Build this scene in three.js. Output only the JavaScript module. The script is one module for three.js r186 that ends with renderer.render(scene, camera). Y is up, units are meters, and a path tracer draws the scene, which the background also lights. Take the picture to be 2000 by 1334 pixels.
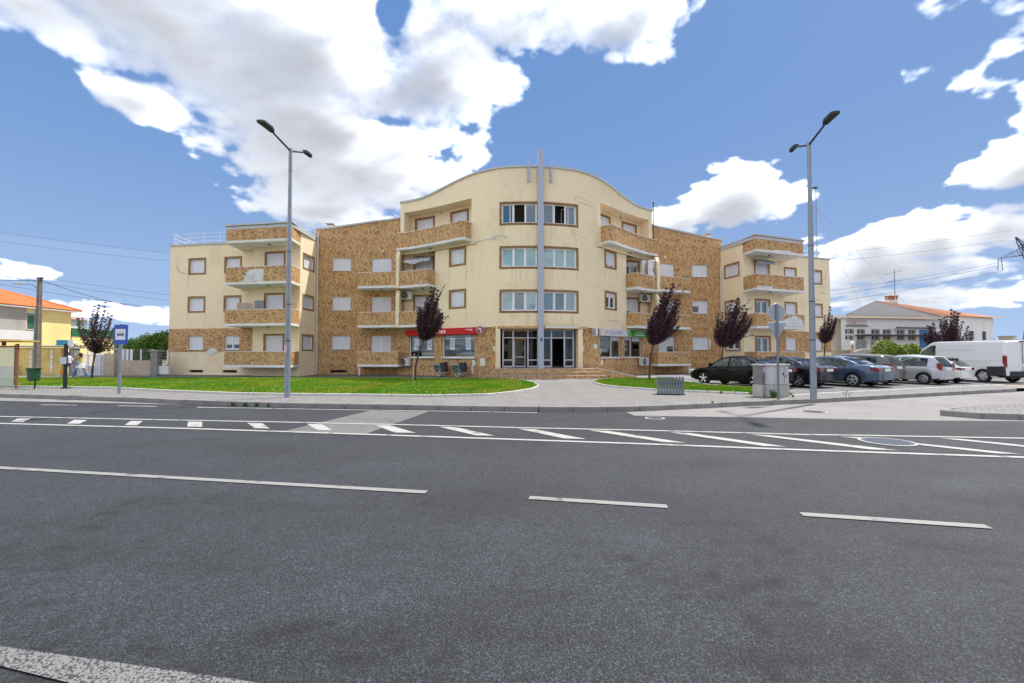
import * as THREE from 'three';
import { MarchingCubes } from 'three/addons/objects/MarchingCubes.js';

// ---------------------------------------------------------------- camera, sky, sun, exposure
// world: x right, y up, the street runs along x; depth into the picture is -z. Metres.
const scene = new THREE.Scene();
const camera = new THREE.PerspectiveCamera(73.74, 1024 / 683, 0.1, 4000);
camera.position.set(0, 1.68, 0);
camera.rotation.set(Math.atan(25 / 889), 0, 0);
const EXPOSURE = 2.9;
const SKY_GAIN = 1.0;
const sun = new THREE.DirectionalLight(new THREE.Color(1.0, 0.95, 0.86), 2.0);
sun.position.set(0.45 * 80 + 4, 80, -0.34 * 80 - 26);
sun.target.position.set(4, 0, -26);
sun.castShadow = true;
sun.shadow.radius = 3; // thin haze round the sun
sun.shadow.mapSize.set(4096, 4096);
Object.assign(sun.shadow.camera, { left: -60, right: 60, top: 60, bottom: -60, near: 1, far: 220 });
scene.add(sun, sun.target);

// seeded random numbers and lattice noise
function rng(seed) { let a = seed >>> 0; return () => { a = (a + 0x6D2B79F5) | 0; let t = Math.imul(a ^ (a >>> 15), 1 | a); t = (t + Math.imul(t ^ (t >>> 7), 61 | t)) ^ t; return ((t ^ (t >>> 14)) >>> 0) / 4294967296; }; }
const hash3 = (x, y, z) => { let h = Math.imul(x, 374761393) ^ Math.imul(y, 668265263) ^ Math.imul(z, 2147483647 ^ 0x5bd1e995); h = Math.imul(h ^ (h >>> 13), 1274126177); return ((h ^ (h >>> 16)) >>> 0) / 4294967296; };
const sm = (t) => t * t * (3 - 2 * t), lerp = (a, b, t) => a + (b - a) * t, clamp = (x, a = 0, b = 1) => Math.min(b, Math.max(a, x)), sstep = (a, b, x) => sm(clamp((x - a) / (b - a)));
function noise3(x, y, z) {
  const X = Math.floor(x), Y = Math.floor(y), Z = Math.floor(z), u = sm(x - X), v = sm(y - Y), w = sm(z - Z);
  const l = (k) => lerp(lerp(hash3(X, Y, Z + k), hash3(X + 1, Y, Z + k), u), lerp(hash3(X, Y + 1, Z + k), hash3(X + 1, Y + 1, Z + k), u), v);
  return lerp(l(0), l(1), w);
}
function fbm3(x, y, z, o) { let s = 0, a = 0.5, n = 0; for (let i = 0; i < o; i++) { s += a * noise3(x, y, z); n += a; a *= 0.5; x = x * 2.03 + 11.3; y = y * 2.03 + 5.7; z = z * 2.03 + 3.1; } return s / n; }
function noiseT(x, y, px, py, seed) { // tiles after px by py cells
  const X = Math.floor(x), Y = Math.floor(y), u = sm(x - X), v = sm(y - Y), m = (a, b) => ((a % b) + b) % b;
  const h = (i, j) => hash3(m(i, px), m(j, py), seed);
  return lerp(lerp(h(X, Y), h(X + 1, Y), u), lerp(h(X, Y + 1), h(X + 1, Y + 1), u), v);
}
function fbmT(s, t, p, o, seed) { let r = 0, a = 0.5, n = 0; for (let i = 0; i < o; i++) { r += a * noiseT(s * p, t * p, p, p, seed + i); n += a; a *= 0.5; p *= 2; } return r / n; }

// fair-weather sky: blue air, cumulus of about half cover. Clouds are listed as azimuth, elevation, half widths (degrees), weight.
{
  const W = 3072, H = 1536, data = new Float32Array(W * H * 4), R = Math.PI / 180;
  const clouds = [[-37.5, 29.9, 13.7, 4.8, 1], [-50, 34.5, 9, 5, 1], [-36, 36, 12, 4, 1], [-26.7, 29.4, 13.6, 7.7, 1], [-40.2, 23.3, 4.2, 1.8, 0.9], [-46, 28, 6, 1.8, 1], [-22.3, 24.5, 12.3, 5.6, 1], [-18.8, 20.7, 11.1, 4.4, 1], [-9.1, 31.5, 7.7, 4.5, 1], [-23.3, 16.4, 8.2, 2.7, 1], [-10.3, 20.1, 4.7, 1.7, 0.8],
    [3.3, 36.5, 7.5, 2.2, 0.42], [16, 36, 4.6, 2.2, 0.45], [12.6, 32.9, 0.9, 0.5, 0.6], [26.5, 16.6, 5.5, 2.6, 1], [20.5, 15.7, 4, 1.5, 1], [42.2, 10.3, 8.6, 2.2, 1], [47.1, 10.5, 4.6, 2.1, 1], [39.1, 8.2, 7.2, 2, 0.95], [48.4, 15.5, 3.6, 2.1, 1], [-47.6, 7, 1.8, 0.6, 0.8],
    [42, 5.2, 9, 1.1, 0.75], [20, 7, 5, 0.8, 0.5], [-40, 3.8, 6, 0.6, 0.45]];
  const gaps = [[-48, 22.5, 4.5, 2.6, 1], [-14.8, 36.1, 2.2, 2.2, 1], [-17.0, 26.6, 6.2, 0.9, 0.8], [-44, 18, 6, 5, 0.6], [-37, 14, 9, 4.5, 0.7]];
  const r = rng(77);
  for (let i = 0; i < 230; i++) { // unseen clouds all round and overhead, cover added to brighten the shaded facade
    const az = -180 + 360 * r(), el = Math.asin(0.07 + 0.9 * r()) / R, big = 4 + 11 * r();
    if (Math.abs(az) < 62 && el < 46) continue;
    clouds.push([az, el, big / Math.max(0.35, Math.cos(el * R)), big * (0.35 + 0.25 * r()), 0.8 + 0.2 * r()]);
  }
  const bins = Array.from({ length: 72 }, () => []);
  for (const c of clouds) for (let b = 0; b < 72; b++) { let d = Math.abs(-180 + b * 5 + 2.5 - c[0]); d = Math.min(d, 360 - d); if (d < c[2] * 1.8 + 5) bins[b].push(c); }
  const F = new Float32Array(W * H).fill(-1); // cloud density for every direction
  for (let j = H / 2; j < H; j++) {
    const el = ((j + 0.5) / H - 0.5) * 180, y = Math.sin(el * R), ce = Math.cos(el * R);
    for (let i = 0; i < W; i++) {
      const th = ((i + 0.5) / W - 0.5) * 2 * Math.PI, x = Math.cos(th) * ce, z = Math.sin(th) * ce, az = Math.atan2(x, -z) / R;
      let m = -1;
      for (const c of bins[Math.min(71, Math.floor((az + 180) / 5))]) { let da = Math.abs(az - c[0]); da = Math.min(da, 360 - da); const dy = (el - c[1]) / c[3], v = (1 - Math.hypot(da / c[2], dy < 0 ? dy * 1.2 : dy)) * c[4]; if (v > m) m = v; }
      for (const c of gaps) { const q = Math.hypot((az - c[0]) / c[2], (el - c[1]) / c[3]); if (q < 1.3) m -= Math.max(0, 1.3 - q) * c[4]; }
      if (m > -0.85) { const p = 8 / (y + 0.12), n = 0.68 * fbm3(x * p, z * p, 1.7, 7) + 0.32 * fbm3(x * 34, y * 50, z * 34, 6), w = fbm3(x * p * 0.5 + 9, z * p * 0.5, 5.1, 3); F[j * W + i] = m + 0.5 * (w - 0.5) + 2.6 * (n - 0.47); }
    }
  }
  for (let j = 0; j < H; j++) {
    const el = ((j + 0.5) / H - 0.5) * 180, y = Math.sin(el * R), ce = Math.cos(el * R);
    for (let i = 0; i < W; i++) {
      const k = (j * W + i) * 4; data[k + 3] = 1;
      if (j < H / 2) { data[k] = 0.26; data[k + 1] = 0.26; data[k + 2] = 0.26; continue; }
      const th = ((i + 0.5) / W - 0.5) * 2 * Math.PI, x = Math.cos(th) * ce, z = Math.sin(th) * ce, hz = Math.exp(-y * 3.3), near = Math.max(0, x * 0.392 + y * 0.871 - z * 0.296) ** 6, f = F[j * W + i];
      let cr = lerp(0.029, 0.165, hz) + 0.045 * near, cg = lerp(0.082, 0.223, hz) + 0.04 * near, cb = lerp(0.203, 0.315, hz) + 0.035 * near;
      if (f > -0.4) { // how much cloud lies between this point and the sun
        let tau = 0, da = 53 - Math.atan2(x, -z) / R; if (da > 180) da -= 360; if (da < -180) da += 360;
        const L = Math.hypot(da * ce, 60.6 - el) || 1, si = da / L * (W / 360), sj = (60.6 - el) / L * (H / 180);
        for (let q = 1; q <= 9; q++) { const st = 0.28 * q * (1 + 0.12 * q), jj = Math.min(H - 1, Math.round(j + sj * st)), ii = ((Math.round(i + si * st) % W) + W) % W; tau += Math.max(0, F[jj * W + ii] + 0.08) * 0.36; }
        const lit = Math.exp(-1.5 * tau), front = ((1 - (x * 0.392 + y * 0.871 - z * 0.296)) / 2) ** 1.5, s = 0.145 + 1.05 * lit + 0.75 * front * (1 - 0.5 * sstep(0.3, 1.2, f)), S = sstep(0.28, 0.46, y), a = (1 - Math.exp(-lerp(4.0, 1.9, S) * Math.max(0, f + lerp(0.12, 0.34, S)))) * (0.97 - 0.3 * Math.exp(-y * 14));  // front lifts clouds away from the sun, added to fill the shaded facade
        cr = lerp(cr, s * 0.985, a); cg = lerp(cg, s * 0.99 + 0.006, a); cb = lerp(cb, s + 0.02, a);
      }
      data[k] = cr * SKY_GAIN; data[k + 1] = cg * SKY_GAIN; data[k + 2] = cb * SKY_GAIN;
    }
  }
  const t = new THREE.DataTexture(data, W, H, THREE.RGBAFormat, THREE.FloatType);
  t.mapping = THREE.EquirectangularReflectionMapping; t.magFilter = t.minFilter = THREE.LinearFilter; t.needsUpdate = true;
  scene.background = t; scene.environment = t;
}

// ---------------------------------------------------------------- geometry helpers
const sub = (a, b) => [a[0] - b[0], a[1] - b[1], a[2] - b[2]], cross = (a, b) => [a[1] * b[2] - a[2] * b[1], a[2] * b[0] - a[0] * b[2], a[0] * b[1] - a[1] * b[0]];
const norm = (a) => { const l = Math.hypot(...a) || 1; return [a[0] / l, a[1] / l, a[2] / l]; };
function autoUV(p, n) { if (Math.abs(n[1]) > 0.75) return [p[0], -p[2]]; const l = Math.hypot(n[0], n[2]) || 1; return [(p[0] * n[2] - p[2] * n[0]) / l, p[1]]; }
class MB { // collects triangles, then makes one named mesh of them
  constructor(color) { this.p = []; this.n = []; this.t = []; this.c = color ? [] : null; this.col = color || null; }
  v(p, n, t) { this.p.push(p[0], p[1], p[2]); this.n.push(n[0], n[1], n[2]); this.t.push(t[0], t[1]); if (this.c) this.c.push(this.col[0], this.col[1], this.col[2]); }
  tri(a, b, c, na, nb, nc, ta, tb, tc) { const n = na ? null : norm(cross(sub(b, a), sub(c, a))); const f = n || norm(cross(sub(b, a), sub(c, a))); this.v(a, na || n, ta || autoUV(a, f)); this.v(b, nb || n, tb || autoUV(b, f)); this.v(c, nc || n, tc || autoUV(c, f)); return this; }
  quad(a, b, c, d, N, T) { const f = norm(cross(sub(c, a), sub(d, b))), n = N || [f, f, f, f], t = T || [autoUV(a, f), autoUV(b, f), autoUV(c, f), autoUV(d, f)]; const k = [a, b, c, d]; for (const i of [0, 1, 2, 0, 2, 3]) this.v(k[i], n[i], t[i]); return this; }
  box(cx, cy, cz, w, h, d, ry = 0, ch = 0) { // centre, size, turn, chamfer
    const c = Math.cos(ry), s = Math.sin(ry), P = (x, y, z) => [cx + x * c + z * s, cy + y, cz - x * s + z * c];
    const X = w / 2, Y = h / 2, Z = d / 2, e = Math.min(ch, X * 0.9, Y * 0.9, Z * 0.9), x = X - e, y = Y - e, z = Z - e;
    this.quad(P(-x, -y, Z), P(x, -y, Z), P(x, y, Z), P(-x, y, Z)); this.quad(P(x, -y, -Z), P(-x, -y, -Z), P(-x, y, -Z), P(x, y, -Z));
    this.quad(P(X, -y, z), P(X, -y, -z), P(X, y, -z), P(X, y, z)); this.quad(P(-X, -y, -z), P(-X, -y, z), P(-X, y, z), P(-X, y, -z));
    this.quad(P(-x, Y, z), P(x, Y, z), P(x, Y, -z), P(-x, Y, -z)); this.quad(P(-x, -Y, -z), P(x, -Y, -z), P(x, -Y, z), P(-x, -Y, z));
    if (e > 0) {
      for (const q of [1, -1]) for (const r of [1, -1]) {
        const F = (a, b, cc, dd) => (q * r > 0 ? this.quad(a, b, cc, dd) : this.quad(dd, cc, b, a));
        F(P(-x, q * Y, r * z), P(-x, q * y, r * Z), P(x, q * y, r * Z), P(x, q * Y, r * z));
        F(P(q * x, r * Y, z), P(q * X, r * y, z), P(q * X, r * y, -z), P(q * x, r * Y, -z));
        F(P(q * X, -y, r * z), P(q * X, y, r * z), P(q * x, y, r * Z), P(q * x, -y, r * Z));
        for (const k of [1, -1]) { const a = P(q * X, r * y, k * z), b = P(q * x, r * Y, k * z), g = P(q * x, r * y, k * Z); q * r * k > 0 ? this.tri(a, b, g) : this.tri(a, g, b); }
      }
    }
    return this;
  }
  cyl(a, b, r0, r1 = r0, seg = 10, caps = true) {
    const ax = norm(sub(b, a)), h = Math.abs(ax[1]) > 0.9 ? [1, 0, 0] : [0, 1, 0], u = norm(cross(h, ax)), w = cross(ax, u), L = Math.hypot(...sub(b, a));
    const pt = (c, r, k) => { const t = k / seg * 2 * Math.PI, x = Math.cos(t), y = Math.sin(t), n = [u[0] * x + w[0] * y, u[1] * x + w[1] * y, u[2] * x + w[2] * y]; return [[c[0] + n[0] * r, c[1] + n[1] * r, c[2] + n[2] * r], n]; };
    for (let k = 0; k < seg; k++) {
      const [p0, n0] = pt(a, r0, k), [p1, n1] = pt(a, r0, k + 1), [q0] = pt(b, r1, k), [q1] = pt(b, r1, k + 1), s0 = k / seg * 6.28 * r0, s1 = (k + 1) / seg * 6.28 * r0;
      this.quad(p0, p1, q1, q0, [n0, n1, n1, n0], [[s0, 0], [s1, 0], [s1, L], [s0, L]]);
      if (caps) { if (r1 > 0) this.tri(q0, q1, b, ax, ax, ax); if (r0 > 0) { const m = [-ax[0], -ax[1], -ax[2]]; this.tri(p1, p0, a, m, m, m); } }
    }
    return this;
  }
  tube(pts, r, seg = 8, caps = true) { for (let i = 0; i + 1 < pts.length; i++) this.cyl(pts[i], pts[i + 1], Array.isArray(r) ? r[i] : r, Array.isArray(r) ? r[i + 1] : r, seg, caps); return this; }
  ball(c, r, seg = 10, sy = 1) { for (let j = 0; j < seg; j++) for (let i = 0; i < seg * 2; i++) { const P = (a, b) => { const t = a / seg * Math.PI, p = b / seg * Math.PI; return [Math.sin(t) * Math.cos(p), Math.cos(t), Math.sin(t) * Math.sin(p)]; }; const n = [P(j, i), P(j, i + 1), P(j + 1, i + 1), P(j + 1, i)], q = n.map((m) => [c[0] + m[0] * r, c[1] + m[1] * r * sy, c[2] + m[2] * r]); this.quad(q[0], q[1], q[2], q[3], n, n.map((m) => [m[0] * r, m[1] * r])); } return this; }
  flat(poly, y, up = true) { const v2 = poly.map((p) => new THREE.Vector2(p[0], p[1])), f = THREE.ShapeUtils.triangulateShape(v2, []), n = [0, up ? 1 : -1, 0]; for (const [a, b, c] of f) { const P = [a, b, c].map((i) => [poly[i][0], y, poly[i][1]]); const w = cross(sub(P[1], P[0]), sub(P[2], P[0]))[1] > 0; const o = w === up ? P : [P[0], P[2], P[1]]; this.tri(o[0], o[1], o[2], n, n, n, ...o.map((p) => [p[0], -p[2]])); } return this; }
  prism(poly, y0, y1, bottom = true) { this.flat(poly, y1, true); if (bottom) this.flat(poly, y0, false); let A = 0; poly.forEach((p, i) => { const q = poly[(i + 1) % poly.length]; A += p[0] * q[1] - q[0] * p[1]; }); poly.forEach((p, i) => { const q = poly[(i + 1) % poly.length], a = [p[0], y0, p[1]], b = [q[0], y0, q[1]], c = [q[0], y1, q[1]], d = [p[0], y1, p[1]]; A < 0 ? this.quad(a, b, c, d) : this.quad(b, a, d, c); }); return this; }
  // a wall along a polyline of [x, z]; its outer side is to the left of the direction seen from above (towards +z when it runs along +x)
  ribbon(pts, out, inn, y0, y1, ends = true) {
    const off = (d) => offset(pts, d), o = off(out), k = off(-inn), Y0 = (i) => (typeof y0 === 'function' ? y0(pts[i], i) : y0), Y1 = (i) => (typeof y1 === 'function' ? y1(pts[i], i) : y1);
    let s = 0;
    for (let i = 0; i + 1 < pts.length; i++) {
      const j = i + 1, l = Math.hypot(pts[j][0] - pts[i][0], pts[j][1] - pts[i][1]), u = [[s, Y0(i)], [s + l, Y0(j)], [s + l, Y1(j)], [s, Y1(i)]], P = (a, y) => [a[0], y, a[1]];
      this.quad(P(o[i], Y0(i)), P(o[j], Y0(j)), P(o[j], Y1(j)), P(o[i], Y1(i)), null, u); this.quad(P(k[j], Y0(j)), P(k[i], Y0(i)), P(k[i], Y1(i)), P(k[j], Y1(j)), null, [u[1], u[0], u[3], u[2]]);
      this.quad(P(o[i], Y1(i)), P(o[j], Y1(j)), P(k[j], Y1(j)), P(k[i], Y1(i))); this.quad(P(k[i], Y0(i)), P(k[j], Y0(j)), P(o[j], Y0(j)), P(o[i], Y0(i)));
      if (ends && i === 0) this.quad(P(k[0], Y0(0)), P(o[0], Y0(0)), P(o[0], Y1(0)), P(k[0], Y1(0)));
      if (ends && j === pts.length - 1) this.quad(P(o[j], Y0(j)), P(k[j], Y0(j)), P(k[j], Y1(j)), P(o[j], Y1(j)));
      s += l;
    }
    return this;
  }
  geo() { const g = new THREE.BufferGeometry(); g.setAttribute('position', new THREE.Float32BufferAttribute(this.p, 3)); g.setAttribute('normal', new THREE.Float32BufferAttribute(this.n, 3)); g.setAttribute('uv', new THREE.Float32BufferAttribute(this.t, 2)); if (this.c) g.setAttribute('color', new THREE.Float32BufferAttribute(this.c, 3)); return g; }
  build(name, material, parent, label) { return mesh(name, this.geo(), material, parent, label); }
}
function offset(pts, d) { // moves an open polyline sideways with mitred corners
  const N = []; for (let i = 0; i + 1 < pts.length; i++) { const dx = pts[i + 1][0] - pts[i][0], dz = pts[i + 1][1] - pts[i][1], l = Math.hypot(dx, dz) || 1; N.push([-dz / l, dx / l]); }
  return pts.map((p, i) => { const a = N[Math.max(0, i - 1)], b = N[Math.min(N.length - 1, i)], m = [a[0] + b[0], a[1] + b[1]], q = 1 + a[0] * b[0] + a[1] * b[1], f = d / Math.max(0.35, q); return [p[0] + m[0] * f, p[1] + m[1] * f]; });
}
const used = {};
function numbered(n) { used[n] = (used[n] || 0) + 1; return used[n] === 1 ? n : n + '_' + String(used[n] - 1).padStart(3, '0'); }
function mesh(name, geometry, material, parent, label) { const m = new THREE.Mesh(geometry, material); m.name = parent ? name : numbered(name); if (label) m.userData.label = label; (parent || scene).add(m); return m; }
function tag(o, label, category, group) { o.userData.label = label; o.userData.category = category; if (group) o.userData.group = group; return o; }
function thing(name, label, category, [x, y, z] = [0, 0, 0], turn = 0, group) { const o = new THREE.Group(); o.name = numbered(name); o.position.set(x, y, z); o.rotation.y = turn; scene.add(o); return tag(o, label, category, group); }
function struct(o, label, category) { o.userData.kind = 'structure'; if (label) o.userData.label = label; if (category) o.userData.category = category; return o; }
const mirrorZ = (l) => l.map(([x, d]) => [x, -d]); // plan lists below are [x, depth]

// ---------------------------------------------------------------- textures and materials
function makeTex(size, metres, fn, srgb = true, h = size) {
  const d = new Uint8Array(size * h * 4);
  for (let j = 0; j < h; j++) for (let i = 0; i < size; i++) { const c = fn((i + 0.5) / size, (j + 0.5) / h, i, j), k = (j * size + i) * 4; if (typeof c === 'number') d[k] = d[k + 1] = d[k + 2] = clamp(c) * 255; else for (let q = 0; q < 3; q++) { let v = clamp(c[q]); if (srgb) v = v <= 0.0031308 ? v * 12.92 : 1.055 * v ** (1 / 2.4) - 0.055; d[k + q] = v * 255; } d[k + 3] = 255; }
  const t = new THREE.DataTexture(d, size, h, THREE.RGBAFormat); t.wrapS = t.wrapT = THREE.RepeatWrapping; t.magFilter = THREE.LinearFilter; t.minFilter = THREE.LinearMipmapLinearFilter; t.generateMipmaps = true; if (srgb) t.colorSpace = THREE.SRGBColorSpace; t.repeat.set(1 / metres, 1 / (Array.isArray(metres) ? metres[1] : metres)); if (Array.isArray(metres)) t.repeat.x = 1 / metres[0]; t.needsUpdate = true; return t;
}
const lin = (r, g, b) => new THREE.Color().setRGB(r, g, b);
const std = (o) => new THREE.MeshStandardMaterial({ roughness: 0.8, ...o });
const plain = (r, g, b, roughness = 0.7, metalness = 0, o = {}) => std({ color: lin(r, g, b), roughness, metalness, ...o });

// stick-brick cladding, sticks upright: 4.6 by 17 cm
const BR = (() => { const r = rng(5), cols = 52, rows = 14, off = [], tone = []; for (let c = 0; c < cols; c++) { off.push(r()); tone.push(Array.from({ length: rows }, () => r())); } return { cols, rows, off, tone }; })();
function brickAt(s, t, swap) { if (swap) [s, t] = [t, s]; const cx = s * BR.cols, c = Math.floor(cx) % BR.cols, ty = t * BR.rows + BR.off[c], k = Math.floor(ty) % BR.rows, fx = cx - Math.floor(cx), fy = ty - Math.floor(ty); return { tone: BR.tone[c][k], fx, fy, edge: Math.min(Math.min(fx, 1 - fx) * 4.6, Math.min(fy, 1 - fy) * 17) }; }
function brickColour(s, t, swap) {
  const b = brickAt(s, t, swap), q = b.tone, n = fbmT(s, t, 64, 3, 31), st = swap ? noiseT(s * 40, t * 320, 40, 320, 9) : noiseT(s * 320, t * 40, 320, 40, 9);
  let c = q < 0.11 ? [0.30, 0.125, 0.05] : q < 0.34 ? [0.50, 0.26, 0.105] : q < 0.75 ? [0.68, 0.42, 0.19] : [0.74, 0.49, 0.24];
  const k = 0.8 + 0.35 * n + 0.25 * (st - 0.5); c = c.map((v) => v * k);
  return b.edge < 0.25 ? [0.46, 0.29, 0.14] : c;
}
const brickBump = (s, t, swap) => { const b = brickAt(s, t, swap); return b.edge < 0.3 ? 0.1 : 0.55 + 0.3 * b.tone + 0.15 * noiseT(s * 300, t * 300, 300, 300, 3); };
const M = {};
M.brickV = std({ map: makeTex(1024, 2.4, (s, t) => brickColour(s, t, false)), bumpMap: makeTex(1024, 2.4, (s, t) => brickBump(s, t, false), false), bumpScale: 0.012, roughness: 0.75 });
M.brickH = std({ map: makeTex(1024, 2.4, (s, t) => brickColour(s, t, true)), bumpMap: makeTex(1024, 2.4, (s, t) => brickBump(s, t, true), false), bumpScale: 0.012, roughness: 0.75 });
function plasterTex(base, seed, metres, dirt) { return makeTex(1024, metres, (s, t) => { const a = fbmT(s, t, 5, 5, seed), b = fbmT(s, t, 64, 3, seed + 20), st = noiseT(s * 46, t * 3, 46, 3, seed + 40) * noiseT(s * 9, t * 5, 9, 5, seed + 44), k = 1 - dirt * (sstep(0.45, 0.75, a) * 0.35 + 0.22 * sstep(0.35, 0.75, st)) + 0.09 * (b - 0.5); return [base[0] * k, base[1] * (k - 0.015 * sstep(0.5, 0.8, a)), base[2] * (k - 0.03 * sstep(0.5, 0.8, a))]; }); }
const fineBump = makeTex(512, 1.2, (s, t) => 0.5 * fbmT(s, t, 24, 4, 8) + 0.5 * noiseT(s * 200, t * 200, 200, 200, 2), false);
M.cream = std({ map: plasterTex([0.94, 0.785, 0.54], 3, 7.3, 0.22), bumpMap: fineBump, bumpScale: 0.004, roughness: 0.9 });
M.white = std({ map: plasterTex([0.80, 0.79, 0.77], 13, 5.1, 0.3), bumpMap: fineBump, bumpScale: 0.003, roughness: 0.85 });
M.yellow = std({ map: plasterTex([0.86, 0.70, 0.30], 23, 6.1, 0.18), bumpMap: fineBump, bumpScale: 0.003, roughness: 0.9 });
M.greyPlaster = std({ map: plasterTex([0.42, 0.40, 0.38], 33, 5.7, 0.4), bumpMap: fineBump, bumpScale: 0.004, roughness: 0.9 });
M.oldWhite = std({ map: makeTex(1024, 8, (s, t) => { const a = fbmT(s, t, 6, 5, 61), b = fbmT(s, t, 40, 4, 67), k = 1 - 0.5 * sstep(0.55, 0.72, a) * sstep(0.35, 0.65, b) - 0.1 * b; return [0.74 * k, 0.73 * k, 0.72 * k]; }), bumpMap: fineBump, bumpScale: 0.005, roughness: 0.92 });
M.concrete = std({ map: plasterTex([0.46, 0.45, 0.43], 43, 2.7, 0.45), bumpMap: fineBump, bumpScale: 0.005, roughness: 0.9 });
M.beigeWall = std({ map: plasterTex([0.60, 0.50, 0.38], 53, 4.3, 0.4), bumpMap: fineBump, bumpScale: 0.005, roughness: 0.92 });
M.cornice = plain(0.52, 0.53, 0.55, 0.75);
M.slab = std({ map: plasterTex([0.80, 0.80, 0.79], 63, 3.1, 0.25), roughness: 0.8 });
M.shutter = std({ color: lin(0.74, 0.75, 0.81), bumpMap: makeTex(16, [1, 0.05], (s, t) => Math.sin(t * Math.PI) ** 0.6, false, 64), bumpScale: 0.006, roughness: 0.45 });
M.frameWhite = plain(0.82, 0.82, 0.85, 0.35);
M.alu = plain(0.60, 0.62, 0.68, 0.35, 0.35);
M.column = plain(0.42, 0.45, 0.55, 0.5, 0.1);
M.glass = new THREE.MeshPhysicalMaterial({ color: lin(0.93, 0.97, 0.97), roughness: 0.02, transmission: 1, thickness: 0, ior: 1.5, specularIntensity: 1 });
M.darkGlass = new THREE.MeshPhysicalMaterial({ color: lin(0.018, 0.024, 0.026), roughness: 0.04, ior: 1.55, clearcoat: 1, clearcoatRoughness: 0.02 });
M.brickDark = std({ map: M.brickV.map, bumpMap: M.brickV.bumpMap, bumpScale: 0.012, color: lin(0.58, 0.5, 0.46), roughness: 0.75 });
M.dark = plain(0.02, 0.02, 0.022, 0.8);
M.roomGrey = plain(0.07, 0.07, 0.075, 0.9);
M.galv = std({ map: makeTex(256, 0.6, (s, t) => { const n = fbmT(s, t, 14, 4, 71), k = 0.8 + 0.4 * n; return [0.27 * k, 0.31 * k, 0.36 * k]; }), roughness: 0.5, metalness: 0.45 });
M.darkMetal = plain(0.035, 0.038, 0.042, 0.55, 0.3);
M.black = plain(0.012, 0.012, 0.014, 0.5);
M.rubber = plain(0.015, 0.015, 0.016, 0.85);
M.wood = plain(0.22, 0.13, 0.07, 0.8);

// ---------------------------------------------------------------- the ground, the road and its paint
M.asphalt = std({ vertexColors: true, roughness: 0.78,
  map: makeTex(2048, 4.7, (s, t) => { const a = noiseT(s * 620, t * 620, 620, 620, 1), b = noiseT(s * 1100, t * 1100, 1100, 1100, 2), c = fbmT(s, t, 9, 4, 4), e = fbmT(s, t, 60, 3, 6); let k = 0.026 + 0.085 * sstep(0.42, 0.85, a * 0.65 + b * 0.35) + 0.02 * (b - 0.5) + 0.014 * (c - 0.5); k *= 0.8 + 0.4 * e; if (a > 0.93 && b > 0.66) k += 0.14; if (a < 0.16) k *= 0.45; return [k * 0.58, k * 0.65, k * 0.83]; }),
  bumpMap: makeTex(2048, 4.7, (s, t) => 0.6 * noiseT(s * 620, t * 620, 620, 620, 1) + 0.4 * noiseT(s * 1100, t * 1100, 1100, 1100, 2), false), bumpScale: 0.01 });
const paleRoad = (base, seed) => std({ roughness: 0.85, map: makeTex(1024, 6.3, (s, t) => { const a = fbmT(s, t, 5, 5, seed), b = noiseT(s * 420, t * 420, 420, 420, seed + 9), c = fbmT(s, t, 40, 3, seed + 3), k = 0.72 + 0.36 * a + 0.26 * (b - 0.5) + 0.2 * (c - 0.5); return base.map((v) => v * k); }), bumpMap: fineBump, bumpScale: 0.004 });
M.apron = paleRoad([0.255, 0.242, 0.238], 15);
M.patchRoad = paleRoad([0.16, 0.157, 0.155], 25);
M.darkWalk = paleRoad([0.14, 0.14, 0.145], 35);
M.parking = paleRoad([0.155, 0.153, 0.157], 45);
M.yard = paleRoad([0.27, 0.245, 0.22], 55);
M.earth = paleRoad([0.24, 0.23, 0.15], 65);
const paver = (s, t) => { const rows = 24, cols = 12, y = t * rows, j = Math.floor(y), x = s * cols + (j % 2) * 0.5, i = Math.floor(x) % cols, fx = x - Math.floor(x), fy = y - j; return { e: Math.min(Math.min(fx, 1 - fx) * 20, Math.min(fy, 1 - fy) * 10), tone: hash3(i, j, 17) }; };
M.paving = std({ roughness: 0.85, map: makeTex(1024, 2.4, (s, t) => { const p = paver(s, t), n = fbmT(s, t, 50, 3, 5), g = fbmT(s, t, 4, 4, 12); if (p.e < 0.8) return [0.09, 0.085, 0.078]; const k = 0.82 + 0.22 * p.tone + 0.2 * (n - 0.5) + 0.35 * (g - 0.5); return [0.25 * k, 0.24 * k, 0.237 * k]; }), bumpMap: makeTex(1024, 2.4, (s, t) => (paver(s, t).e < 0.8 ? 0 : 0.8 + 0.2 * noiseT(s * 200, t * 200, 200, 200, 4)), false), bumpScale: 0.008 });
M.kerb = std({ map: plasterTex([0.26, 0.255, 0.25], 73, 1.9, 0.5), bumpMap: fineBump, bumpScale: 0.006, roughness: 0.9 });
M.kerbPale = std({ map: plasterTex([0.55, 0.54, 0.51], 83, 1.9, 0.5), bumpMap: fineBump, bumpScale: 0.006, roughness: 0.9 });
M.paint = std({ roughness: 0.6, map: makeTex(1024, 2.2, (s, t) => { const a = fbmT(s, t, 12, 5, 91), b = noiseT(s * 330, t * 330, 330, 330, 92), w = sstep(0.6, 0.78, a * 0.75 + b * 0.25), k = 0.9 + 0.18 * (b - 0.5); return [lerp(0.44 * k, 0.10, w), lerp(0.435 * k, 0.10, w), lerp(0.42 * k, 0.105, w)]; }) });
M.paintDull = std({ map: M.paint.map, color: lin(0.66, 0.66, 0.67), roughness: 0.7 });
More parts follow.
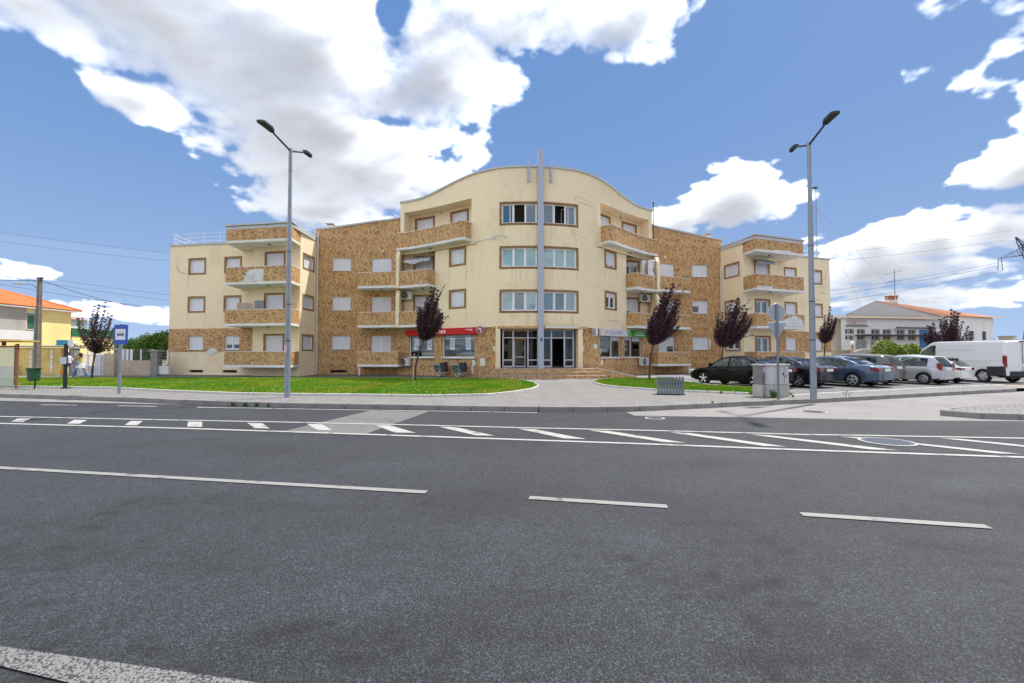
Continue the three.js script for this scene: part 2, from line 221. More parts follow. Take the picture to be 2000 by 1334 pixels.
M.paintWorn = std({ roughness: 0.7, map: makeTex(1024, 2.2, (s, t) => { const b = noiseT(s * 260, t * 260, 260, 260, 95), a = fbmT(s, t, 14, 4, 96), w = sstep(0.36, 0.5, b * 0.7 + a * 0.3 - 0.02); return [lerp(0.04, 0.2, w), lerp(0.04, 0.2, w), lerp(0.044, 0.2, w)]; }), bumpMap: fineBump, bumpScale: 0.006 });

{ const b = new MB(); b.flat([[-1600, 200], [1600, 200], [1600, -2400], [-1600, -2400]], -0.03); struct(b.build('ground', M.earth), 'dry open ground reaching to the horizon', 'ground'); }
const roadTone = (x, d) => { const q = d + x * 0.165, n = fbm3(x * 0.35, d * 1.2, 2, 4), m = fbm3(x * 1.7, d * 3.1, 7, 3); let k = 0.86 + 0.5 * (n - 0.5) + 0.3 * (m - 0.5); k += 0.16 * Math.exp(-(((q - 6.9) / 0.5) ** 2)) + 0.11 * Math.exp(-(((q - 8.5) / 0.45) ** 2)) + 0.08 * Math.exp(-(((q - 3.6) / 0.5) ** 2)); const sp = fbm3(x * 6, d * 9, 5, 2); if (d < 5.6) { const w = fbm3(x * 0.8 + d * 0.3, d * 0.9, 9, 2); k -= 0.42 * sstep(0.60, 0.70, sp) * sstep(0.46, 0.6, w) + 0.16 * sstep(0.5, 0.7, w); } k -= 0.2 * sstep(0.62, 0.7, fbm3(x * 0.5 + 20, d * 2.2, 3, 3)); return clamp(k * 1.16, 0.42, 1.45); };
const road = (() => {
  const b = new MB([1, 1, 1]);
  const cell = (x0, x1, d0, d1, f) => { const c = [[x0, d0], [x1, d0], [x1, d1], [x0, d1]], n = [0, 1, 0]; for (const i of [0, 1, 2, 0, 2, 3]) { const k = f ? roadTone(c[i][0], c[i][1]) : 0.86; b.col = [k, k, k * 1.0]; b.v([c[i][0], 0, -c[i][1]], n, [c[i][0], c[i][1]]); } };
  for (let i = 0; i < 110; i++) for (let j = 0; j < 45; j++) cell(-4.4 + i * 0.08, -4.32 + i * 0.08, 2 + j * 0.08, 2.08 + j * 0.08, true); // fine where the camera looks closely
  for (let x = -17; x < 15.99; x += 0.2) for (let d = 1; d < 5.99; d += 0.2) if (!(x > -4.41 && x < 4.39 && d > 1.99 && d < 5.59)) cell(x, x + 0.2, d, d + 0.2, true);
  for (let x = -17; x < 15.99; x += 0.5) for (let d = 6; d < 17.99; d += 0.5) cell(x, x + 0.5, d, d + 0.5, true);
  cell(-140, -17, -30, 60); cell(16, 140, -30, 60); cell(-17, 16, -30, 1); cell(-17, 16, 18, 60);
  return struct(b.build('road', M.asphalt), 'worn dark grey asphalt road across the foreground', 'road');
})();
const sheet = (name, poly, y, m, parent) => { const b = new MB(); b.flat(mirrorZ(poly), y); return b.build(name, m, parent); };
// a painted line of width w along [x, depth] points
function line(pts, w, y = 0.009) { const b = new MB(), p = mirrorZ(pts), o = offset(p, w / 2), k = offset(p, -w / 2), n = [0, 1, 0]; for (let i = 0; i + 1 < p.length; i++) { const q = [o[i], o[i + 1], k[i + 1], k[i]].map((c) => [c[0], y, c[1]]); b.quad(q[0], q[1], q[2], q[3], [n, n, n, n], q.map((c) => [c[0], -c[2]])); } return b; }
line([[-40, 16.9], [-13.79, 12.31], [-8.47, 11.63], [-5.02, 11.22], [-1.74, 10.75], [0.23, 10.43], [2.71, 10.11], [5.1, 9.73], [6.19, 9.53], [6.82, 9.50], [10.21, 9.13], [30, 6.6]], 0.12).build('solid_line', M.paint, road);
line([[-40, 15.6], [-12.4, 11.08], [-7.53, 10.36], [-4.39, 9.82], [-0.51, 9.11], [2.3, 8.59], [5.47, 7.95], [8.33, 7.45], [28, 4.2]], 0.13).build('solid_line', M.paint, road);
for (const [a, c] of [[[-14, 7.95], [-1.04, 5.58]], [[0.2, 5.37], [1.71, 5.06]], [[3.03, 4.82], [4.63, 4.47]], [[6.1, 4.2], [7.7, 3.9]]]) line([a, c], 0.115).build('lane_dash', M.paintDull, road);
for (const q of [[[-12.87, 11.91], [-12.53, 11.91], [-12.06, 11.28], [-12.43, 11.34]], [[-11.21, 11.71], [-10.79, 11.62], [-10.42, 11.02], [-10.75, 11.05]], [[-9.58, 11.49], [-9.25, 11.46], [-8.83, 10.77], [-9.17, 10.83]], [[-8.05, 11.37], [-7.68, 11.34], [-7.15, 10.56], [-7.52, 10.59]], [[-6.48, 11.19], [-6.04, 11.08], [-5.46, 10.31], [-5.83, 10.36]], [[-4.95, 11.02], [-4.56, 10.97], [-3.95, 10.07], [-4.31, 10.12]], [[-3.23, 10.8], [-2.85, 10.75], [-2.05, 9.75], [-2.52, 9.79]], [[-1.7, 10.58], [-1.29, 10.5], [-0.34, 9.39], [-0.75, 9.45]], [[0.13, 10.3], [0.51, 10.2], [1.48, 9.03], [1.03, 9.11]], [[1.68, 10.08], [2.11, 10.0], [3.29, 8.66], [2.9, 8.72]], [[3.38, 9.82], [3.75, 9.75], [4.98, 8.3], [4.59, 8.36]], [[4.96, 9.55], [5.31, 9.46], [6.74, 7.98], [6.3, 8.06]], [[6.68, 9.32], [7.03, 9.24], [8.55, 7.68], [8.18, 7.74]], [[8.54, 9.12], [8.87, 9.06], [10.35, 7.39], [9.99, 7.43]], [[10.3, 8.9], [10.7, 8.8], [12.2, 7.1], [11.8, 7.2]]]) sheet('hatch_bar', q, 0.009, M.paint, road);
line([[-9.99, 14.49], [-6.25, 13.95], [-3.04, 13.57], [-0.74, 13.3], [0.73, 13.1]], 0.1).build('edge_line', M.paint, road);
for (const [a, c] of [[[-18.6, 15.5], [-17.2, 15.35]], [[-15.62, 15.15], [-14.33, 15.04]], [[-12.81, 14.85], [-11.44, 14.7]], [[-9.88, 14.4], [-8.58, 14.26]]]) line([a, c], 0.12).build('bay_dash', M.paint, road);
sheet('edge_line', [[-4.2, 2.9], [-2.94, 2.66], [-1.36, 2.38], [-0.6, 2.2], [-0.75, 2.08], [-2.23, 2.36], [-2.74, 2.49], [-4.2, 2.72]], 0.009, M.paintWorn, road);
struct(sheet('road_patch', [[-4.23, 13.6], [-2.43, 13.42], [-3.08, 9.66], [-4.97, 10.0]], 0.004, M.patchRoad), 'pale repaired trench strip crossing the asphalt', 'road');
struct(sheet('bus_bay', [[-60, 27.6], [-20, 17.8], [-16.5, 16.9], [-13.2, 15.95], [-10.8, 15.2], [-14, 15.75], [-20, 16.75], [-60, 24]], 0.004, M.apron), 'pale concrete lay-by at the bus stop', 'road');
struct(sheet('side_street', [[3.3, 13.25], [3.36, 12.5], [6.86, 12.1], [9.58, 11.65], [12.89, 11.45], [30, 9.3], [70, 15], [70, 42], [23.1, 20.65], [16.6, 18.25], [12.2, 16.5], [10.2, 15.65], [7.6, 14.85], [5.6, 14.1], [4.6, 13.7]], 0.004, M.apron), 'pale concrete side street opening on the right', 'road');
for (const pts of [[[3.2, 12.3], [4.4, 11.6], [6, 11.2], [7.2, 10.5], [8, 10.1]], [[-4.4, 12.2], [-3.9, 11.8], [-3.2, 11.7], [-2.7, 11.0]], [[6.7, 8.1], [7.3, 7.75], [7.6, 7.9], [8.1, 7.6]]]) line(pts, 0.014, 0.0075).build('tar_crack', M.dark, road);

// kerb line of the building's side of the street (foot of the kerb)
const KERB = [[-90, 36], [-40, 23.2], [-20, 17.8], [-16.5, 16.9], [-13.4, 16.12], [-10.45, 15.15], [-7.1, 14.38], [-3.65, 13.93], [-0.9, 13.5], [1.0, 13.32], [2.6, 13.32], [4.0, 13.52], [5.6, 14.05], [7.6, 14.8], [10.2, 15.6], [12.2, 16.4], [16.6, 18.15], [23.1, 20.6], [60, 34], [95, 47]];
const yardEdge = offset(mirrorZ(KERB), -0.1).map(([x, z]) => [x, -z]);
struct(sheet('yard', [...yardEdge, [140, 60], [140, 120], [-140, 120], [-140, 60]], 0.142, M.yard), 'dusty paved ground round the building', 'ground');
{ const e = yardEdge.slice(2, 18); struct(sheet('pavement', [...e, [24, 24.4], [19, 31], [19, 40], [-33, 40], [-33, 22.5]], 0.15, M.paving), 'grey block paving in front of the building', 'pavement'); }
function stones(name, pts, step, wd, y0, y1, m, label, rise = 0) { // a row of separate kerb stones along [x, depth]
  const g = new THREE.Group(); g.name = numbered(name); scene.add(g); struct(g, label, 'kerb');
  const P = mirrorZ(pts), r = rng(pts.length * 31 + 7), geos = [0, 1, 2].map((i) => new MB().box(0, 0, 0, step - 0.014, y1 - y0, wd, 0, 0.012 + 0.004 * i).geo());
  let acc = 0; const cum = [0]; for (let i = 0; i + 1 < P.length; i++) { acc += Math.hypot(P[i + 1][0] - P[i][0], P[i + 1][1] - P[i][1]); cum.push(acc); }
  const at = (s) => { let i = 0; while (i < cum.length - 2 && cum[i + 1] < s) i++; const t = (s - cum[i]) / (cum[i + 1] - cum[i]); return [lerp(P[i][0], P[i + 1][0], t), lerp(P[i][1], P[i + 1][1], t)]; };
  for (let s = 0; s + step <= acc; s += step) { const a = at(s), b = at(s + step), o = mesh(name + '_stone', geos[Math.floor(r() * 3)], m, g); o.position.set((a[0] + b[0]) / 2 + (r() - 0.5) * 0.012, (y0 + y1) / 2 + (r() - 0.5) * 0.008, (a[1] + b[1]) / 2 + (r() - 0.5) * 0.012); o.rotation.y = -Math.atan2(b[1] - a[1], b[0] - a[0]) + (r() - 0.5) * 0.008; }
  return g;
}
stones('kerb', offset(mirrorZ(KERB), -0.075).map(([x, z]) => [x, -z]).slice(1, 18), 1.0, 0.15, -0.02, 0.158, M.kerb, 'row of grey concrete kerb stones along the pavement');
// traffic island at the mouth of the side street
const ISL = [[12.9, 13.2], [11.75, 12.55], [11.98, 11.95], [13.08, 11.68], [16, 11.4], [24, 10.9]];
struct(sheet('pavement', [[11.9, 12.5], [12.1, 12.05], [13.1, 11.8], [16, 11.52], [24, 11.02], [24, 16.6], [16.03, 14.3], [12.9, 13.1]], 0.15, M.paving), 'paved corner of the traffic island on the right', 'pavement');
stones('kerb', [[13.9, 13.65], [12.9, 13.2], [12.1, 12.85], [11.8, 12.5], [11.98, 12.0], [13.08, 11.72], [16, 11.44], [22, 11.05]], 0.8, 0.15, -0.02, 0.157, M.kerb, 'dark kerb stones round the tip of the traffic island');

// lawns
const LAWN1 = [[-31, 24.6], [-26, 22.2], [-22.7, 21.05], [-17.9, 20.3], [-14.06, 18.65], [-10.7, 17.5], [-8.4, 17.0], [-5.67, 16.8], [-2.86, 16.45], [-0.94, 16.85], [0.0, 17.95], [0.82, 19.5], [1.25, 21.4], [1.15, 24], [0.7, 26.3], [-1.2, 27.9], [-6, 28.6], [-16.2, 28.7], [-31, 28.7]];
const LAWN2 = [[4.35, 24.1], [4.4, 22.0], [5.0, 20.65], [6.06, 19.25], [7.75, 18.2], [9.2, 17.3], [10.95, 20.0], [9.35, 22.0], [9.3, 25], [9.9, 28.3], [6.4, 28.2], [4.85, 26.2]];
const inside = (p, poly) => { let c = false; for (let i = 0, j = poly.length - 1; i < poly.length; j = i++) { const a = poly[i], b = poly[j]; if ((a[1] > p[1]) !== (b[1] > p[1]) && p[0] < (b[0] - a[0]) * (p[1] - a[1]) / (b[1] - a[1]) + a[0]) c = !c; } return c; };
M.soil = std({ roughness: 0.95, map: makeTex(512, 3.1, (s, t) => { const a = fbmT(s, t, 24, 4, 101), b = fbmT(s, t, 5, 3, 102); return [0.10 + 0.10 * a + 0.05 * b, 0.20 + 0.14 * a, 0.015 + 0.02 * a]; }), bumpMap: fineBump, bumpScale: 0.03 });
struct(sheet('lawn', LAWN1, 0.178, M.soil), 'soil of the large green lawn on the left', 'lawn');
struct(sheet('lawn', LAWN2, 0.178, M.soil), 'soil of the small green lawn on the right', 'lawn');
M.grass = std({ roughness: 1, side: THREE.DoubleSide, color: lin(1, 1, 1) });
{
  const r = rng(9), b = new MB();
  for (let i = 0; i < 7; i++) { const a = r() * 6.28, l = 0.05 + 0.05 * r(), x = (r() - 0.5) * 0.09, z = (r() - 0.5) * 0.09, dx = Math.cos(a) * 0.011, dz = Math.sin(a) * 0.011, tx = x + (r() - 0.5) * 0.07, tz = z + (r() - 0.5) * 0.07; b.tri([x - dx, 0, z - dz], [x + dx, 0, z + dz], [tx, l, tz]); }
  const tuft = b.geo();
  [[LAWN1, 62000, 'large lawn on the left'], [LAWN2, 20000, 'small lawn on the right']].forEach(([poly, n, where]) => {
    const im = new THREE.InstancedMesh(tuft, M.grass, n), xs = poly.map((p) => p[0]), ds = poly.map((p) => p[1]), x0 = Math.min(...xs), x1 = Math.max(...xs), d0 = Math.min(...ds), d1 = Math.max(...ds), m = new THREE.Matrix4(), c = new THREE.Color(); let k = 0;
    while (k < n) { const x = lerp(x0, x1, r()), d = lerp(d0, d1, r()); if (!inside([x, d], poly)) continue; const f = fbm3(x * 0.9, d * 0.9, 3, 3), g = fbm3(x * 5, d * 5, 4, 2), s = 0.55 + 0.5 * r() + 0.5 * (f - 0.4); m.makeRotationY(r() * 6.28).scale(new THREE.Vector3(1, Math.max(0.35, s), 1)).setPosition(x, 0.176, -d); im.setMatrixAt(k, m); const dry = sstep(0.5, 0.7, f) * 0.7 + 0.3 * g, q = (0.7 + 0.55 * r()) * (0.8 + 0.4 * fbm3(x * 2.2, d * 2.2, 8, 2)); c.setRGB((0.115 + 0.22 * dry) * q, (0.325 + 0.05 * dry) * q, (0.008 + 0.016 * dry) * q); im.setColorAt(k, c); k++; }
    im.name = numbered('grass'); im.userData = { kind: 'stuff', label: 'short bright green grass of the ' + where, category: 'grass' }; scene.add(im);
  });
  const fb = new MB(); for (let i = 0; i < 6; i++) { const a = i / 6 * 6.28; fb.tri([0, 0.09, 0], [Math.cos(a) * 0.02, 0.085, Math.sin(a) * 0.02], [Math.cos(a + 1.05) * 0.02, 0.085, Math.sin(a + 1.05) * 0.02]); }
  const n = 900, im = new THREE.InstancedMesh(fb.geo(), plain(1, 1, 1, 0.8, 0, { side: THREE.DoubleSide }), n), m = new THREE.Matrix4(), c = new THREE.Color(); let k = 0;
  while (k < n) { const x = -30 + 40 * r(), d = 16.4 + 12 * r(); if (!(inside([x, d], LAWN1) || inside([x, d], LAWN2)) || fbm3(x * 0.7, d * 0.7, 12, 2) < 0.47) continue; m.makeScale(1.1, 1, 1.1).setPosition(x, 0.17, -d); im.setMatrixAt(k, m); r() < 0.6 ? c.setRGB(0.75, 0.75, 0.6) : c.setRGB(0.75, 0.6, 0.08); im.setColorAt(k, c); k++; }
  im.name = 'lawn_flowers'; im.userData = { kind: 'stuff', label: 'tiny white and yellow flowers scattered in the lawns', category: 'flowers' }; scene.add(im);
}
stones('edging', LAWN1.slice(0, 17), 0.5, 0.09, 0.1, 0.235, M.kerbPale, 'pale edging stones round the front of the large lawn');
stones('edging', [[-33, 28.85], [-16.2, 28.85], [-6, 28.75], [-1.3, 28.1]], 0.5, 0.12, 0.1, 0.215, M.kerbPale, 'pale edging stones behind the large lawn');
stones('edging', [[4.85, 26.2], [4.35, 24.1], [4.4, 22.0], [5.0, 20.65], [6.06, 19.25], [7.75, 18.2], [9.2, 17.3]], 0.5, 0.09, 0.1, 0.23, M.kerbPale, 'pale edging stones along the front of the small lawn');
stones('edging', [[9.3, 17.4], [10.95, 20.0], [9.45, 22.0], [9.4, 25], [10, 28.3]], 0.5, 0.1, 0.1, 0.25, M.kerbPale, 'pale edging stones between the small lawn and the parking');
stones('edging', [[10.6, 17.3], [14.8, 19.15], [18.1, 20.5], [27, 24.0], [34, 26.8]], 0.8, 0.12, 0.1, 0.165, M.kerbPale, 'low pale edging stones along the front of the parking');
struct(sheet('walkway', [[-33, 28.95], [-16.2, 28.95], [-6, 28.85], [-2, 28.9], [-2, 40], [-33, 40]], 0.155, M.darkWalk), 'dark asphalt walkway along the foot of the left wing', 'pavement');
struct(sheet('walkway', [[4.2, 28.4], [20, 28.4], [20, 45], [4.2, 45]], 0.155, M.apron), 'pale concrete walkway along the foot of the right wing', 'pavement');
struct(sheet('parking', [[10.8, 17.6], [14.8, 19.3], [18.1, 20.65], [27, 24.15], [60, 37.5], [60, 44], [30, 44], [22, 33], [12, 29], [10.2, 28.2], [9.7, 25], [9.75, 22.1], [11.2, 20.1]], 0.16, M.parking), 'grey asphalt parking bays on the right', 'parking');
for (let i = 0; i < 7; i++) line([[12.1 + i * 2.85, 18.6 + i * 1.05], [10.3 + i * 2.7, 22.6 + i * 1.1]], 0.1, 0.165).build('bay_line', M.paint, scene.getObjectByName('parking'));
for (const [a, c] of [[[0.1, 28.1], [3.9, 28.2]], [[0.5, 27.0], [4.05, 27.1]], [[1.35, 25.5], [4.3, 25.7]]]) line([a, c], 0.34, 0.157).build('white_stripe', M.paint, scene.getObjectByName('pavement'));
// manhole covers
function manhole(x, d, y, R, label) { const t = thing('manhole_cover', label, 'manhole', [x, y, -d]); const b = new MB(); b.cyl([0, -0.02, 0], [0, 0.006, 0], R, R, 28); b.build('lid', plain(0.085, 0.095, 0.12, 0.45, 0.4), t); const q = new MB(); for (let i = 0; i < 28; i++) { const a = i / 28 * 6.283, e = (i + 1) / 28 * 6.283, P = (r, w, h) => [Math.cos(w) * r, h, Math.sin(w) * r]; q.quad(P(R + 0.005, e, 0.008), P(R + 0.005, a, 0.008), P(R + 0.055, a, 0.006), P(R + 0.055, e, 0.006)); } q.build('frame', M.concrete, t); const s = new MB(); for (let i = -3; i <= 3; i++) for (let j = -3; j <= 3; j++) if (Math.hypot(i, j) < 3.4) s.box(i * R * 0.26, 0.008, j * R * 0.26, R * 0.13, 0.006, R * 0.13); s.build('studs', plain(0.11, 0.12, 0.14, 0.4, 0.4), t).userData.kind = 'stuff'; }
manhole(7.19, 8.78, 0.006, 0.4, 'large round iron manhole cover in the hatched strip of the road');
manhole(8.78, 13.31, 0.006, 0.3, 'round iron manhole cover in the pale side street');
manhole(3.75, 12.0, 0.003, 0.2, 'small iron manhole cover by the corner of the kerb');

// ---------------------------------------------------------------- the apartment building (own frame: x = u along the front, z = v towards the street)
const B_AT = [1.83, 0, -29.5], B_TURN = 5.5 * Math.PI / 180;
const B = thing('apartment_building', 'long cream and brick apartment building with a bulging middle and stepped balconies', 'building', B_AT, B_TURN);
const site = (u, y, v) => [B_AT[0] + u * Math.cos(B_TURN) + v * Math.sin(B_TURN), y, B_AT[2] - u * Math.sin(B_TURN) + v * Math.cos(B_TURN)];
function curve(pts) { return (x) => { const a = Math.min(Math.abs(x), pts[pts.length - 1][0]); let i = 0; while (i < pts.length - 2 && pts[i + 1][0] < a) i++; const S = (k) => (k <= 0 ? 0 : k >= pts.length - 1 ? (pts[k][1] - pts[k - 1][1]) / (pts[k][0] - pts[k - 1][0]) : (pts[k + 1][1] - pts[k - 1][1]) / (pts[k + 1][0] - pts[k - 1][0])); const h = pts[i + 1][0] - pts[i][0], t = (a - pts[i][0]) / h, t2 = t * t, t3 = t2 * t; return (2 * t3 - 3 * t2 + 1) * pts[i][1] + (t3 - 2 * t2 + t) * h * S(i) + (-2 * t3 + 3 * t2) * pts[i + 1][1] + (t3 - t2) * h * S(i + 1); }; }
const vMid = curve([[0, 0], [1.3, -0.09], [2.6, -0.36], [3.5, -0.78], [4.4, -1.32], [5.7, -2.38], [7, -3.42], [8.3, -4.35], [9, -4.78], [9.7, -5.1]]);
const vBrick = curve([[9.4, -5.25], [10.3, -5.75], [11.2, -6.03], [12.5, -6.17], [14, -6.24], [16.2, -6.3]]);
const hMid = curve([[0, 13.9], [2.8, 13.87], [4.2, 13.77], [5.4, 13.6], [6.6, 13.3], [7.8, 13.02], [9.7, 12.92]]);
const hBrick = curve([[9.4, 11.86], [10.2, 11.86], [11.6, 11.76], [13.4, 11.48], [15.3, 11.16], [16.3, 11.1]]);
const midPos = (u) => [u, vMid(u)], brickPos = (u) => [u, vBrick(u)];
const mainPos = (u) => [u, -5.4 - (Math.abs(u) - 19.9) * 0.28], blockPos = (u) => [u, -3.75 - (Math.abs(u) - 16.35) * 0.282];
const sideOf = (s) => (t) => [s * (16.35 + s * 0.12 * t), -3.75 + s * t]; // t runs 0..2.6 on the left wing, -2.6..0 on the right
const nrm = (pos, t) => { const e = 0.02, a = pos(t - e), b = pos(t + e), dx = b[0] - a[0], dz = b[1] - a[1], l = Math.hypot(dx, dz); return [-dz / l, 0, dx / l]; };
const inset = (pos, d) => (t) => { const p = pos(t), n = nrm(pos, t); return [p[0] - n[0] * d, p[1] - n[2] * d]; };
const sample = (pos, a, b, n) => Array.from({ length: n + 1 }, (_, i) => pos(lerp(a, b, i / n)));
// a wall with openings; t runs left to right as seen from the street, opening = [t0, t1, y0, y1, depth]
function gridWall(b, pos, t0, t1, y0, y1, openings = [], step = 9, reveal = 0.24) {
  const U = new Set([t0, t1]), Y = new Set([y0]), top = typeof y1 === 'function' ? y1 : () => y1;
  for (let t = Math.ceil(t0 / step) * step; t < t1; t += step) U.add(t);
  for (const o of openings) { U.add(o[0]); U.add(o[1]); Y.add(o[2]); Y.add(o[3]); }
  const us = [...U].sort((a, c) => a - c).filter((x, i, A) => i === 0 || x - A[i - 1] > 1e-4), ys = [...Y].sort((a, c) => a - c); ys.push(null);
  let s = 0; const S = [0]; for (let i = 0; i + 1 < us.length; i++) { const p = pos(us[i]), q = pos(us[i + 1]); s += Math.hypot(q[0] - p[0], q[1] - p[1]); S.push(s); }
  const base = us[0] * 1.0;
  const P = (t, y, d = 0) => { const p = pos(t), n = d ? nrm(pos, t) : [0, 0, 0]; return [p[0] - n[0] * d, y, p[1] - n[2] * d]; };
  for (let i = 0; i + 1 < us.length; i++) {
    const a = us[i], c = us[i + 1], na = nrm(pos, a + 1e-3), nc = nrm(pos, c - 1e-3);
    for (let j = 0; j + 1 < ys.length; j++) {
      const l = ys[j], ha = ys[j + 1] ?? top(a), hc = ys[j + 1] ?? top(c), mt = (a + c) / 2, my = (l + (ha + hc) / 2) / 2;
      if (openings.some((o) => mt > o[0] && mt < o[1] && my > o[2] && my < o[3])) continue;
      b.quad(P(a, l), P(c, l), P(c, hc), P(a, ha), [na, nc, nc, na], [[base + S[i], l], [base + S[i + 1], l], [base + S[i + 1], hc], [base + S[i], ha]]);
    }
    for (const o of openings) if ((a + c) / 2 > o[0] && (a + c) / 2 < o[1]) { const d = o[4] ?? reveal; b.quad(P(a, o[2]), P(a, o[2], d), P(c, o[2], d), P(c, o[2])).quad(P(a, o[3], d), P(a, o[3]), P(c, o[3]), P(c, o[3], d)); }
  }
  for (const o of openings) { const d = o[4] ?? reveal; b.quad(P(o[0], o[2]), P(o[0], o[3]), P(o[0], o[3], d), P(o[0], o[2], d)).quad(P(o[1], o[2], d), P(o[1], o[3], d), P(o[1], o[3]), P(o[1], o[2])); }
  return b;
}
const ringBand = (pos, a, c, y0, y1, w, out = 0.022, n = 1) => { const b = new MB(), e = (t0, t1, k) => sample(pos, t0, t1, k); b.ribbon(e(a - w, c + w, n + 1), out, 0.05, y1, y1 + w).ribbon(e(a - w, c + w, n + 1), out, 0.05, y0 - w, y0).ribbon(e(a - w, a, 1), out, 0.05, y0, y1).ribbon(e(c, c + w, 1), out, 0.05, y0, y1); return b; };
const blindTone = (r, g, bb) => plain(r, g, bb, 0.6);
const BLIND = [blindTone(0.44, 0.58, 0.60), blindTone(0.30, 0.38, 0.44), blindTone(0.06, 0.16, 0.27), blindTone(0.17, 0.22, 0.28)];
// one window: frame with shutters or panes, in the wall `pos` between t0 and t1
function win(pos, t0, t1, y0, y1, kind, { surround = 0, sill = true, parent = B, open = 0, blind = null, name = 'window' } = {}) {
  const p = pos(t0), q = pos(t1), w = Math.hypot(q[0] - p[0], q[1] - p[1]), h = y1 - y0, n = [-(q[1] - p[1]) / w, (q[0] - p[0]) / w];
  const f = new MB(), bar = 0.05, Z = -0.12, two = kind.includes('2'), three = kind.includes('3');
  f.box(-w / 2 + bar / 2, h / 2, Z, bar, h, 0.07).box(w / 2 - bar / 2, h / 2, Z, bar, h, 0.07).box(0, h - bar / 2, Z, w - 2 * bar, bar, 0.07).box(0, bar / 2, Z, w - 2 * bar, bar, 0.07);
  if (two) f.box(0, h / 2, Z, 0.09, h - 2 * bar, 0.07);
  const o = f.build(name, M.frameWhite, parent); o.position.set((p[0] + q[0]) / 2, y0, (p[1] + q[1]) / 2); o.rotation.y = Math.atan2(n[0], n[1]);
  const halves = two ? [[-w / 2 + bar, -0.045], [0.045, w / 2 - bar]] : [[-w / 2 + bar, w / 2 - bar]];
  halves.forEach(([a, c], i) => {
    const m = (a + c) / 2, ww = c - a, s = kind.startsWith('shutter') ? (Array.isArray(open) ? open[i] : open) : 1; // s = share of the height that is not covered
    if (s < 1) new MB().box(m, h - bar - (h - 2 * bar) * (1 - s) / 2, Z - 0.005, ww, (h - 2 * bar) * (1 - s), 0.03).build('shutter', M.shutter, o);
    if (s > 0.02) {
      const hh = (h - 2 * bar) * s, g = new MB(); g.box(m, bar + hh / 2, Z - 0.055, ww - 0.08, hh - 0.06, 0.008); g.build('pane', blind === null ? M.darkGlass : M.glass, o);
      const r = new MB(); r.box(m, bar + 0.02, Z - 0.05, ww, 0.04, 0.04).box(m, bar + hh - 0.02, Z - 0.05, ww, 0.04, 0.04).box(a + 0.02, bar + hh / 2, Z - 0.05, 0.04, hh - 0.08, 0.04).box(c - 0.02, bar + hh / 2, Z - 0.05, 0.04, hh - 0.08, 0.04); r.build('sash', M.frameWhite, o);
      if (blind !== null) new MB().box(m, bar + hh / 2, Z - 0.09, ww, hh, 0.012).build('blind', BLIND[blind], o);
    } else if (s > 0) new MB().box(m, bar + 0.012, Z - 0.02, ww, 0.03, 0.02).build('slot', M.black, o);
  });
  if (sill) new MB().box(0, -0.018, -0.02, w + 0.16, 0.036, 0.2, 0, 0.006).build('sill', M.slab, o);
  if (surround) { const b = ringBand(pos, t0, t1, y0, y1, surround); b.build('window_surround', M.brickDark, parent); }
  return o;
}
const both = (f) => { f(-1); f(1); };
const iv = (s, a, c) => (s < 0 ? [-c, -a] : [a, c]); // mirrored interval
const OUT = { '-1': 27.1, 1: 26.5 };
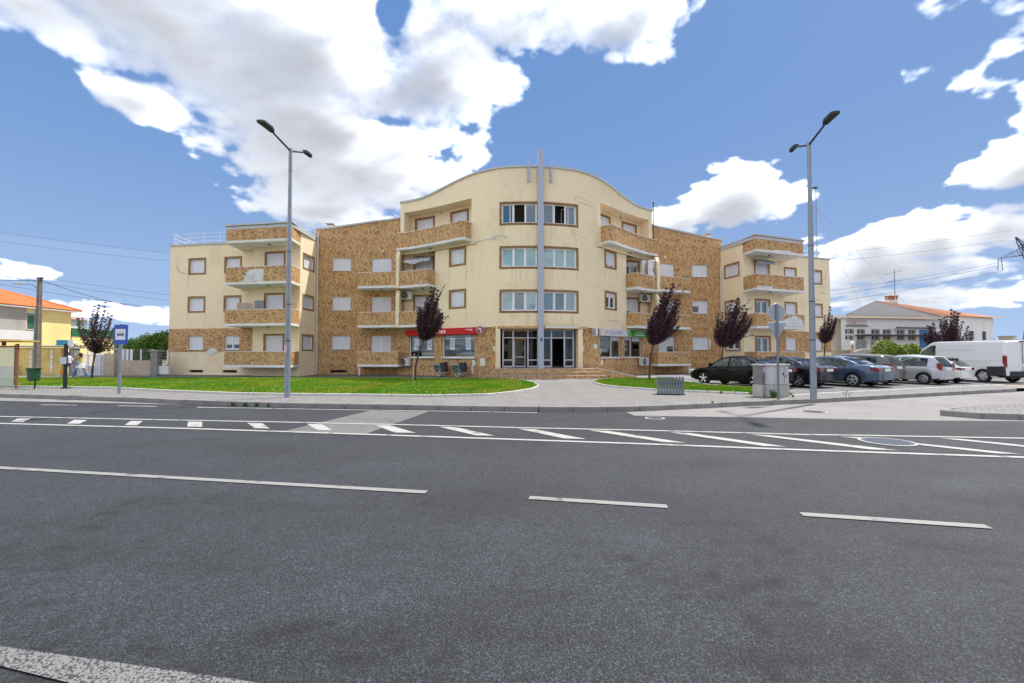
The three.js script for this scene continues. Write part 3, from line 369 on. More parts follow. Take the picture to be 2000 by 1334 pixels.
// --- wings
both((s) => {
  const E = OUT[s], wl = (a, c) => iv(s, a, c);
  const upper = [[24.22, 25.43, 7.76, 8.75], [21.3, 22.46, 7.76, 8.75], [24.22, 25.43, 4.91, 5.88], [21.3, 22.46, 4.91, 5.88]], low = [[24.21, 25.43, 2.03, 3.03], [21.25, 22.45, 2.03, 3.03]], vents = [[24.18, 25.36, 0.33, 0.53], [21.43, 22.6, 0.33, 0.53]];
  const op = (l) => l.map(([a, c, y0, y1]) => [...wl(a, c), y0, y1]);
  const [a, c] = wl(19.7, E);
  gridWall(new MB(), mainPos, a, c, 0.1, 1.86, op(vents)).build('wing_wall', M.cream, B); gridWall(new MB(), mainPos, a, c, 3.59, 9.84, op(upper)).build('wing_wall', M.cream, B);
  gridWall(new MB(), inset(mainPos, -0.02), a, c, 1.86, 3.59, op(low)).build('brick_band', M.brickH, B);
  for (const v of op(vents)) { const b = new MB(); b.ribbon(sample(mainPos, v[0], v[1], 1), -0.2, 0.25, v[2] - 0.02, v[3] + 0.02); b.build('vent', M.dark, B); new MB().ribbon(sample(mainPos, v[0], v[1], 1), -0.05, 0.06, v[2] + 0.08, v[2] + 0.1).build('vent_bar', M.darkMetal, B); }
  upper.forEach(([u0, u1, y0, y1]) => win(mainPos, ...wl(u0, u1), y0, y1, 'shutter', { surround: 0.13, sill: false }));
  low.forEach(([u0, u1, y0, y1], i) => win(inset(mainPos, -0.02), ...wl(u0, u1), y0, y1, i && s < 0 ? 'shutter2' : 'shutter', { open: i && s < 0 ? 0.38 : 0 }));
  // front block beside the middle
  const doors = [[17.58, 18.92, 1.02, 3.0], [17.58, 18.92, 3.78, 5.88], [17.58, 18.92, 6.62, 8.83]], bl = wl(16.35, 19.9);
  gridWall(new MB(), blockPos, ...bl, 0.1, 9.3, op(doors)).build('wing_wall', M.cream, B);
  doors.forEach(([u0, u1, y0, y1], i) => win(blockPos, ...wl(u0, u1), y0, y1, s > 0 && i < 2 ? 'glass2' : 'shutter', { surround: 0.13, sill: false, name: 'balcony_door', blind: s > 0 && i < 2 ? 3 : null }));
  // the return between the two planes, and the side wall towards the middle
  const x = s * 19.9; new MB().ribbon(s < 0 ? [[x, -5.6], [x, -4.75]] : [[x, -4.75], [x, -5.6]], 0, 0.2, 0.1, 9.3).build('wing_wall', M.cream, B);
  const sw = [[0.5, 2.02, 2.05, 3.0], [0.5, 2.02, 4.97, 5.86], [0.5, 2.02, 7.88, 8.8]], so = sw.map(([t0, t1, y0, y1]) => [...(s < 0 ? [t0, t1] : [-t1, -t0]), y0, y1]);
  const sidePos = sideOf(s);
  gridWall(new MB(), sidePos, ...(s < 0 ? [0, 2.6] : [-2.6, 0]), 0.1, 10.44, so).build('wing_wall', M.cream, B);
  so.forEach((o, i) => win(sidePos, ...o, s > 0 && i === 0 ? 'shutter2' : 'shutter', { surround: 0.12, sill: i === 0, open: i === 0 ? (s > 0 ? 0.7 : 0.03) : 0 }));
  // roofs and cornices
  const coreTop = 9.8;
  new MB().prism([[s * (E - 0.06), -7.85 - (E - 27.1) * 0.28], [s * 20.2, -5.95], [s * 19.5, -5.2], [s * 16.75, -4.15], [s * 16.45, -6.5], [s * 16.2, -17], [s * (E - 0.06), -17]], 0.1, coreTop).build('core', M.cream, B);
  { const b = new MB(), p = sample(mainPos, ...iv(s, 21.0, E + 0.06), 1); b.ribbon(p, 0.09, 0.45, 9.84, 9.96); b.build('cornice', M.cornice, B); }
  { const e = mainPos(s * E); new MB().ribbon(s < 0 ? [[e[0], -17], [e[0], e[1]]] : [[e[0], e[1]], [e[0], -17]], 0.012, 0.3, 0.1, 9.84).build('end_wall', M.cream, B); }
  // three balconies and the brick roof block above them, all on one outline
  const oc = [s * 21.2, -3.545], ic = [s * 16.35, -2.17], iw = [s * 16.35, -3.78], ow = [s * 21.2, -5.72];
  const outline = s < 0 ? [ow, oc, ic, iw] : [iw, ic, oc, ow];
  [[0.80, 1.85], [3.6, 4.7], [6.42, 7.6], [9.27, 10.42]].forEach(([y, t], k) => {
    const top = k === 3;
    new MB().prism(outline, y, y + 0.16).build(top ? 'roof_slab' : 'balcony_slab', M.slab, B);
    const front = offset(outline, -0.02), fr = front.slice(1, 3), sd = s < 0 ? front.slice(2, 4) : front.slice(0, 2), od = s < 0 ? front.slice(0, 2) : front.slice(2, 4);
    new MB().ribbon(fr, 0, 0.14, y + 0.16, t).build(top ? 'brick_parapet' : 'balcony_parapet', M.brickH, B);
    { const b = new MB(), cut = (a0, a1, f) => [lerp(a0[0], a1[0], f), lerp(a0[1], a1[1], f)]; const S2 = s < 0 ? [cut(sd[0], sd[1], 0.001), sd[1]] : [sd[0], cut(sd[1], sd[0], 0.001)]; b.ribbon(S2, 0.003, 0.12, y + 0.16, t - 0.002); b.build(top ? 'brick_parapet' : 'balcony_parapet', M.brickV, B); new MB().ribbon(od, 0.003, 0.12, y + 0.16, t - 0.002).build(top ? 'brick_parapet' : 'balcony_parapet', M.brickV, B); }
    if (!top) { new MB().ribbon(offset(outline, -0.09), 0.09, 0.09, t, t + 0.035).build('coping', M.slab, B); new MB().box(lerp(oc[0], ic[0], 0.45), y + 0.22, lerp(oc[1], ic[1], 0.45) + 0.02, 0.06, 0.05, 0.22, s * 0.28).build('drain_spout', M.slab, B); }
    new MB().cyl([lerp(oc[0], ic[0], 0.6), y - 0.05, lerp(oc[1], ic[1], 0.6) - 0.7], [lerp(oc[0], ic[0], 0.6), y + 0.01, lerp(oc[1], ic[1], 0.6) - 0.7], 0.09, 0.09, 10).build('ceiling_lamp', M.darkMetal, B);
    if (top) {
      new MB().prism(s < 0 ? [oc, ic, [s * 16.0, -6.4], [s * 21.2, -7.2]] : [ic, oc, [s * 21.2, -7.2], [s * 16.0, -6.4]], 10.2, 10.4).build('roof_deck', M.cornice, B);
      const c2 = s < 0 ? [ow, oc, ic, [s * 16.35, -3.75], [s * 16.06, -6.45]] : [[s * 16.06, -6.45], [s * 16.35, -3.75], ic, oc, ow];
      new MB().ribbon(c2, 0.08, 0.25, 10.42 + 0.022, 10.55).build('cornice', M.cornice, B);
    }
  });
  // roof railing
  const rp = [[s * 21.2, -6.2], ...[...Array(5)].map((_, i) => { const q = mainPos(s * lerp(21.9, E - 0.1, i / 4)); return [q[0], q[1] - 0.25]; }), [s * (E - 0.1), -12]];
  const b = new MB(); for (const y of [10.2, 10.5, 10.8]) b.tube(rp.map((p) => [p[0], y, p[1]]), 0.018, 6); b.build('railing', M.alu, B);
  for (const p of rp) new MB().cyl([p[0], 9.9, p[1]], [p[0], 10.82, p[1]], 0.02, 0.02, 6).build('railing_post', M.alu, B);
});
// --- brick walls between wings and middle
both((s) => {
  const rows = [[2.07, 3.07], [5.02, 6.03], [8.02, 9.0]], A = rows.map(([y0, y1]) => [...iv(s, 13.53, 14.87), y0, y1]), D = [[0.96, 3.05], [3.8, 6.0], [6.66, 8.95]].map(([y0, y1]) => [...iv(s, 10.45, 11.97), y0, y1]), vent = [...iv(s, 13.77, 14.98), 0.3, 0.5];
  gridWall(new MB(), brickPos, ...iv(s, 9.4, 16.15), 0.1, (u) => hBrick(u), [...A, ...D, vent], 0.45).build('brick_wall', M.brickV, B);
  A.forEach((o, i) => win(brickPos, ...o, 'shutter2', { open: s > 0 && i === 1 ? [0.62, 0] : 0 }));
  D.forEach((o, i) => win(brickPos, ...o, 'shutter2', { sill: false, name: 'balcony_door', open: s > 0 && i === 0 ? [0, 0.68] : 0 }));
  new MB().ribbon(sample(brickPos, vent[0], vent[1], 2), -0.2, 0.25, 0.28, 0.52).build('vent', M.dark, B);
  const p = sample(brickPos, ...iv(s, 9.45, 16.2), 22); new MB().ribbon(p, 0.09, 0.4, (q) => hBrick(q[0]), (q) => hBrick(q[0]) + 0.13).build('cornice', M.cornice, B);
  new MB().prism([[s * 16.1, -6.75], [s * 13, -6.65], [s * 10.6, -6.4], [s * 9.7, -5.95], [s * 9.7, -17], [s * 16.1, -17]], 0.1, 11.0).build('core', M.cream, B);
  // chimney on the roof, downpipe in the corner
  const c = new MB(); c.box(s * 15.3, 11.35, -7.1, 0.5, 0.5, 0.5); c.build('chimney', M.white, B); const k = new MB(); for (const a of [-0.18, 0.18]) for (const z of [-0.18, 0.18]) k.box(s * 15.3 + a, 11.66, -7.1 + z, 0.08, 0.14, 0.08); k.box(s * 15.3, 11.76, -7.1, 0.66, 0.06, 0.66, 0, 0.01); k.build('chimney_cap', M.concrete, B);
  new MB().cyl([s * 15.93, 0.2, -6.12], [s * 15.93, s > 0 ? 8.9 : 10.9, -6.12], 0.045, 0.045, 8).build('downpipe', M.slab, B);
  // balconies
  [[0.78, 1.84], [3.62, 4.72], [6.48, 7.64]].forEach(([y, t], k) => {
    const front = k === 0 ? [[s * 12.7, -6.12], [s * 12.7, -4.9], [s * 11.2, -4.46], [s * 9.62, -3.98], [s * 9.35, -5.2]] : [[s * 12.7, -6.12], [s * 12.7, -4.9], [s * 11.2, -4.46], [s * 9.83, -4.06]];
    const o = s < 0 ? front : front.slice().reverse();
    new MB().prism([...o, ...(k ? (s < 0 ? [[-9.83, -5.6], [-10.6, -5.95]] : [[10.6, -5.95], [9.83, -5.6]]) : s < 0 ? [[-10.2, -5.7]] : [[10.2, -5.7]])].filter(Boolean), y, y + 0.17).build('balcony_slab', M.slab, B);
    new MB().ribbon(offset(o, -0.02), 0, 0.13, y + 0.17, t).build('balcony_parapet', M.brickV, B);
    new MB().ribbon(offset(o, -0.085), 0.085, 0.085, t, t + 0.035).build('coping', M.slab, B);
    new MB().box(s * 11.2, y + 0.23, -4.42, 0.07, 0.05, 0.2).build('drain_spout', M.slab, B);
    new MB().cyl([s * 11, y - 0.05, -5.2], [s * 11, y + 0.01, -5.2], 0.09, 0.09, 10).build('ceiling_lamp', M.darkMetal, B);
  });
  const wl = new MB(); wl.ball([s * 11.1, 9.45, -5.98 + 0.1], 0.12, 7); wl.build('wall_lamp', plain(0.75, 0.72, 0.62, 0.3), B);
  new MB().box(s * 12.55, 0.47, -4.98, 0.09, 0.62, 0.09).build('slab_post', M.slab, B);
});
// --- the middle: upper floors
const MAINW = [[4.5, 5.77], [7.37, 8.62], [10.24, 11.53]];
{
  const op = [], flank = [];
  both((s) => { op.push([...iv(s, 0.2, 2.5), 4.5, 5.77], [...iv(s, 0.2, 2.5), 7.37, 8.62]); for (const [y0, y1] of [[4.93, 6.0], [7.86, 8.9]]) flank.push([...iv(s, 4.92, 5.86), y0, y1]); });
  gridWall(new MB(), midPos, -7.0, 7.0, 3.56, 9.05, [...op, ...flank], 0.35).build('front_wall', M.cream, B);
  const op4 = []; both((s) => op4.push([...iv(s, 0.2, 2.5), 10.24, 11.53], [...iv(s, 4.45, 9.4), 9.4, 12.2, 1.05]));
  gridWall(new MB(), midPos, -9.7, 9.7, 9.05, (u) => hMid(u), op4, 0.35).build('front_wall', M.cream, B);
  new MB().ribbon(sample(midPos, -9.72, 9.72, 70), 0.1, 0.45, (p) => hMid(p[0]), (p) => hMid(p[0]) + 0.12).build('cornice', M.cornice, B);
  // soffit of the bulge, and cores that close the floors
  const ring = (d, a, n) => sample(inset(midPos, d), -a, a, n);
  new MB().prism([...ring(0.0, 7.0, 40), [9.7, -5.4], [9.7, -17], [-9.7, -17], [-9.7, -5.4]], 3.46, 3.56).build('soffit', M.cream, B);
  new MB().prism([...ring(0.36, 6.9, 40), [7.2, -5.25], [9.72, -5.8], [9.72, -17], [-9.72, -17], [-9.72, -5.8], [-7.2, -5.25]], 3.56, 9.2).build('core', M.cream, B);
  new MB().prism([...ring(1.35, 9.0, 40), [9.6, -17], [-9.6, -17]], 9.2, 12.3).build('core', M.roomGrey, B);
  new MB().prism([...ring(0.3, 9.6, 40), [9.65, -17], [-9.65, -17]], 12.3, 12.8).build('roof_deck', M.cornice, B);
  both((s) => {
    MAINW.forEach(([y0, y1], k) => {
      for (let i = 0; i < 3; i++) { // three lights each side, the middle one opens
        const a = lerp(0.2, 2.5, i / 3), c = lerp(0.2, 2.5, (i + 1) / 3), [t0, t1] = iv(s, a, c), ajar = k === 2 && i === 1;
        const o = win(midPos, t0, t1, y0, y1, 'glass', { sill: false, blind: ajar ? null : k === 1 ? 0 : k === 0 ? (i === 1 ? 3 : 1) : s < 0 && i === 2 ? 2 : 3 });
        if (ajar) { for (const ch of [...o.children]) { if (ch.name === 'pane') { ch.rotation.y = s < 0 ? 1.15 : -1.15; ch.position.set(s < 0 ? -0.33 : 0.33, 0, -0.4); } if (ch.name === 'sash') { ch.rotation.y = s < 0 ? 1.15 : -1.15; ch.position.set(s < 0 ? -0.33 : 0.33, 0, -0.4); } } }
      }
      const [t0, t1] = iv(s, 0.2, 2.5); ringBand(midPos, t0, t1, y0, y1, 0.13, 0.022, 6).build('window_surround', M.brickDark, B);
      new MB().ribbon(sample(midPos, t0, t1, 6), 0.06, 0.12, y0, y0 + 0.03).build('sill', M.slab, B);
    });
    [[4.93, 6.0], [7.86, 8.9]].forEach(([y0, y1], k) => win(midPos, ...iv(s, 4.92, 5.86), y0, y1, 'shutter2', { surround: 0.13, open: s > 0 && k === 0 ? 0.78 : s > 0 ? 0.14 : 0.05, sill: false }));
    // loggia of the top floor
    const rec = inset(midPos, 1.0);
    gridWall(new MB(), rec, ...iv(s, 4.0, 9.9), 9.3, 12.3, [[...iv(s, 7.85, 9.0), 9.5, 11.85], [...iv(s, 5.4, 6.45), 9.5, 11.85]], 0.4, 0.2).build('loggia_wall', M.cream, B);
    win(rec, ...iv(s, 7.85, 9.0), 9.5, 11.85, 'shutter2', { surround: 0.14, sill: false, name: 'balcony_door' }); win(rec, ...iv(s, 5.4, 6.45), 9.5, 11.85, 'shutter2', { surround: 0.14, sill: false, name: 'balcony_door' });
    new MB().cyl([s * 6.6, 11.95, -3.4], [s * 6.6, 12.2, -3.4], 0.012, 0.012, 6).ball([s * 6.6, 11.85, -3.4], 0.1, 7, 1.4).build('hanging_lamp', plain(0.35, 0.33, 0.25, 0.4), B);
    // lower loggias beside the bulge
    const lp = (u) => [u, -4.9 - (Math.abs(u) - 7) * 0.2], [d0, d1] = iv(s, 7.3, 8.6);
    gridWall(new MB(), lp, ...iv(s, 6.95, 9.75), 3.56, 9.25, [[d0, d1, 3.8, 5.98], [d0, d1, 6.64, 8.88]], 9, 0.2).build('loggia_wall', M.cream, B);
    [[3.8, 5.98], [6.64, 8.88]].forEach(([y0, y1], k) => win(lp, d0, d1, y0, y1, 'shutter2', { surround: 0.13, sill: false, name: 'balcony_door', open: s > 0 ? (k ? [0.9, 0.9] : [0.6, 0]) : k ? [0.62, 0] : 0 }));
    new MB().ribbon(s < 0 ? [[-6.99, -5.1], [-6.99, -3.42]] : [[6.99, -3.42], [6.99, -5.1]], 0.0, 0.3, 3.57, 9.2).build('return_wall', M.cream, B);
    [[3.6, 6.42], [6.42, 9.25]].forEach(([y0, y1]) => { // fin between the balconies, swept back below the slab above
      const prof = [[-5.6, y0], [-3.96, y0], [-3.96, y1 - 0.78]]; for (let i = 1; i <= 6; i++) { const a = i / 6 * Math.PI / 2; prof.push([-3.96 - 0.55 * (1 - Math.cos(a)), y1 - 0.78 + 0.74 * Math.sin(a) * (0.6 + 0.4 * i / 6)]); } prof.push([-5.6, y1 - 0.02]);
      const sh = new THREE.Shape(prof.map(([z, y]) => new THREE.Vector2(z, y))), g = new THREE.ExtrudeGeometry(sh, { depth: 0.24, bevelEnabled: false }); g.rotateY(-Math.PI / 2); g.translate(s * 9.71 + 0.12, 0, 0); mesh('balcony_fin', g, M.cream, B);
    });
    // balconies of the middle
    const hb = (pts, back, y, t) => { const o = s < 0 ? pts.map(([u, v]) => [-u, v]) : pts.slice().reverse().map(([u, v]) => [u, v]); const bk = (s < 0 ? back.map(([u, v]) => [-u, v]) : back.slice().reverse()); new MB().prism([...o, ...bk], y, y + 0.17).build('balcony_slab', M.slab, B); new MB().ribbon(offset(o, -0.02), 0, 0.13, y + 0.17, t).build('balcony_parapet', M.brickV, B); new MB().ribbon(offset(o, -0.085), 0.085, 0.085, t, t + 0.035).build('coping', M.slab, B); const q = o[Math.floor(o.length / 2)]; new MB().box(q[0], y + 0.24, q[1] + 0.06, 0.07, 0.05, 0.3, s * 0.6).build('drain_spout', M.slab, B); new MB().cyl([q[0], y - 0.05, q[1] - 0.75], [q[0], y + 0.01, q[1] - 0.75], 0.09, 0.09, 10).build('ceiling_lamp', M.darkMetal, B); };
    const c4 = curve([[4.86, -0.78], [6.2, -1.82], [7.5, -2.92], [8.7, -3.86], [9.3, -4.22], [9.9, -4.48]]), far = [...Array(17)].map((_, i) => { const u = lerp(9.9, 4.86, i / 16); return [u, c4(u)]; });
    hb([[9.9, -5.3], ...far, [4.45, -1.34]], [[5.7, -2.3], [7, -3.34], [8.3, -4.27], [9.6, -5.0]], 9.25, 10.5);
    for (const [y, t] of [[3.6, 4.7], [6.42, 7.6]]) hb([[9.58, -4.0], [9.0, -3.72], [8.4, -3.34], [7.9, -3.0], [7.45, -2.66], [7.02, -3.4]], [[7.02, -4.9], [9.58, -5.4]], y, t);
    new MB().ribbon(sample(midPos, ...iv(s, 4.1, 6.98), 8), 0.03, 0.02, 9.03, 9.07).build('trim_line', plain(0.34, 0.22, 0.12, 0.8), B);
  });
  // mast on the axis, with a fin each side
  new MB().box(0, 7.78, 0.2, 0.36, 14.3, 0.3, 0, 0.012).build('mast', M.column, B);
  for (const u of [-0.78, 0.72]) new MB().box(u, 13.56, 0.12, 0.1, 1.3, 0.28, 0, 0.006).build('mast_fin', M.column, B);
  const pp = new MB(); pp.cyl([9.78, 9.4, -5.0], [9.78, 13.5, -5.0], 0.035, 0.035, 8).cyl([9.78, 13.5, -5.0], [9.78, 13.62, -5.0], 0.1, 0.02, 10); pp.build('vent_pipe', M.darkMetal, B);
}
// --- the middle: street level with two shops and the entrance
{
  const g = inset(midPos, 0.14), shops = [[...iv(-1, 4.3, 6.55), 1.45, 3.2], [...iv(-1, 7.15, 9.05), 1.45, 3.2], [...iv(1, 4.5, 6.58), 1.45, 3.02], [...iv(1, 6.92, 8.75), 1.45, 3.02]];
  both((s) => gridWall(new MB(), g, ...iv(s, 2.88, 9.8), 0.1, 3.5, shops.filter((o) => o[0] * s > 0), 0.35, 0.3).build('shop_wall', M.brickV, B));
  const floor = new MB(); floor.prism([...sample(inset(midPos, 0.45), -9.5, 9.5, 30), [9.6, -8.2], [-9.6, -8.2]], 0.6, 0.78); floor.build('shop_floor', M.concrete, B);
  new MB().box(0, 2.0, -12.6, 19.4, 3.0, 8.8).build('core', M.roomGrey, B);
  for (const u of [-9.72, -2.95, 2.95, 9.72]) new MB().box(u, 2.05, u * u > 50 ? -6.8 : -4.9, 0.12, 2.7, u * u > 50 ? 3.0 : 6.6).build('partition', M.roomGrey, B);
  shops.forEach((o, k) => { // shop windows: white frame, panes, sill
    const p = g(o[0]), q = g(o[1]), w = Math.hypot(q[0] - p[0], q[1] - p[1]), h = o[3] - o[2], n = [-(q[1] - p[1]) / w, (q[0] - p[0]) / w], f = new MB(), Z = -0.14, red = k < 2;
    f.box(-w / 2 + 0.035, h / 2, Z, 0.07, h, 0.07).box(w / 2 - 0.035, h / 2, Z, 0.07, h, 0.07).box(0, h - 0.035, Z, w - 0.14, 0.07, 0.07).box(0, 0.035, Z, w - 0.14, 0.07, 0.07);
    if (!red) f.box(k === 2 ? 0.16 : -0.22, h / 2, Z, 0.1, h - 0.14, 0.08).box(k === 2 ? w / 4 + 0.08 : w / 4 - 0.1, h - 0.22, Z + 0.005, w / 2 - 0.2, 0.3, 0.06).box(k === 3 ? -w / 4 - 0.1 : w / 4 + 0.08, h - 0.18, Z + 0.006, w / 2 - 0.34, 0.2, 0.06);
    const fr = f.build('shop_window', red ? M.frameWhite : M.alu, B); fr.position.set((p[0] + q[0]) / 2, o[2], (p[1] + q[1]) / 2); fr.rotation.y = Math.atan2(n[0], n[1]);
    new MB().box(0, h / 2, Z - 0.02, w - 0.14, h - 0.14, 0.01).build('pane', M.glass, fr);
    if (red) new MB().box(0, h * 0.76, Z - 0.035, w - 0.14, 0.03, 0.015).build('rail', M.alu, fr);
    new MB().box(0, -0.03, 0.0, w + 0.14, 0.06, 0.3, 0, 0.008).build('sill', M.slab, fr);
    // shelves and counters that show behind the glass
    if (!red) { const s2 = new MB(); for (let i = 0; i < 4; i++) s2.box(0.3, 0.15 + i * 0.42, -1.3, w * 0.5, 0.03, 0.35); s2.build('shelf', M.slab, fr); const r = rng(40 + k), it = new MB([1, 1, 1]); for (let i = 0; i < 26; i++) { it.col = [0.1 + 0.5 * r(), 0.1 + 0.4 * r(), 0.1 + 0.45 * r()]; it.box(0.3 + (r() - 0.5) * w * 0.45, 0.165 + Math.floor(r() * 4) * 0.42 + 0.09, -1.25, 0.08 + 0.05 * r(), 0.18, 0.1); } it.build('goods', std({ vertexColors: true }), fr); }
    else { const c = new MB(); c.box(0, -0.1, -1.6, w * 0.9, 0.9, 0.5); c.build('counter', M.greyPlaster, fr); }
  });
  // entrance: landing, steps, pilasters, lintel, doors
  M.tread = std({ map: plasterTex([0.5, 0.42, 0.34], 311, 1.7, 0.4), roughness: 0.8 });
  const stepS = [[0.78, 0.5, -3.2, 3.5], [0.57, 0.85, -3.5, 3.75], [0.36, 1.2, -3.78, 4.0]];
  stepS.forEach(([y, z, a, c]) => { new MB().box((a + c) / 2, (y + 0.1) / 2 - 0.02, (z - 0.02 - 1.6) / 2, c - a - 0.06, y - 0.06, z - 0.02 + 1.6).build('step', M.brickV, B); new MB().box((a + c) / 2, y - 0.025, (z - 1.6) / 2, c - a, 0.05, z + 1.6, 0, 0.01).build('tread', M.tread, B); });
  { const sh = new THREE.Shape([[3.5, 0.1], [6.3, 0.12], [6.3, 0.2], [3.5, 0.8]].map((p) => new THREE.Vector2(...p))), e = new THREE.ExtrudeGeometry(sh, { depth: 0.18, bevelEnabled: false }); e.translate(0, 0, 0.32); mesh('ramp_wall', e, M.brickV, B); const c = new MB(); c.quad([3.5, 0.8, 0.54], [6.32, 0.2, 0.54], [6.32, 0.2, 0.28], [3.5, 0.8, 0.28]).quad([3.5, 0.84, 0.54], [6.32, 0.24, 0.54], [6.32, 0.24, 0.28], [3.5, 0.84, 0.28]).quad([3.5, 0.8, 0.54], [6.32, 0.2, 0.54], [6.32, 0.24, 0.54], [3.5, 0.84, 0.54]); c.build('ramp_coping', M.slab, B); new MB().prism([[3.5, 0.3], [6.2, 0.3], [6.2, -2.4], [3.5, -0.9]], 0.1, 0.165).build('ramp', M.concrete, B); }
  for (const u of [-2.72, 2.72]) new MB().box(u, 2.12, -0.62, 0.3, 2.7, 0.75, 0, 0.01).build('pilaster', M.cream, B);
  new MB().ribbon(sample(inset(midPos, 0.14), -3.0, 3.2, 12), 0.32, 0.5, 3.34, 3.5).build('lintel', M.brickV, B);
  new MB().ribbon(sample(inset(midPos, 0.14), 0.3, 2.6, 6), 0.335, 0.1, 3.38, 3.5).build('light_box', M.slab, B);
  const fr = new MB(), X = [[-2.25, -1.75, 1], [-1.58, -0.75, 2], [-0.6, -0.08, 1], [0.4, 0.83, 1], [0.98, 1.72, 3], [1.88, 2.34, 1]], y0 = 0.8, y1 = 3.34, yt = 2.78, yl = 1.3, Z = -1.02;
  const posts = [-2.34, -1.665, -0.675, 0.0, 0.32, 0.905, 1.8, 2.42]; posts.forEach((x) => fr.box(x, (y0 + y1) / 2, Z, 0.1, y1 - y0, 0.09)); fr.box(0.04, y1 - 0.03, Z, 4.86, 0.06, 0.085); fr.box(0.04, yt, Z, 4.86, 0.07, 0.08);
  const door = fr.build('entrance_frame', M.alu, B);
  X.forEach(([a, c, t]) => {
    const m = (a + c) / 2, w = c - a + 0.06; new MB().box(m, (yt + y1) / 2, Z - 0.01, w, y1 - yt - 0.1, 0.012).build('transom_pane', M.darkGlass, door);
    if (t === 1) { new MB().box(m, yl, Z + 0.001, w, 0.08, 0.07).box(m, y0 + 0.06, Z + 0.001, w, 0.12, 0.07).build('rail', M.alu, door); new MB().box(m, (yl + yt) / 2, Z - 0.01, w, yt - yl - 0.1, 0.012).build('pane', M.glass, door); new MB().box(m, (yl + y0) / 2 + 0.04, Z - 0.01, w, yl - y0 - 0.16, 0.012).build('pane', M.glass, door); }
    if (t === 2) { const d = new MB(); d.box(m - 0.36, 1.75, Z - 0.5, 0.06, 1.9, 0.05).box(m + 0.36, 1.75, Z - 0.5, 0.06, 1.9, 0.05).box(m, 2.68, Z - 0.5, 0.66, 0.06, 0.05).box(m, 1.5, Z - 0.5, 0.66, 0.06, 0.05).box(m, 0.86, Z - 0.5, 0.66, 0.12, 0.05); const dd = d.build('inner_door', M.alu, B); new MB().box(m, 1.75, Z - 0.52, 0.68, 1.85, 0.012).build('pane', M.darkGlass, dd); new MB().box(m, 2.69, Z - 0.42, 0.7, 0.16, 0.02).build('door_head', plain(0.5, 0.27, 0.02, 0.6), B); }
  });
  const num = canvasTex(64, 96, (c) => { c.fillStyle = '#6f7486'; c.fillRect(0, 0, 64, 96); c.fillStyle = '#14161c'; c.font = 'bold 84px sans-serif'; c.textAlign = 'center'; c.fillText('2', 32, 80); });
  { const b = new MB(); b.quad([-0.06, 2.5, 0.354], [0.1, 2.5, 0.354], [0.1, 2.74, 0.354], [-0.06, 2.74, 0.354], null, [[0, 0], [1, 0], [1, 1], [0, 1]]); b.build('house_number', std({ map: num, roughness: 0.5 }), B); }
  const box = (u, y, w, h, name) => { const p = g(u), n = nrm(g, u); new MB().box(0, 0, 0.02, w, h, 0.06, 0, 0.008).build(name, plain(0.78, 0.76, 0.66, 0.5), B).position.set(p[0], y, p[1]); const o = B.children[B.children.length - 1]; o.rotation.y = Math.atan2(n[0], n[2]); };
  box(-2.95, 2.05, 0.24, 0.34, 'letter_box'); box(3.02, 2.05, 0.2, 0.3, 'letter_box'); box(-3.75, 1.15, 0.36, 0.52, 'meter_box'); box(-4.35, 1.1, 0.24, 0.4, 'meter_box'); box(-4.42, 0.65, 0.16, 0.55, 'meter_box'); box(4.62, 1.12, 0.2, 0.4, 'meter_box');
}
function canvasTex(w, h, draw) { const c = document.createElement('canvas'); c.width = w; c.height = h; draw(c.getContext('2d')); const t = new THREE.CanvasTexture(c); t.colorSpace = THREE.SRGBColorSpace; return t; }
// --- wear: fallen cladding, mortar repairs, cracks
function patch(pos, poly, m, name, proud = 0.006, label) { const b = new MB(), f = THREE.ShapeUtils.triangulateShape(poly.map((p) => new THREE.Vector2(...p)), []); for (const t of f) { const P = t.map((i) => { const [s, y] = poly[i], p = pos(s), n = nrm(pos, s); return [p[0] + n[0] * proud, y, p[1] + n[2] * proud]; }), n = nrm(pos, poly[t[0]][0]), w = cross(sub(P[1], P[0]), sub(P[2], P[0])), ok = w[0] * n[0] + w[2] * n[2] > 0; ok ? b.tri(P[0], P[1], P[2]) : b.tri(P[0], P[2], P[1]); } b.build(name, m, B, label); }
function stroke(pos, pts, w, m, name, seed = 1) { const r = rng(seed * 97), up = [], dn = []; const fine = []; for (let i = 0; i + 1 < pts.length; i++) for (let k = 0; k < 6; k++) fine.push([lerp(pts[i][0], pts[i + 1][0], k / 6), lerp(pts[i][1], pts[i + 1][1], k / 6)]); fine.push(pts[pts.length - 1]); fine.forEach(([s, y], i) => { const e = i === 0 || i === fine.length - 1 ? 0.15 : 0.6 + 0.8 * r(), j = (r() - 0.5) * w * 0.8, vert = Math.abs((fine[Math.min(i + 1, fine.length - 1)][1] - fine[Math.max(0, i - 1)][1])) > Math.abs(fine[Math.min(i + 1, fine.length - 1)][0] - fine[Math.max(0, i - 1)][0]); vert ? (up.push([s - w * e / 2 + j, y]), dn.push([s + w * e / 2 + j, y])) : (up.push([s, y + w * e / 2 + j]), dn.push([s, y - w * e / 2 + j])); }); patch(pos, [...up, ...dn.reverse()], m, name, 0.012); }
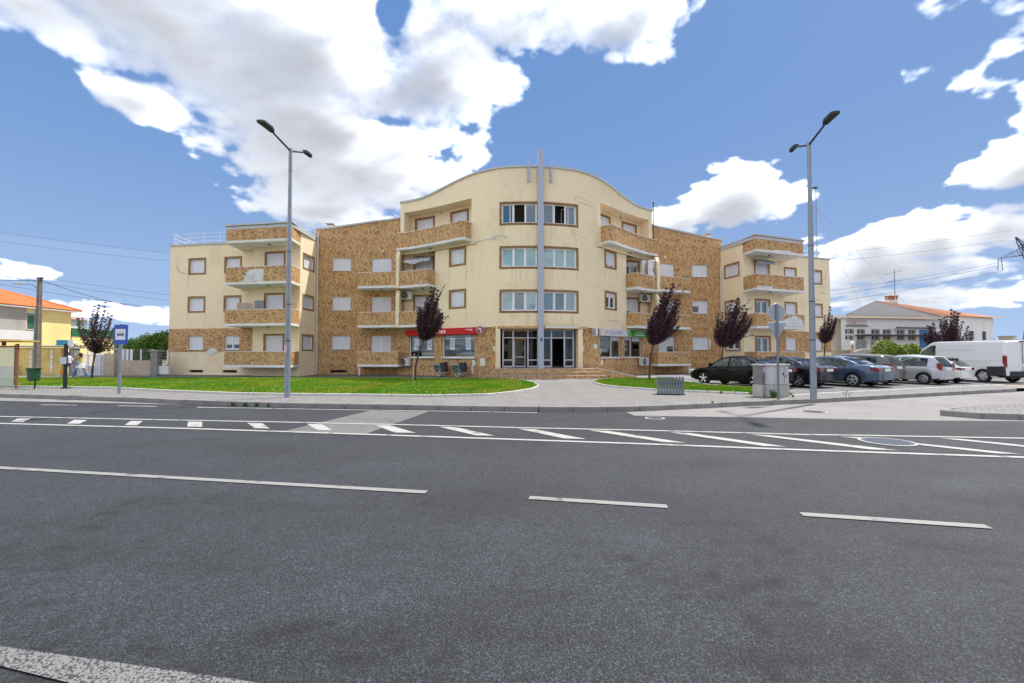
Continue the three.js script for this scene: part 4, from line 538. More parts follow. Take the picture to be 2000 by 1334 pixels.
{
  const frontL = (s) => { const p = [-21.2, -3.545], q = [-16.35, -2.17], t = (s + 21.2) / 4.85; return [lerp(p[0], q[0], t), lerp(p[1], q[1], t) - 0.021]; }, frontR = (s) => { const l = frontL(-s); return [-l[0], l[1]]; };
  const bare = std({ map: plasterTex([0.74, 0.74, 0.74], 111, 2.3, 0.4), bumpMap: fineBump, bumpScale: 0.01, roughness: 0.9 }), mortar = plain(0.62, 0.57, 0.49, 0.95), crack = plain(0.50, 0.38, 0.23, 0.95), zig = (s, y0, y1, n, a) => [...Array(n + 1)].map((_, i) => [s + (i % 2 ? a : 0), lerp(y0, y1, i / n)]);
  patch(frontL, [[-20.0, 6.62], [-19.75, 6.8], [-19.85, 6.95], [-19.6, 7.05], [-19.7, 7.2], [-19.45, 7.32], [-19.4, 7.42], ...zig(-18.4, 7.42, 6.64, 9, 0.09), [-18.5, 6.6]], bare, 'bare_patch', 0.006, 'patch where the brick cladding has fallen off');
  patch(frontR, [[17.2, 3.8], [17.7, 3.95], [17.9, 4.12], [18.9, 4.2], [19.4, 4.42], [19.9, 4.6], [20.3, 4.62], [20.7, 4.45], [20.95, 4.3], [21.12, 3.9], [21.12, 3.79]], bare, 'bare_patch', 0.006, 'patch where the brick cladding has fallen off');
  patch(frontR, [[16.45, 6.6], [16.45, 6.72], [18.0, 6.74], [17.9, 6.6]], bare, 'bare_patch');
  patch(frontR, [[18.0, 9.44], [18.3, 9.55], [18.9, 9.52], [19.4, 9.58], [20.2, 9.5], [20.6, 9.44]], bare, 'bare_patch');
  patch(mainPos, [[-23.95, 1.76], [-23.85, 1.95], [-23.6, 2.14], [-23.3, 2.16], [-23.05, 2.0], [-22.85, 1.88], [-23.2, 1.8], [-23.5, 1.62], [-23.8, 1.66]], bare, 'bare_patch', 0.03);
  patch(brickPos, [[14.92, 2.05], [15.05, 2.2], [15.1, 2.6], [15.02, 2.95], [14.9, 3.05]], bare, 'bare_patch');
  { const stain = plain(0.80, 0.655, 0.445, 0.95), r = rng(88), run = (pos, t, y, l) => stroke(pos, [[t, y], [t + 0.01, y - l * 0.5], [t, y - l]], 0.035 + 0.03 * r(), stain, 'rain_streak', Math.floor(r() * 900) + 40);
    for (const s of [-1, 1]) for (const [a, c] of [[24.1, 25.55], [21.2, 22.55]]) for (const y of [7.6, 4.76]) for (const t of [a, c]) if (r() < 0.8) run(mainPos, s * t, y, 0.5 + 1.1 * r());
    for (const s of [-1, 1]) for (const y of [4.35, 7.22, 10.08]) for (let i = 0; i < 4; i++) run(midPos, s * (0.5 + 2.1 * r()), y, 0.3 + 0.6 * r());
    for (const s of [-1, 1]) for (const y of [4.78, 7.7]) for (const t of [4.8, 5.98]) run(midPos, s * t, y, 0.5 + 0.7 * r()); }
  stroke(mainPos, [[-26.55, 8.5], [-26.5, 8.05], [-26.2, 7.85], [-25.75, 7.72]], 0.1, mortar, 'mortar_repair', 3);
  [[[24.9, 7.9], [25.6, 8.15], [25.9, 8.7]], [[24.7, 7.35], [25.3, 7.45], [25.8, 7.6]], [[24.8, 7.1], [25.3, 6.9], [25.8, 6.95]], [[24.0, 6.55], [24.5, 6.35], [25.1, 6.3]]].forEach((p, i) => stroke(mainPos, p.map(([a, c]) => [a + 0.25, c]), 0.07, mortar, 'mortar_repair', 5 + i));
  stroke(midPos, [[-4.25, 9.22], [-3.9, 9.2], [-3.5, 9.24], [-3.2, 9.32], [-2.9, 9.3]], 0.08, mortar, 'mortar_repair', 11);
  patch(midPos, [[-3.2, 9.24], [-2.95, 9.34], [-3.0, 9.5], [-2.7, 9.46], [-2.4, 9.52], [-2.2, 9.36], [-2.0, 9.3], [-2.4, 9.24], [-2.8, 9.2]], mortar, 'mortar_repair', 0.014);
  stroke(midPos, [[4.9, 4.1], [5.6, 4.05], [6.1, 4.08], [6.5, 3.85], [6.75, 3.68]], 0.06, mortar, 'mortar_repair', 13);
  [[[2.1, 12.4], [2.3, 12.2], [2.9, 12.15], [3.4, 12.0], [4.0, 11.95]], [[2.42, 12.2], [2.4, 11.75]], [[2.35, 10.0], [2.32, 9.6], [2.5, 9.2], [2.42, 8.75]], [[2.35, 9.65], [2.9, 9.55], [3.4, 9.38]], [[2.55, 8.6], [2.6, 7.6], [2.55, 6.9], [2.6, 6.2]], [[2.9, 6.5], [3.5, 6.35], [4.3, 6.3]], [[-6.0, 12.6], [-5.2, 12.75]], [[2.5, 11.9], [4.2, 11.6]]].forEach((p, i) => stroke(midPos, p, 0.015, crack, 'crack', 21 + i));
}

// ---------------------------------------------------------------- things fixed to the building
function face(b, w, h, z, x0 = 0, y0 = 0) { return b.quad([x0 - w / 2, y0 - h / 2, z], [x0 + w / 2, y0 - h / 2, z], [x0 + w / 2, y0 + h / 2, z], [x0 - w / 2, y0 + h / 2, z], null, [[0, 0], [1, 0], [1, 1], [0, 1]]); }
const onWall = (pos, t, y, out) => { const p = pos(t), n = nrm(pos, t); return { at: site(p[0] + n[0] * out, y, p[1] + n[2] * out), turn: B_TURN + Math.atan2(n[0], n[2]) }; };
const ground0 = inset(midPos, 0.14);
function chordSign(u0, u1, y0, y1, out, name, label, category, front, sideMat, depth = 0.16) {
  const p = ground0(u0), q = ground0(u1), w = Math.hypot(q[0] - p[0], q[1] - p[1]), n = [-(q[1] - p[1]) / w, (q[0] - p[0]) / w], c = site((p[0] + q[0]) / 2 + n[0] * out, (y0 + y1) / 2, (p[1] + q[1]) / 2 + n[1] * out);
  const o = thing(name, label, category, c, B_TURN + Math.atan2(n[0], n[1]));
  new MB().box(0, 0, 0, w, y1 - y0, depth, 0, 0.012).build('sign_box', sideMat, o); face(new MB(), w - 0.03, y1 - y0 - 0.03, depth / 2 + 0.003).build('sign_face', front, o); return o;
}
const textMat = (w, h, draw) => std({ map: canvasTex(w, h, draw), roughness: 0.6 });
chordSign(-9.15, -4.1, 3.02, 3.48, 0.16, 'shop_sign', 'long red shop sign with white lettering under the left balcony', 'sign', textMat(1600, 146, (c) => { c.fillStyle = '#c8060c'; c.fillRect(0, 0, 1600, 146); c.fillStyle = '#fff'; c.font = 'bold 92px sans-serif'; c.textAlign = 'right'; c.fillText('FIDELIDADE', 960, 108); c.font = 'bold 22px sans-serif'; c.fillRect(1390, 34, 150, 10); c.fillRect(1460, 58, 80, 9); }), plain(0.5, 0.012, 0.015, 0.35));
{ const w = onWall(ground0, -3.85, 3.28, 0.24), o = thing('round_sign', 'round red and white emblem sign at the end of the red shop sign', 'sign', w.at, w.turn + 0.75); new MB().cyl([0, 0, -0.06], [0, 0, 0.06], 0.27, 0.27, 28).build('disc', plain(0.42, 0.02, 0.04, 0.35), o); const rim = new MB(); for (let i = 0; i < 28; i++) { const a = i / 28 * 6.283, e = (i + 1) / 28 * 6.283; rim.quad([Math.cos(a) * 0.23, Math.sin(a) * 0.23, 0.062], [Math.cos(a) * 0.28, Math.sin(a) * 0.28, 0.055], [Math.cos(e) * 0.28, Math.sin(e) * 0.28, 0.055], [Math.cos(e) * 0.23, Math.sin(e) * 0.23, 0.062]); } rim.build('rim', M.frameWhite, o); const e = new MB(); e.tube([[-0.12, 0.02, 0.064], [-0.03, 0.13, 0.064], [0.07, 0.06, 0.064], [0.02, -0.05, 0.064], [0.12, -0.17, 0.064]], [0.03, 0.045, 0.05, 0.045, 0.035], 8); e.build('emblem', M.frameWhite, o); new MB().box(-0.24, 0, -0.12, 0.1, 0.05, 0.2).build('bracket', M.darkMetal, o); }
chordSign(4.3, 9.15, 2.96, 3.46, 0.16, 'shop_sign', 'white and green pharmacy sign above the right shop windows', 'sign', textMat(1600, 165, (c) => {
  c.fillStyle = '#cfcfe0'; c.fillRect(0, 0, 1600, 165); c.lineWidth = 11; const loop = (x, y, col) => { c.strokeStyle = col; c.beginPath(); c.ellipse(x, y, 26, 42, 0.5, 0, 6.3); c.stroke(); };
  c.fillStyle = '#e9e6c8'; c.beginPath(); c.ellipse(172, 84, 45, 60, 0, 0, 6.3); c.fill(); loop(190, 62, '#2fa24a'); loop(156, 104, '#d0342c'); c.strokeStyle = '#2b2b30'; c.lineWidth = 5; c.beginPath(); c.moveTo(158, 66); c.lineTo(194, 104); c.stroke();
  c.fillStyle = '#161b33'; c.font = '112px sans-serif'; c.textAlign = 'left'; c.save(); c.translate(250, 122); c.scale(1.02, 1); c.fillText('DILOVET', 0, 0); c.restore();
  c.fillStyle = '#0b8a14'; c.beginPath(); c.moveTo(850, 0); c.lineTo(1600, 0); c.lineTo(1600, 165); c.lineTo(800, 165); c.quadraticCurveTo(800, 70, 850, 0); c.fill();
  c.strokeStyle = '#e6f5e6'; c.lineWidth = 13; c.beginPath(); c.moveTo(812, 165); c.quadraticCurveTo(815, 80, 860, 62); c.moveTo(845, 165); c.lineTo(838, 100); c.moveTo(880, 165); c.quadraticCurveTo(850, 110, 858, 60); c.quadraticCurveTo(870, 10, 900, 16); c.quadraticCurveTo(905, 60, 940, 84); c.quadraticCurveTo(960, 110, 955, 165); c.stroke();
  c.fillStyle = '#e9f6e9'; c.textAlign = 'center'; c.font = '58px sans-serif'; c.fillText('FARMÁCIA', 1275, 72); c.font = 'bold 58px sans-serif'; c.fillText('VETERINÁRIA', 1275, 136);
}), plain(0.6, 0.6, 0.68, 0.4));
{ const w = onWall(ground0, 3.75, 3.2, 0.3), o = thing('projecting_sign', 'small square white sign projecting beside the pharmacy sign', 'sign', w.at, w.turn); new MB().box(0, 0, 0, 0.16, 0.52, 0.46, 0, 0.01).build('sign_box', M.frameWhite, o); const f = new MB(); f.quad([-0.083, -0.24, -0.21], [-0.083, -0.24, 0.21], [-0.083, 0.24, 0.21], [-0.083, 0.24, -0.21], null, [[0, 0], [1, 0], [1, 1], [0, 1]]); f.build('sign_face', textMat(256, 290, (c) => { c.fillStyle = '#b9b7c6'; c.fillRect(0, 0, 256, 290); c.lineWidth = 12; c.strokeStyle = '#b2455a'; c.beginPath(); c.ellipse(118, 74, 22, 36, 0.5, 0, 6.3); c.stroke(); c.strokeStyle = '#6e8a70'; c.beginPath(); c.ellipse(140, 52, 20, 34, 0.5, 0, 6.3); c.stroke(); c.fillStyle = '#55566b'; c.font = 'bold 46px sans-serif'; c.textAlign = 'center'; c.fillText('DILOVET', 128, 165); c.strokeStyle = '#1d1b22'; c.lineWidth = 20; c.beginPath(); c.moveTo(50, 262); c.lineTo(104, 212); c.moveTo(96, 262); c.lineTo(120, 222); c.moveTo(140, 250); c.lineTo(184, 220); c.lineTo(190, 262); c.lineTo(220, 220); c.stroke(); }), o); new MB().box(0, 0, -0.26, 0.08, 0.1, 0.1).build('bracket', M.darkMetal, o); }
{ const w = onWall(ground0, 4.05, 2.22, 0.02), o = thing('wall_plaque', 'small white square plaque on the brick beside the pharmacy window', 'plaque', w.at, w.turn); new MB().box(0, 0, 0, 0.32, 0.3, 0.03, 0, 0.006).build('plate', M.frameWhite, o); face(new MB(), 0.28, 0.26, 0.018).build('print', textMat(128, 120, (c) => { c.fillStyle = '#eef3fb'; c.fillRect(0, 0, 128, 120); c.fillStyle = '#9fc0e8'; c.beginPath(); c.arc(64, 34, 14, 0, 6.3); c.fill(); c.beginPath(); c.arc(64, 86, 34, Math.PI, 0); c.fill(); c.fillRect(26, 88, 76, 12); }), o); }
[['left', -8.62, 0], ['right', -7.62, 1], ['left', -5.95, 2], ['right', -4.85, 3]].forEach(([side, u, i]) => {
  const w = onWall(ground0, u, 2.42, -0.19), o = thing('poster', `pale printed poster inside the ${i < 2 ? 'further' : 'nearer'} red-signed shop window, ${side} of the two`, 'poster', w.at, w.turn), r = rng(60 + i);
  face(new MB(), 0.46, 0.84, 0.004).build('sheet', textMat(128, 232, (c) => { c.fillStyle = i % 2 ? '#c9d6e8' : '#d8cfdc'; c.fillRect(0, 0, 128, 232); for (let k = 0; k < 60; k++) { c.fillStyle = ['#8fa6c8', '#c98d93', '#6d6f8a', '#e8e4ee', '#a8776c', '#e9eef5'][Math.floor(r() * 6)]; c.globalAlpha = 0.65; c.fillRect(r() * 104, 30 + r() * 170, 8 + r() * 30, 6 + r() * 24); } c.globalAlpha = 1; c.fillStyle = '#f1f2f7'; c.fillRect(8, 8, 112, 20); c.fillRect(10, 204, 108, 18); }), o); new MB().box(0, 0, 0, 0.46, 0.84, 0.004).build('backing', M.slab, o);
});
{ const w = onWall(ground0, 4.72, 1.85, -0.15), o = thing('window_sticker', 'pale blue sticker in the lower corner of the pharmacy window', 'sticker', w.at, w.turn); new MB().box(0, 0, 0, 0.17, 0.3, 0.004).build('label', plain(0.3, 0.58, 0.72, 0.5), o); const b = new MB(); b.tri([-0.085, 0.15, 0.001], [0.085, 0.15, 0.001], [0, 0.24, 0.001]); b.build('peak', plain(0.62, 0.8, 0.78, 0.5, 0, { side: THREE.DoubleSide }), o); }
function airUnit(at, turn, label, stained) {
  const o = thing('air_conditioner', label, 'air conditioner', at, turn, 'outdoor air conditioners on the building'); new MB().box(0, 0, 0, 0.82, 0.58, 0.32, 0, 0.015).build('case', plain(0.68, 0.67, 0.62, 0.5), o);
  const f = new MB(); f.cyl([-0.12, 0, 0.155], [-0.12, 0, 0.164], 0.24, 0.24, 22).build('fan_opening', M.black, o); const g = new MB(); for (let k = 1; k <= 4; k++) for (let i = 0; i < 24; i++) { const a = i / 24 * 6.283, e = (i + 1) / 24 * 6.283, R = 0.06 * k; g.cyl([-0.12 + Math.cos(a) * R, Math.sin(a) * R, 0.172], [-0.12 + Math.cos(e) * R, Math.sin(e) * R, 0.172], 0.005, 0.005, 4, false); } for (let i = 0; i < 6; i++) { const a = i / 6 * 6.283; g.cyl([-0.12, 0, 0.17], [-0.12 + Math.cos(a) * 0.24, Math.sin(a) * 0.24, 0.17], 0.005, 0.005, 4, false); } g.build('grille', M.galv, o);
  const bl = new MB(); for (let i = 0; i < 3; i++) { const a = i / 3 * 6.283 + 0.4; bl.quad([-0.12, 0, 0.166], [-0.12 + Math.cos(a) * 0.2, Math.sin(a) * 0.2, 0.169], [-0.12 + Math.cos(a + 0.7) * 0.2, Math.sin(a + 0.7) * 0.2, 0.166], [-0.12 + Math.cos(a + 0.9) * 0.05, Math.sin(a + 0.9) * 0.05, 0.166]); } bl.ball([-0.12, 0, 0.17], 0.04, 6); bl.build('fan', M.greyPlaster, o);
  for (const x of [-0.3, 0.3]) new MB().box(x, -0.31, -0.08, 0.04, 0.04, 0.5).build('bracket', M.darkMetal, o);
  return o;
}
{ const lp = (u) => [u, -4.9 - (Math.abs(u) - 7) * 0.2]; let w = onWall(lp, -9.1, 6.02, 0.34); airUnit(w.at, w.turn, 'air conditioner under the left balcony, beside the curved fin'); w = onWall(lp, 8.95, 6.02, 0.34); airUnit(w.at, w.turn, 'air conditioner under the right balcony above the purple tree'); w = onWall(ground0, -9.15, 1.12, 0.34); airUnit(w.at, w.turn, 'air conditioner at the low left balcony beside the red-signed shop'); w = onWall(ground0, 8.55, 1.12, 0.34); airUnit(w.at, w.turn, 'air conditioner below the pharmacy window'); }
// awnings, cloths and plants on the balconies
{
  const lp = (u) => [u, -4.9 - (Math.abs(u) - 7) * 0.2], w = onWall(lp, -8.25, 8.75, 0.05), o = thing('awning', 'white scalloped awning drooping over the left balcony door', 'awning', w.at, w.turn), b = new MB();
  const N = 16, P = (i, k) => { const x = -1.0 + 2.0 * i / N, tilt = 0.16 * (i / N); return [x, k === 0 ? 0.1 + tilt : k === 1 ? -0.22 + tilt * 0.9 : -0.36 + tilt * 0.9 - 0.07 * Math.abs(Math.sin(i * Math.PI / 4)) - (i > 3 && i < 9 ? 0.13 : 0), k === 0 ? 0 : k === 1 ? 0.75 : 0.77]; };
  for (let i = 0; i < N; i++) for (const k of [0, 1]) b.quad(P(i, k + 1), P(i + 1, k + 1), P(i + 1, k), P(i, k)); b.build('canopy', std({ map: makeTex(256, 0.7, (s, t) => { const k = fbmT(s, t, 10, 3, 120); return k > 0.55 ? [0.42, 0.43, 0.48] : [0.74, 0.75, 0.78]; }), side: THREE.DoubleSide, roughness: 0.8 }), o); new MB().cyl([-1, -0.22, 0.76], [1, -0.06, 0.76], 0.02, 0.02, 8).build('rail', M.alu, o);
  const w2 = onWall(blockPos, 18.0, 8.98, 0.03), a = thing('awning', 'grey striped folded awning on the upper right wing', 'awning', w2.at, w2.turn), c = new MB(), S = 40, Q = (i, k) => [-0.95 + 1.9 * i / S, k === 0 ? 0.12 : k === 1 ? -0.12 : -0.32 - 0.03 * Math.abs(Math.sin(i * 0.7)), k === 0 ? 0 : k === 1 ? 0.55 : 0.56]; const c2 = new MB(); for (let i = 0; i < S; i++) for (const k of [0, 1]) (i % 2 ? c : c2).quad(Q(i, k + 1), Q(i + 1, k + 1), Q(i + 1, k), Q(i, k)); c.build('stripe', plain(0.16, 0.17, 0.2, 0.8, 0, { side: THREE.DoubleSide }), a); c2.build('stripe', plain(0.45, 0.46, 0.5, 0.8, 0, { side: THREE.DoubleSide }), a); new MB().cyl([-0.98, -0.12, 0.55], [0.98, -0.12, 0.55], 0.025, 0.025, 8).build('rail', M.darkMetal, a);
  const w3 = onWall((u) => [u, -3.9], 8.85, 7.62, 0), d = thing('hanging_cloth', 'white cloth tied in the middle hanging on the right balcony', 'cloth', w3.at, w3.turn), e = new MB(); const R = (i, k) => { const x = (i / 10 - 0.5) * 0.95 * (k === 3 ? 0.8 : 1), y = 1.15 - k * 0.24, zz = 0.06 * Math.sin(i * 2.1 + k); const pinch = i < 5 ? 1 - 0.5 * Math.sin(k / 6 * Math.PI) : 1; return [i < 5 ? -0.475 + (x + 0.475) * pinch * (k > 3 ? 0.9 : 1) : x, y, zz]; }; for (let i = 0; i < 10; i++) if (i !== 4) for (let k = 0; k < 6; k++) e.quad(R(i, k + 1), R(i + 1, k + 1), R(i + 1, k), R(i, k)); e.build('cloth', plain(0.78, 0.78, 0.84, 0.9, 0, { side: THREE.DoubleSide }), d); new MB().cyl([-0.75, 1.17, 0], [0.75, 1.17, 0], 0.012, 0.012, 6).build('line', M.alu, d);
  const fern = (u, v, y, n, len, col, label, name) => { const o = thing(name, label, 'plant', site(u, y, v), B_TURN), r = rng(Math.round(u * 31 + 500)), b = new MB(); for (let i = 0; i < n; i++) { const a = r() * 6.28, l = len * (0.6 + 0.6 * r()), rise = 0.4 + 0.6 * r(); let p = [0, 0, 0]; for (let k = 1; k <= 5; k++) { const t = k / 5, q = [Math.cos(a) * l * t, l * rise * (t * 1.4 - t * t * 0.8), Math.sin(a) * l * t * 0.5], s = [-Math.sin(a) * 0.03, 0, Math.cos(a) * 0.03]; b.quad([p[0] - s[0], p[1], p[2] - s[2]], [p[0] + s[0], p[1], p[2] + s[2]], [q[0] + s[0] * (1 - t), q[1], q[2] + s[2] * (1 - t)], [q[0] - s[0] * (1 - t), q[1], q[2] - s[2] * (1 - t)]); p = q; } } b.build('leaves', plain(...col, 0.7, 0, { side: THREE.DoubleSide }), o); new MB().cyl([0, -0.28, 0], [0, 0.02, 0], 0.12, 0.16, 12).build('pot', plain(0.35, 0.15, 0.08, 0.8), o); };
  fern(12.35, -5.0, 7.6, 34, 0.5, [0.07, 0.2, 0.02], 'bright green fern on the upper right brick balcony', 'potted_plant');
  fern(-16.75, -2.6, 4.72, 22, 0.34, [0.05, 0.12, 0.02], 'small leafy plant at the corner of the left wing balcony', 'potted_plant');
  { const o = thing('trellis', 'tan lattice trellis behind the plant on the left wing balcony', 'trellis', site(-16.75, 4.75, -3.3), B_TURN), b = new MB(); for (let i = 0; i < 7; i++) for (const s of [-1, 1]) b.cyl([-0.3 + i * 0.1, 0, 0], [-0.3 + i * 0.1 + s * 0.25, 1.5, 0], 0.012, 0.012, 4); b.build('lattice', plain(0.42, 0.24, 0.1, 0.8), o); }
  { const o = thing('balcony_screen', 'beige slanted screen panel on the left wing balcony', 'screen', site(-20.2, 4.6, -4.2), B_TURN + 0.25); new MB().box(0, 0.3, 0, 0.95, 0.75, 0.04).build('panel', M.beigeWall, o); const q = thing('balcony_cupboard', 'small grey cupboard on the left wing balcony', 'cupboard', site(-19.3, 3.76, -4.5), B_TURN); new MB().box(0, 0.85, 0, 0.62, 1.7, 0.4, 0, 0.01).build('body', plain(0.28, 0.29, 0.33, 0.5), q); new MB().box(0, 0.85, 0.205, 0.01, 1.6, 0.01).build('door_gap', M.black, q); }
}
// street-sweeper carts by the shop wall
function cart(at, turn, lid, label) {
  const o = thing('sweeper_cart', label, 'cart', at, turn, 'street-sweeper carts at the shop wall');
  const wheel = (x, z) => { const w = new MB(); for (let i = 0; i < 24; i++) { const a = i / 24 * 6.283, e = (i + 1) / 24 * 6.283; w.cyl([x + Math.cos(a) * 0.3, 0.32 + Math.sin(a) * 0.3, z], [x + Math.cos(e) * 0.3, 0.32 + Math.sin(e) * 0.3, z], 0.022, 0.022, 6, false); } const t = w.build('wheel', M.rubber, o); const s = new MB(); for (let i = 0; i < 10; i++) { const a = i / 10 * 6.283; s.cyl([x, 0.32, z], [x + Math.cos(a) * 0.29, 0.32 + Math.sin(a) * 0.29, z], 0.006, 0.006, 4); } for (let i = 0; i < 24; i++) { const a = i / 24 * 6.283, e = (i + 1) / 24 * 6.283; s.cyl([x + Math.cos(a) * 0.27, 0.32 + Math.sin(a) * 0.27, z + 0.012], [x + Math.cos(e) * 0.27, 0.32 + Math.sin(e) * 0.27, z + 0.012], 0.014, 0.014, 5, false); } s.build('rim', M.alu, t); };
  wheel(0.05, 0.3); wheel(0.05, -0.3);
  const bin = new MB(), tilt = (x, y) => [x * 0.97 + y * 0.0 - 0.1 * (y - 0.4), y + 0.16 * x]; const c8 = (x0, x1, y0, y1, z) => { const P = (x, y, zz) => { const q = tilt(x, y); return [q[0], q[1], zz]; }; bin.quad(P(x0, y0, z), P(x1, y0, z), P(x1, y1, z), P(x0, y1, z)).quad(P(x1, y0, -z), P(x0, y0, -z), P(x0, y1, -z), P(x1, y1, -z)).quad(P(x1, y0, z), P(x1, y0, -z), P(x1, y1, -z), P(x1, y1, z)).quad(P(x0, y0, -z), P(x0, y0, z), P(x0, y1, z), P(x0, y1, -z)).quad(P(x0, y1, z), P(x1, y1, z), P(x1, y1, -z), P(x0, y1, -z)); }; c8(0.12, 0.5, 0.3, 0.92, 0.24); bin.build('bin', plain(0.016, 0.022, 0.035, 0.45), o);
  const bag = new MB(); bag.ball([-0.2, 0.62, 0], 0.25, 9, 0.8).ball([-0.12, 0.45, 0], 0.22, 8, 0.9); bag.build('bag', plain(0.01, 0.10, 0.06, 0.6), o); new MB().ball([-0.3, 0.74, 0], 0.19, 8, 0.6).build('lid', plain(...lid, 0.5), o);
  const f = new MB(); for (const z of [-0.27, 0.27]) f.tube([[0.62, 0.32, z], [0.1, 0.24, z], [0.12, 0.8, z], [-0.2, 0.85, z], [-0.62, 0.78, z]], 0.016, 6); f.cyl([0.62, 0.32, -0.27], [0.62, 0.32, 0.27], 0.016, 0.016, 6).cyl([-0.62, 0.78, -0.27], [-0.62, 0.78, 0.27], 0.018, 0.018, 6).cyl([0.05, 0.32, -0.3], [0.05, 0.32, 0.3], 0.018, 0.018, 6); f.build('frame', M.alu, o);
  new MB().cyl([-0.1, 0.9, 0.1], [-0.95, 0.62, 0.16], 0.014, 0.014, 6).build('broom', M.wood, o);
}
cart(site(-6.55, 0.155, -2.35), B_TURN - 0.45, [0.02, 0.10, 0.24], 'blue-lidded sweeper cart with a black bin, further from the entrance');
cart(site(-5.25, 0.155, -1.3), B_TURN - 0.45, [0.012, 0.12, 0.07], 'green-lidded sweeper cart with a black bin, nearer the entrance');

// ---------------------------------------------------------------- street furniture
function streetLamp(x, d, H, sideways, label) {
  const o = thing('street_lamp', label, 'street lamp', [x, 0.15, -d], 0, 'tall twin-armed street lamps'); const p = new MB();
  p.cyl([0, 0, 0], [0, 3.0, 0], 0.1, 0.092, 16).cyl([0, 3, 0], [0, H - 0.8, 0], 0.092, 0.058, 16).cyl([0, H - 0.8, 0], [0, H, 0], 0.066, 0.062, 14); p.build('pole', M.galv, o);
  new MB().cyl([0, 2.0, 0], [0, 2.03, 0], 0.1, 0.1, 16).cyl([0, 3.3, 0], [0, 3.33, 0], 0.094, 0.094, 16).cyl([0, 5.2, 0], [0, 5.22, 0], 0.085, 0.085, 16).build('strap', M.darkMetal, o);
  new MB().box(0.0, 0.62, 0.098, 0.1, 0.42, 0.012).build('access_door', plain(0.3, 0.33, 0.38, 0.5, 0.4), o);
  const arm = (dir, L, rise, big) => { // dir = +1 towards the road
    const e = [sideways * L * 0.1 * dir, H - 0.05 + rise, dir * L]; new MB().tube([[0, H - 0.08, 0], e], [0.036, 0.03], 8).build('arm', M.darkMetal, o);
    const n = Math.hypot(e[0], e[2]), ux = e[0] / n, uz = e[2] / n, s = big, h = new MB(), P = (f, y, l) => [e[0] + ux * f - uz * l, e[1] + y, e[2] + uz * f + ux * l];
    const top = [P(-0.08, 0.07, -0.07), P(-0.08, 0.07, 0.07), P(0.12 * s, 0.09, 0.15 * s), P(0.62 * s, 0.08, 0.15 * s), P(0.74 * s, 0.05, 0.09 * s), P(0.74 * s, 0.05, -0.09 * s), P(0.62 * s, 0.08, -0.15 * s), P(0.12 * s, 0.09, -0.15 * s)], bot = top.map((q, i) => [q[0], q[1] - (i < 2 ? 0.1 : 0.075), q[2]]);
    for (let i = 1; i + 1 < 8; i++) { h.tri(top[0], top[i], top[i + 1]); h.tri(bot[0], bot[i + 1], bot[i]); } for (let i = 0; i < 8; i++) h.quad(bot[i], bot[(i + 1) % 8], top[(i + 1) % 8], top[i]);
    const hd = h.build('lamp_head', M.darkMetal, o); const g = new MB(), lens = [P(0.18 * s, -0.0, 0.12 * s), P(0.6 * s, -0.004, 0.12 * s), P(0.6 * s, -0.004, -0.12 * s), P(0.18 * s, -0.0, -0.12 * s)].map((q) => [q[0], q[1] + 0.003, q[2]]); g.quad(lens[0], lens[1], lens[2], lens[3]); g.build('lens', plain(0.10, 0.11, 0.07, 0.25, 0, { side: THREE.DoubleSide }), hd); for (let k = 0; k < 1; k++) new MB().tube([P(0.39 * s, 0.0, 0.12 * s), P(0.39 * s, 0.0, -0.12 * s)], 0.012, 4).build('lens_bar', M.black, hd);
  };
  arm(1, 1.12, 0.16, 0.86); arm(-1, 0.95, 0.34, 0.55);
  return o;
}
const lampL = streetLamp(-8.0, 16.25, 8.95, -1.0, 'tall grey twin-armed street lamp before the left wing, with a pink sticker'), lampR = streetLamp(10.13, 15.34, 8.75, -1.6, 'tall grey twin-armed street lamp between the cabinet and the parked cars');
{ const s = new MB(); s.box(-0.04, 1.72, 0.1, 0.11, 0.26, 0.005, -0.3).build('sticker', plain(0.72, 0.5, 0.55, 0.6), lampL); }
{ // bus stop sign
  const o = thing('bus_stop_sign', 'blue bus stop sign with a white panel on a grey post', 'sign', [-15.25, 0.15, -17.72], -0.12); new MB().cyl([0, 0, 0], [0.03, 2.6, 0], 0.055, 0.055, 12).build('post', M.galv, o); const sh = new THREE.Shape(), w = 0.29, h = 0.38, r = 0.05; sh.moveTo(-w + r, -h); sh.lineTo(w - r, -h); sh.quadraticCurveTo(w, -h, w, -h + r); sh.lineTo(w, h - r); sh.quadraticCurveTo(w, h, w - r, h); sh.lineTo(-w + r, h); sh.quadraticCurveTo(-w, h, -w, h - r); sh.lineTo(-w, -h + r); sh.quadraticCurveTo(-w, -h, -w + r, -h);
  const g = new THREE.ExtrudeGeometry(sh, { depth: 0.03, bevelEnabled: false }); g.translate(0.1, 2.3, 0.06); mesh('plate', g, plain(0.012, 0.075, 0.42, 0.35), o);
  face(new MB(), 0.44, 0.42, 0.095, 0.1, 2.3).build('panel', textMat(256, 244, (c) => { c.fillStyle = '#e4e9f0'; c.fillRect(0, 0, 256, 244); c.fillStyle = '#15181c'; c.fillRect(40, 84, 176, 62); c.fillStyle = '#e4e9f0'; c.fillRect(50, 92, 158, 24); c.fillStyle = '#15181c'; for (let i = 0; i < 6; i++) c.fillRect(72 + i * 24, 90, 5, 28); for (const x of [76, 178]) { c.beginPath(); c.arc(x, 148, 16, 0, 6.3); c.fill(); c.fillStyle = '#e4e9f0'; c.beginPath(); c.arc(x, 148, 6, 0, 6.3); c.fill(); c.fillStyle = '#15181c'; } }), o);
}
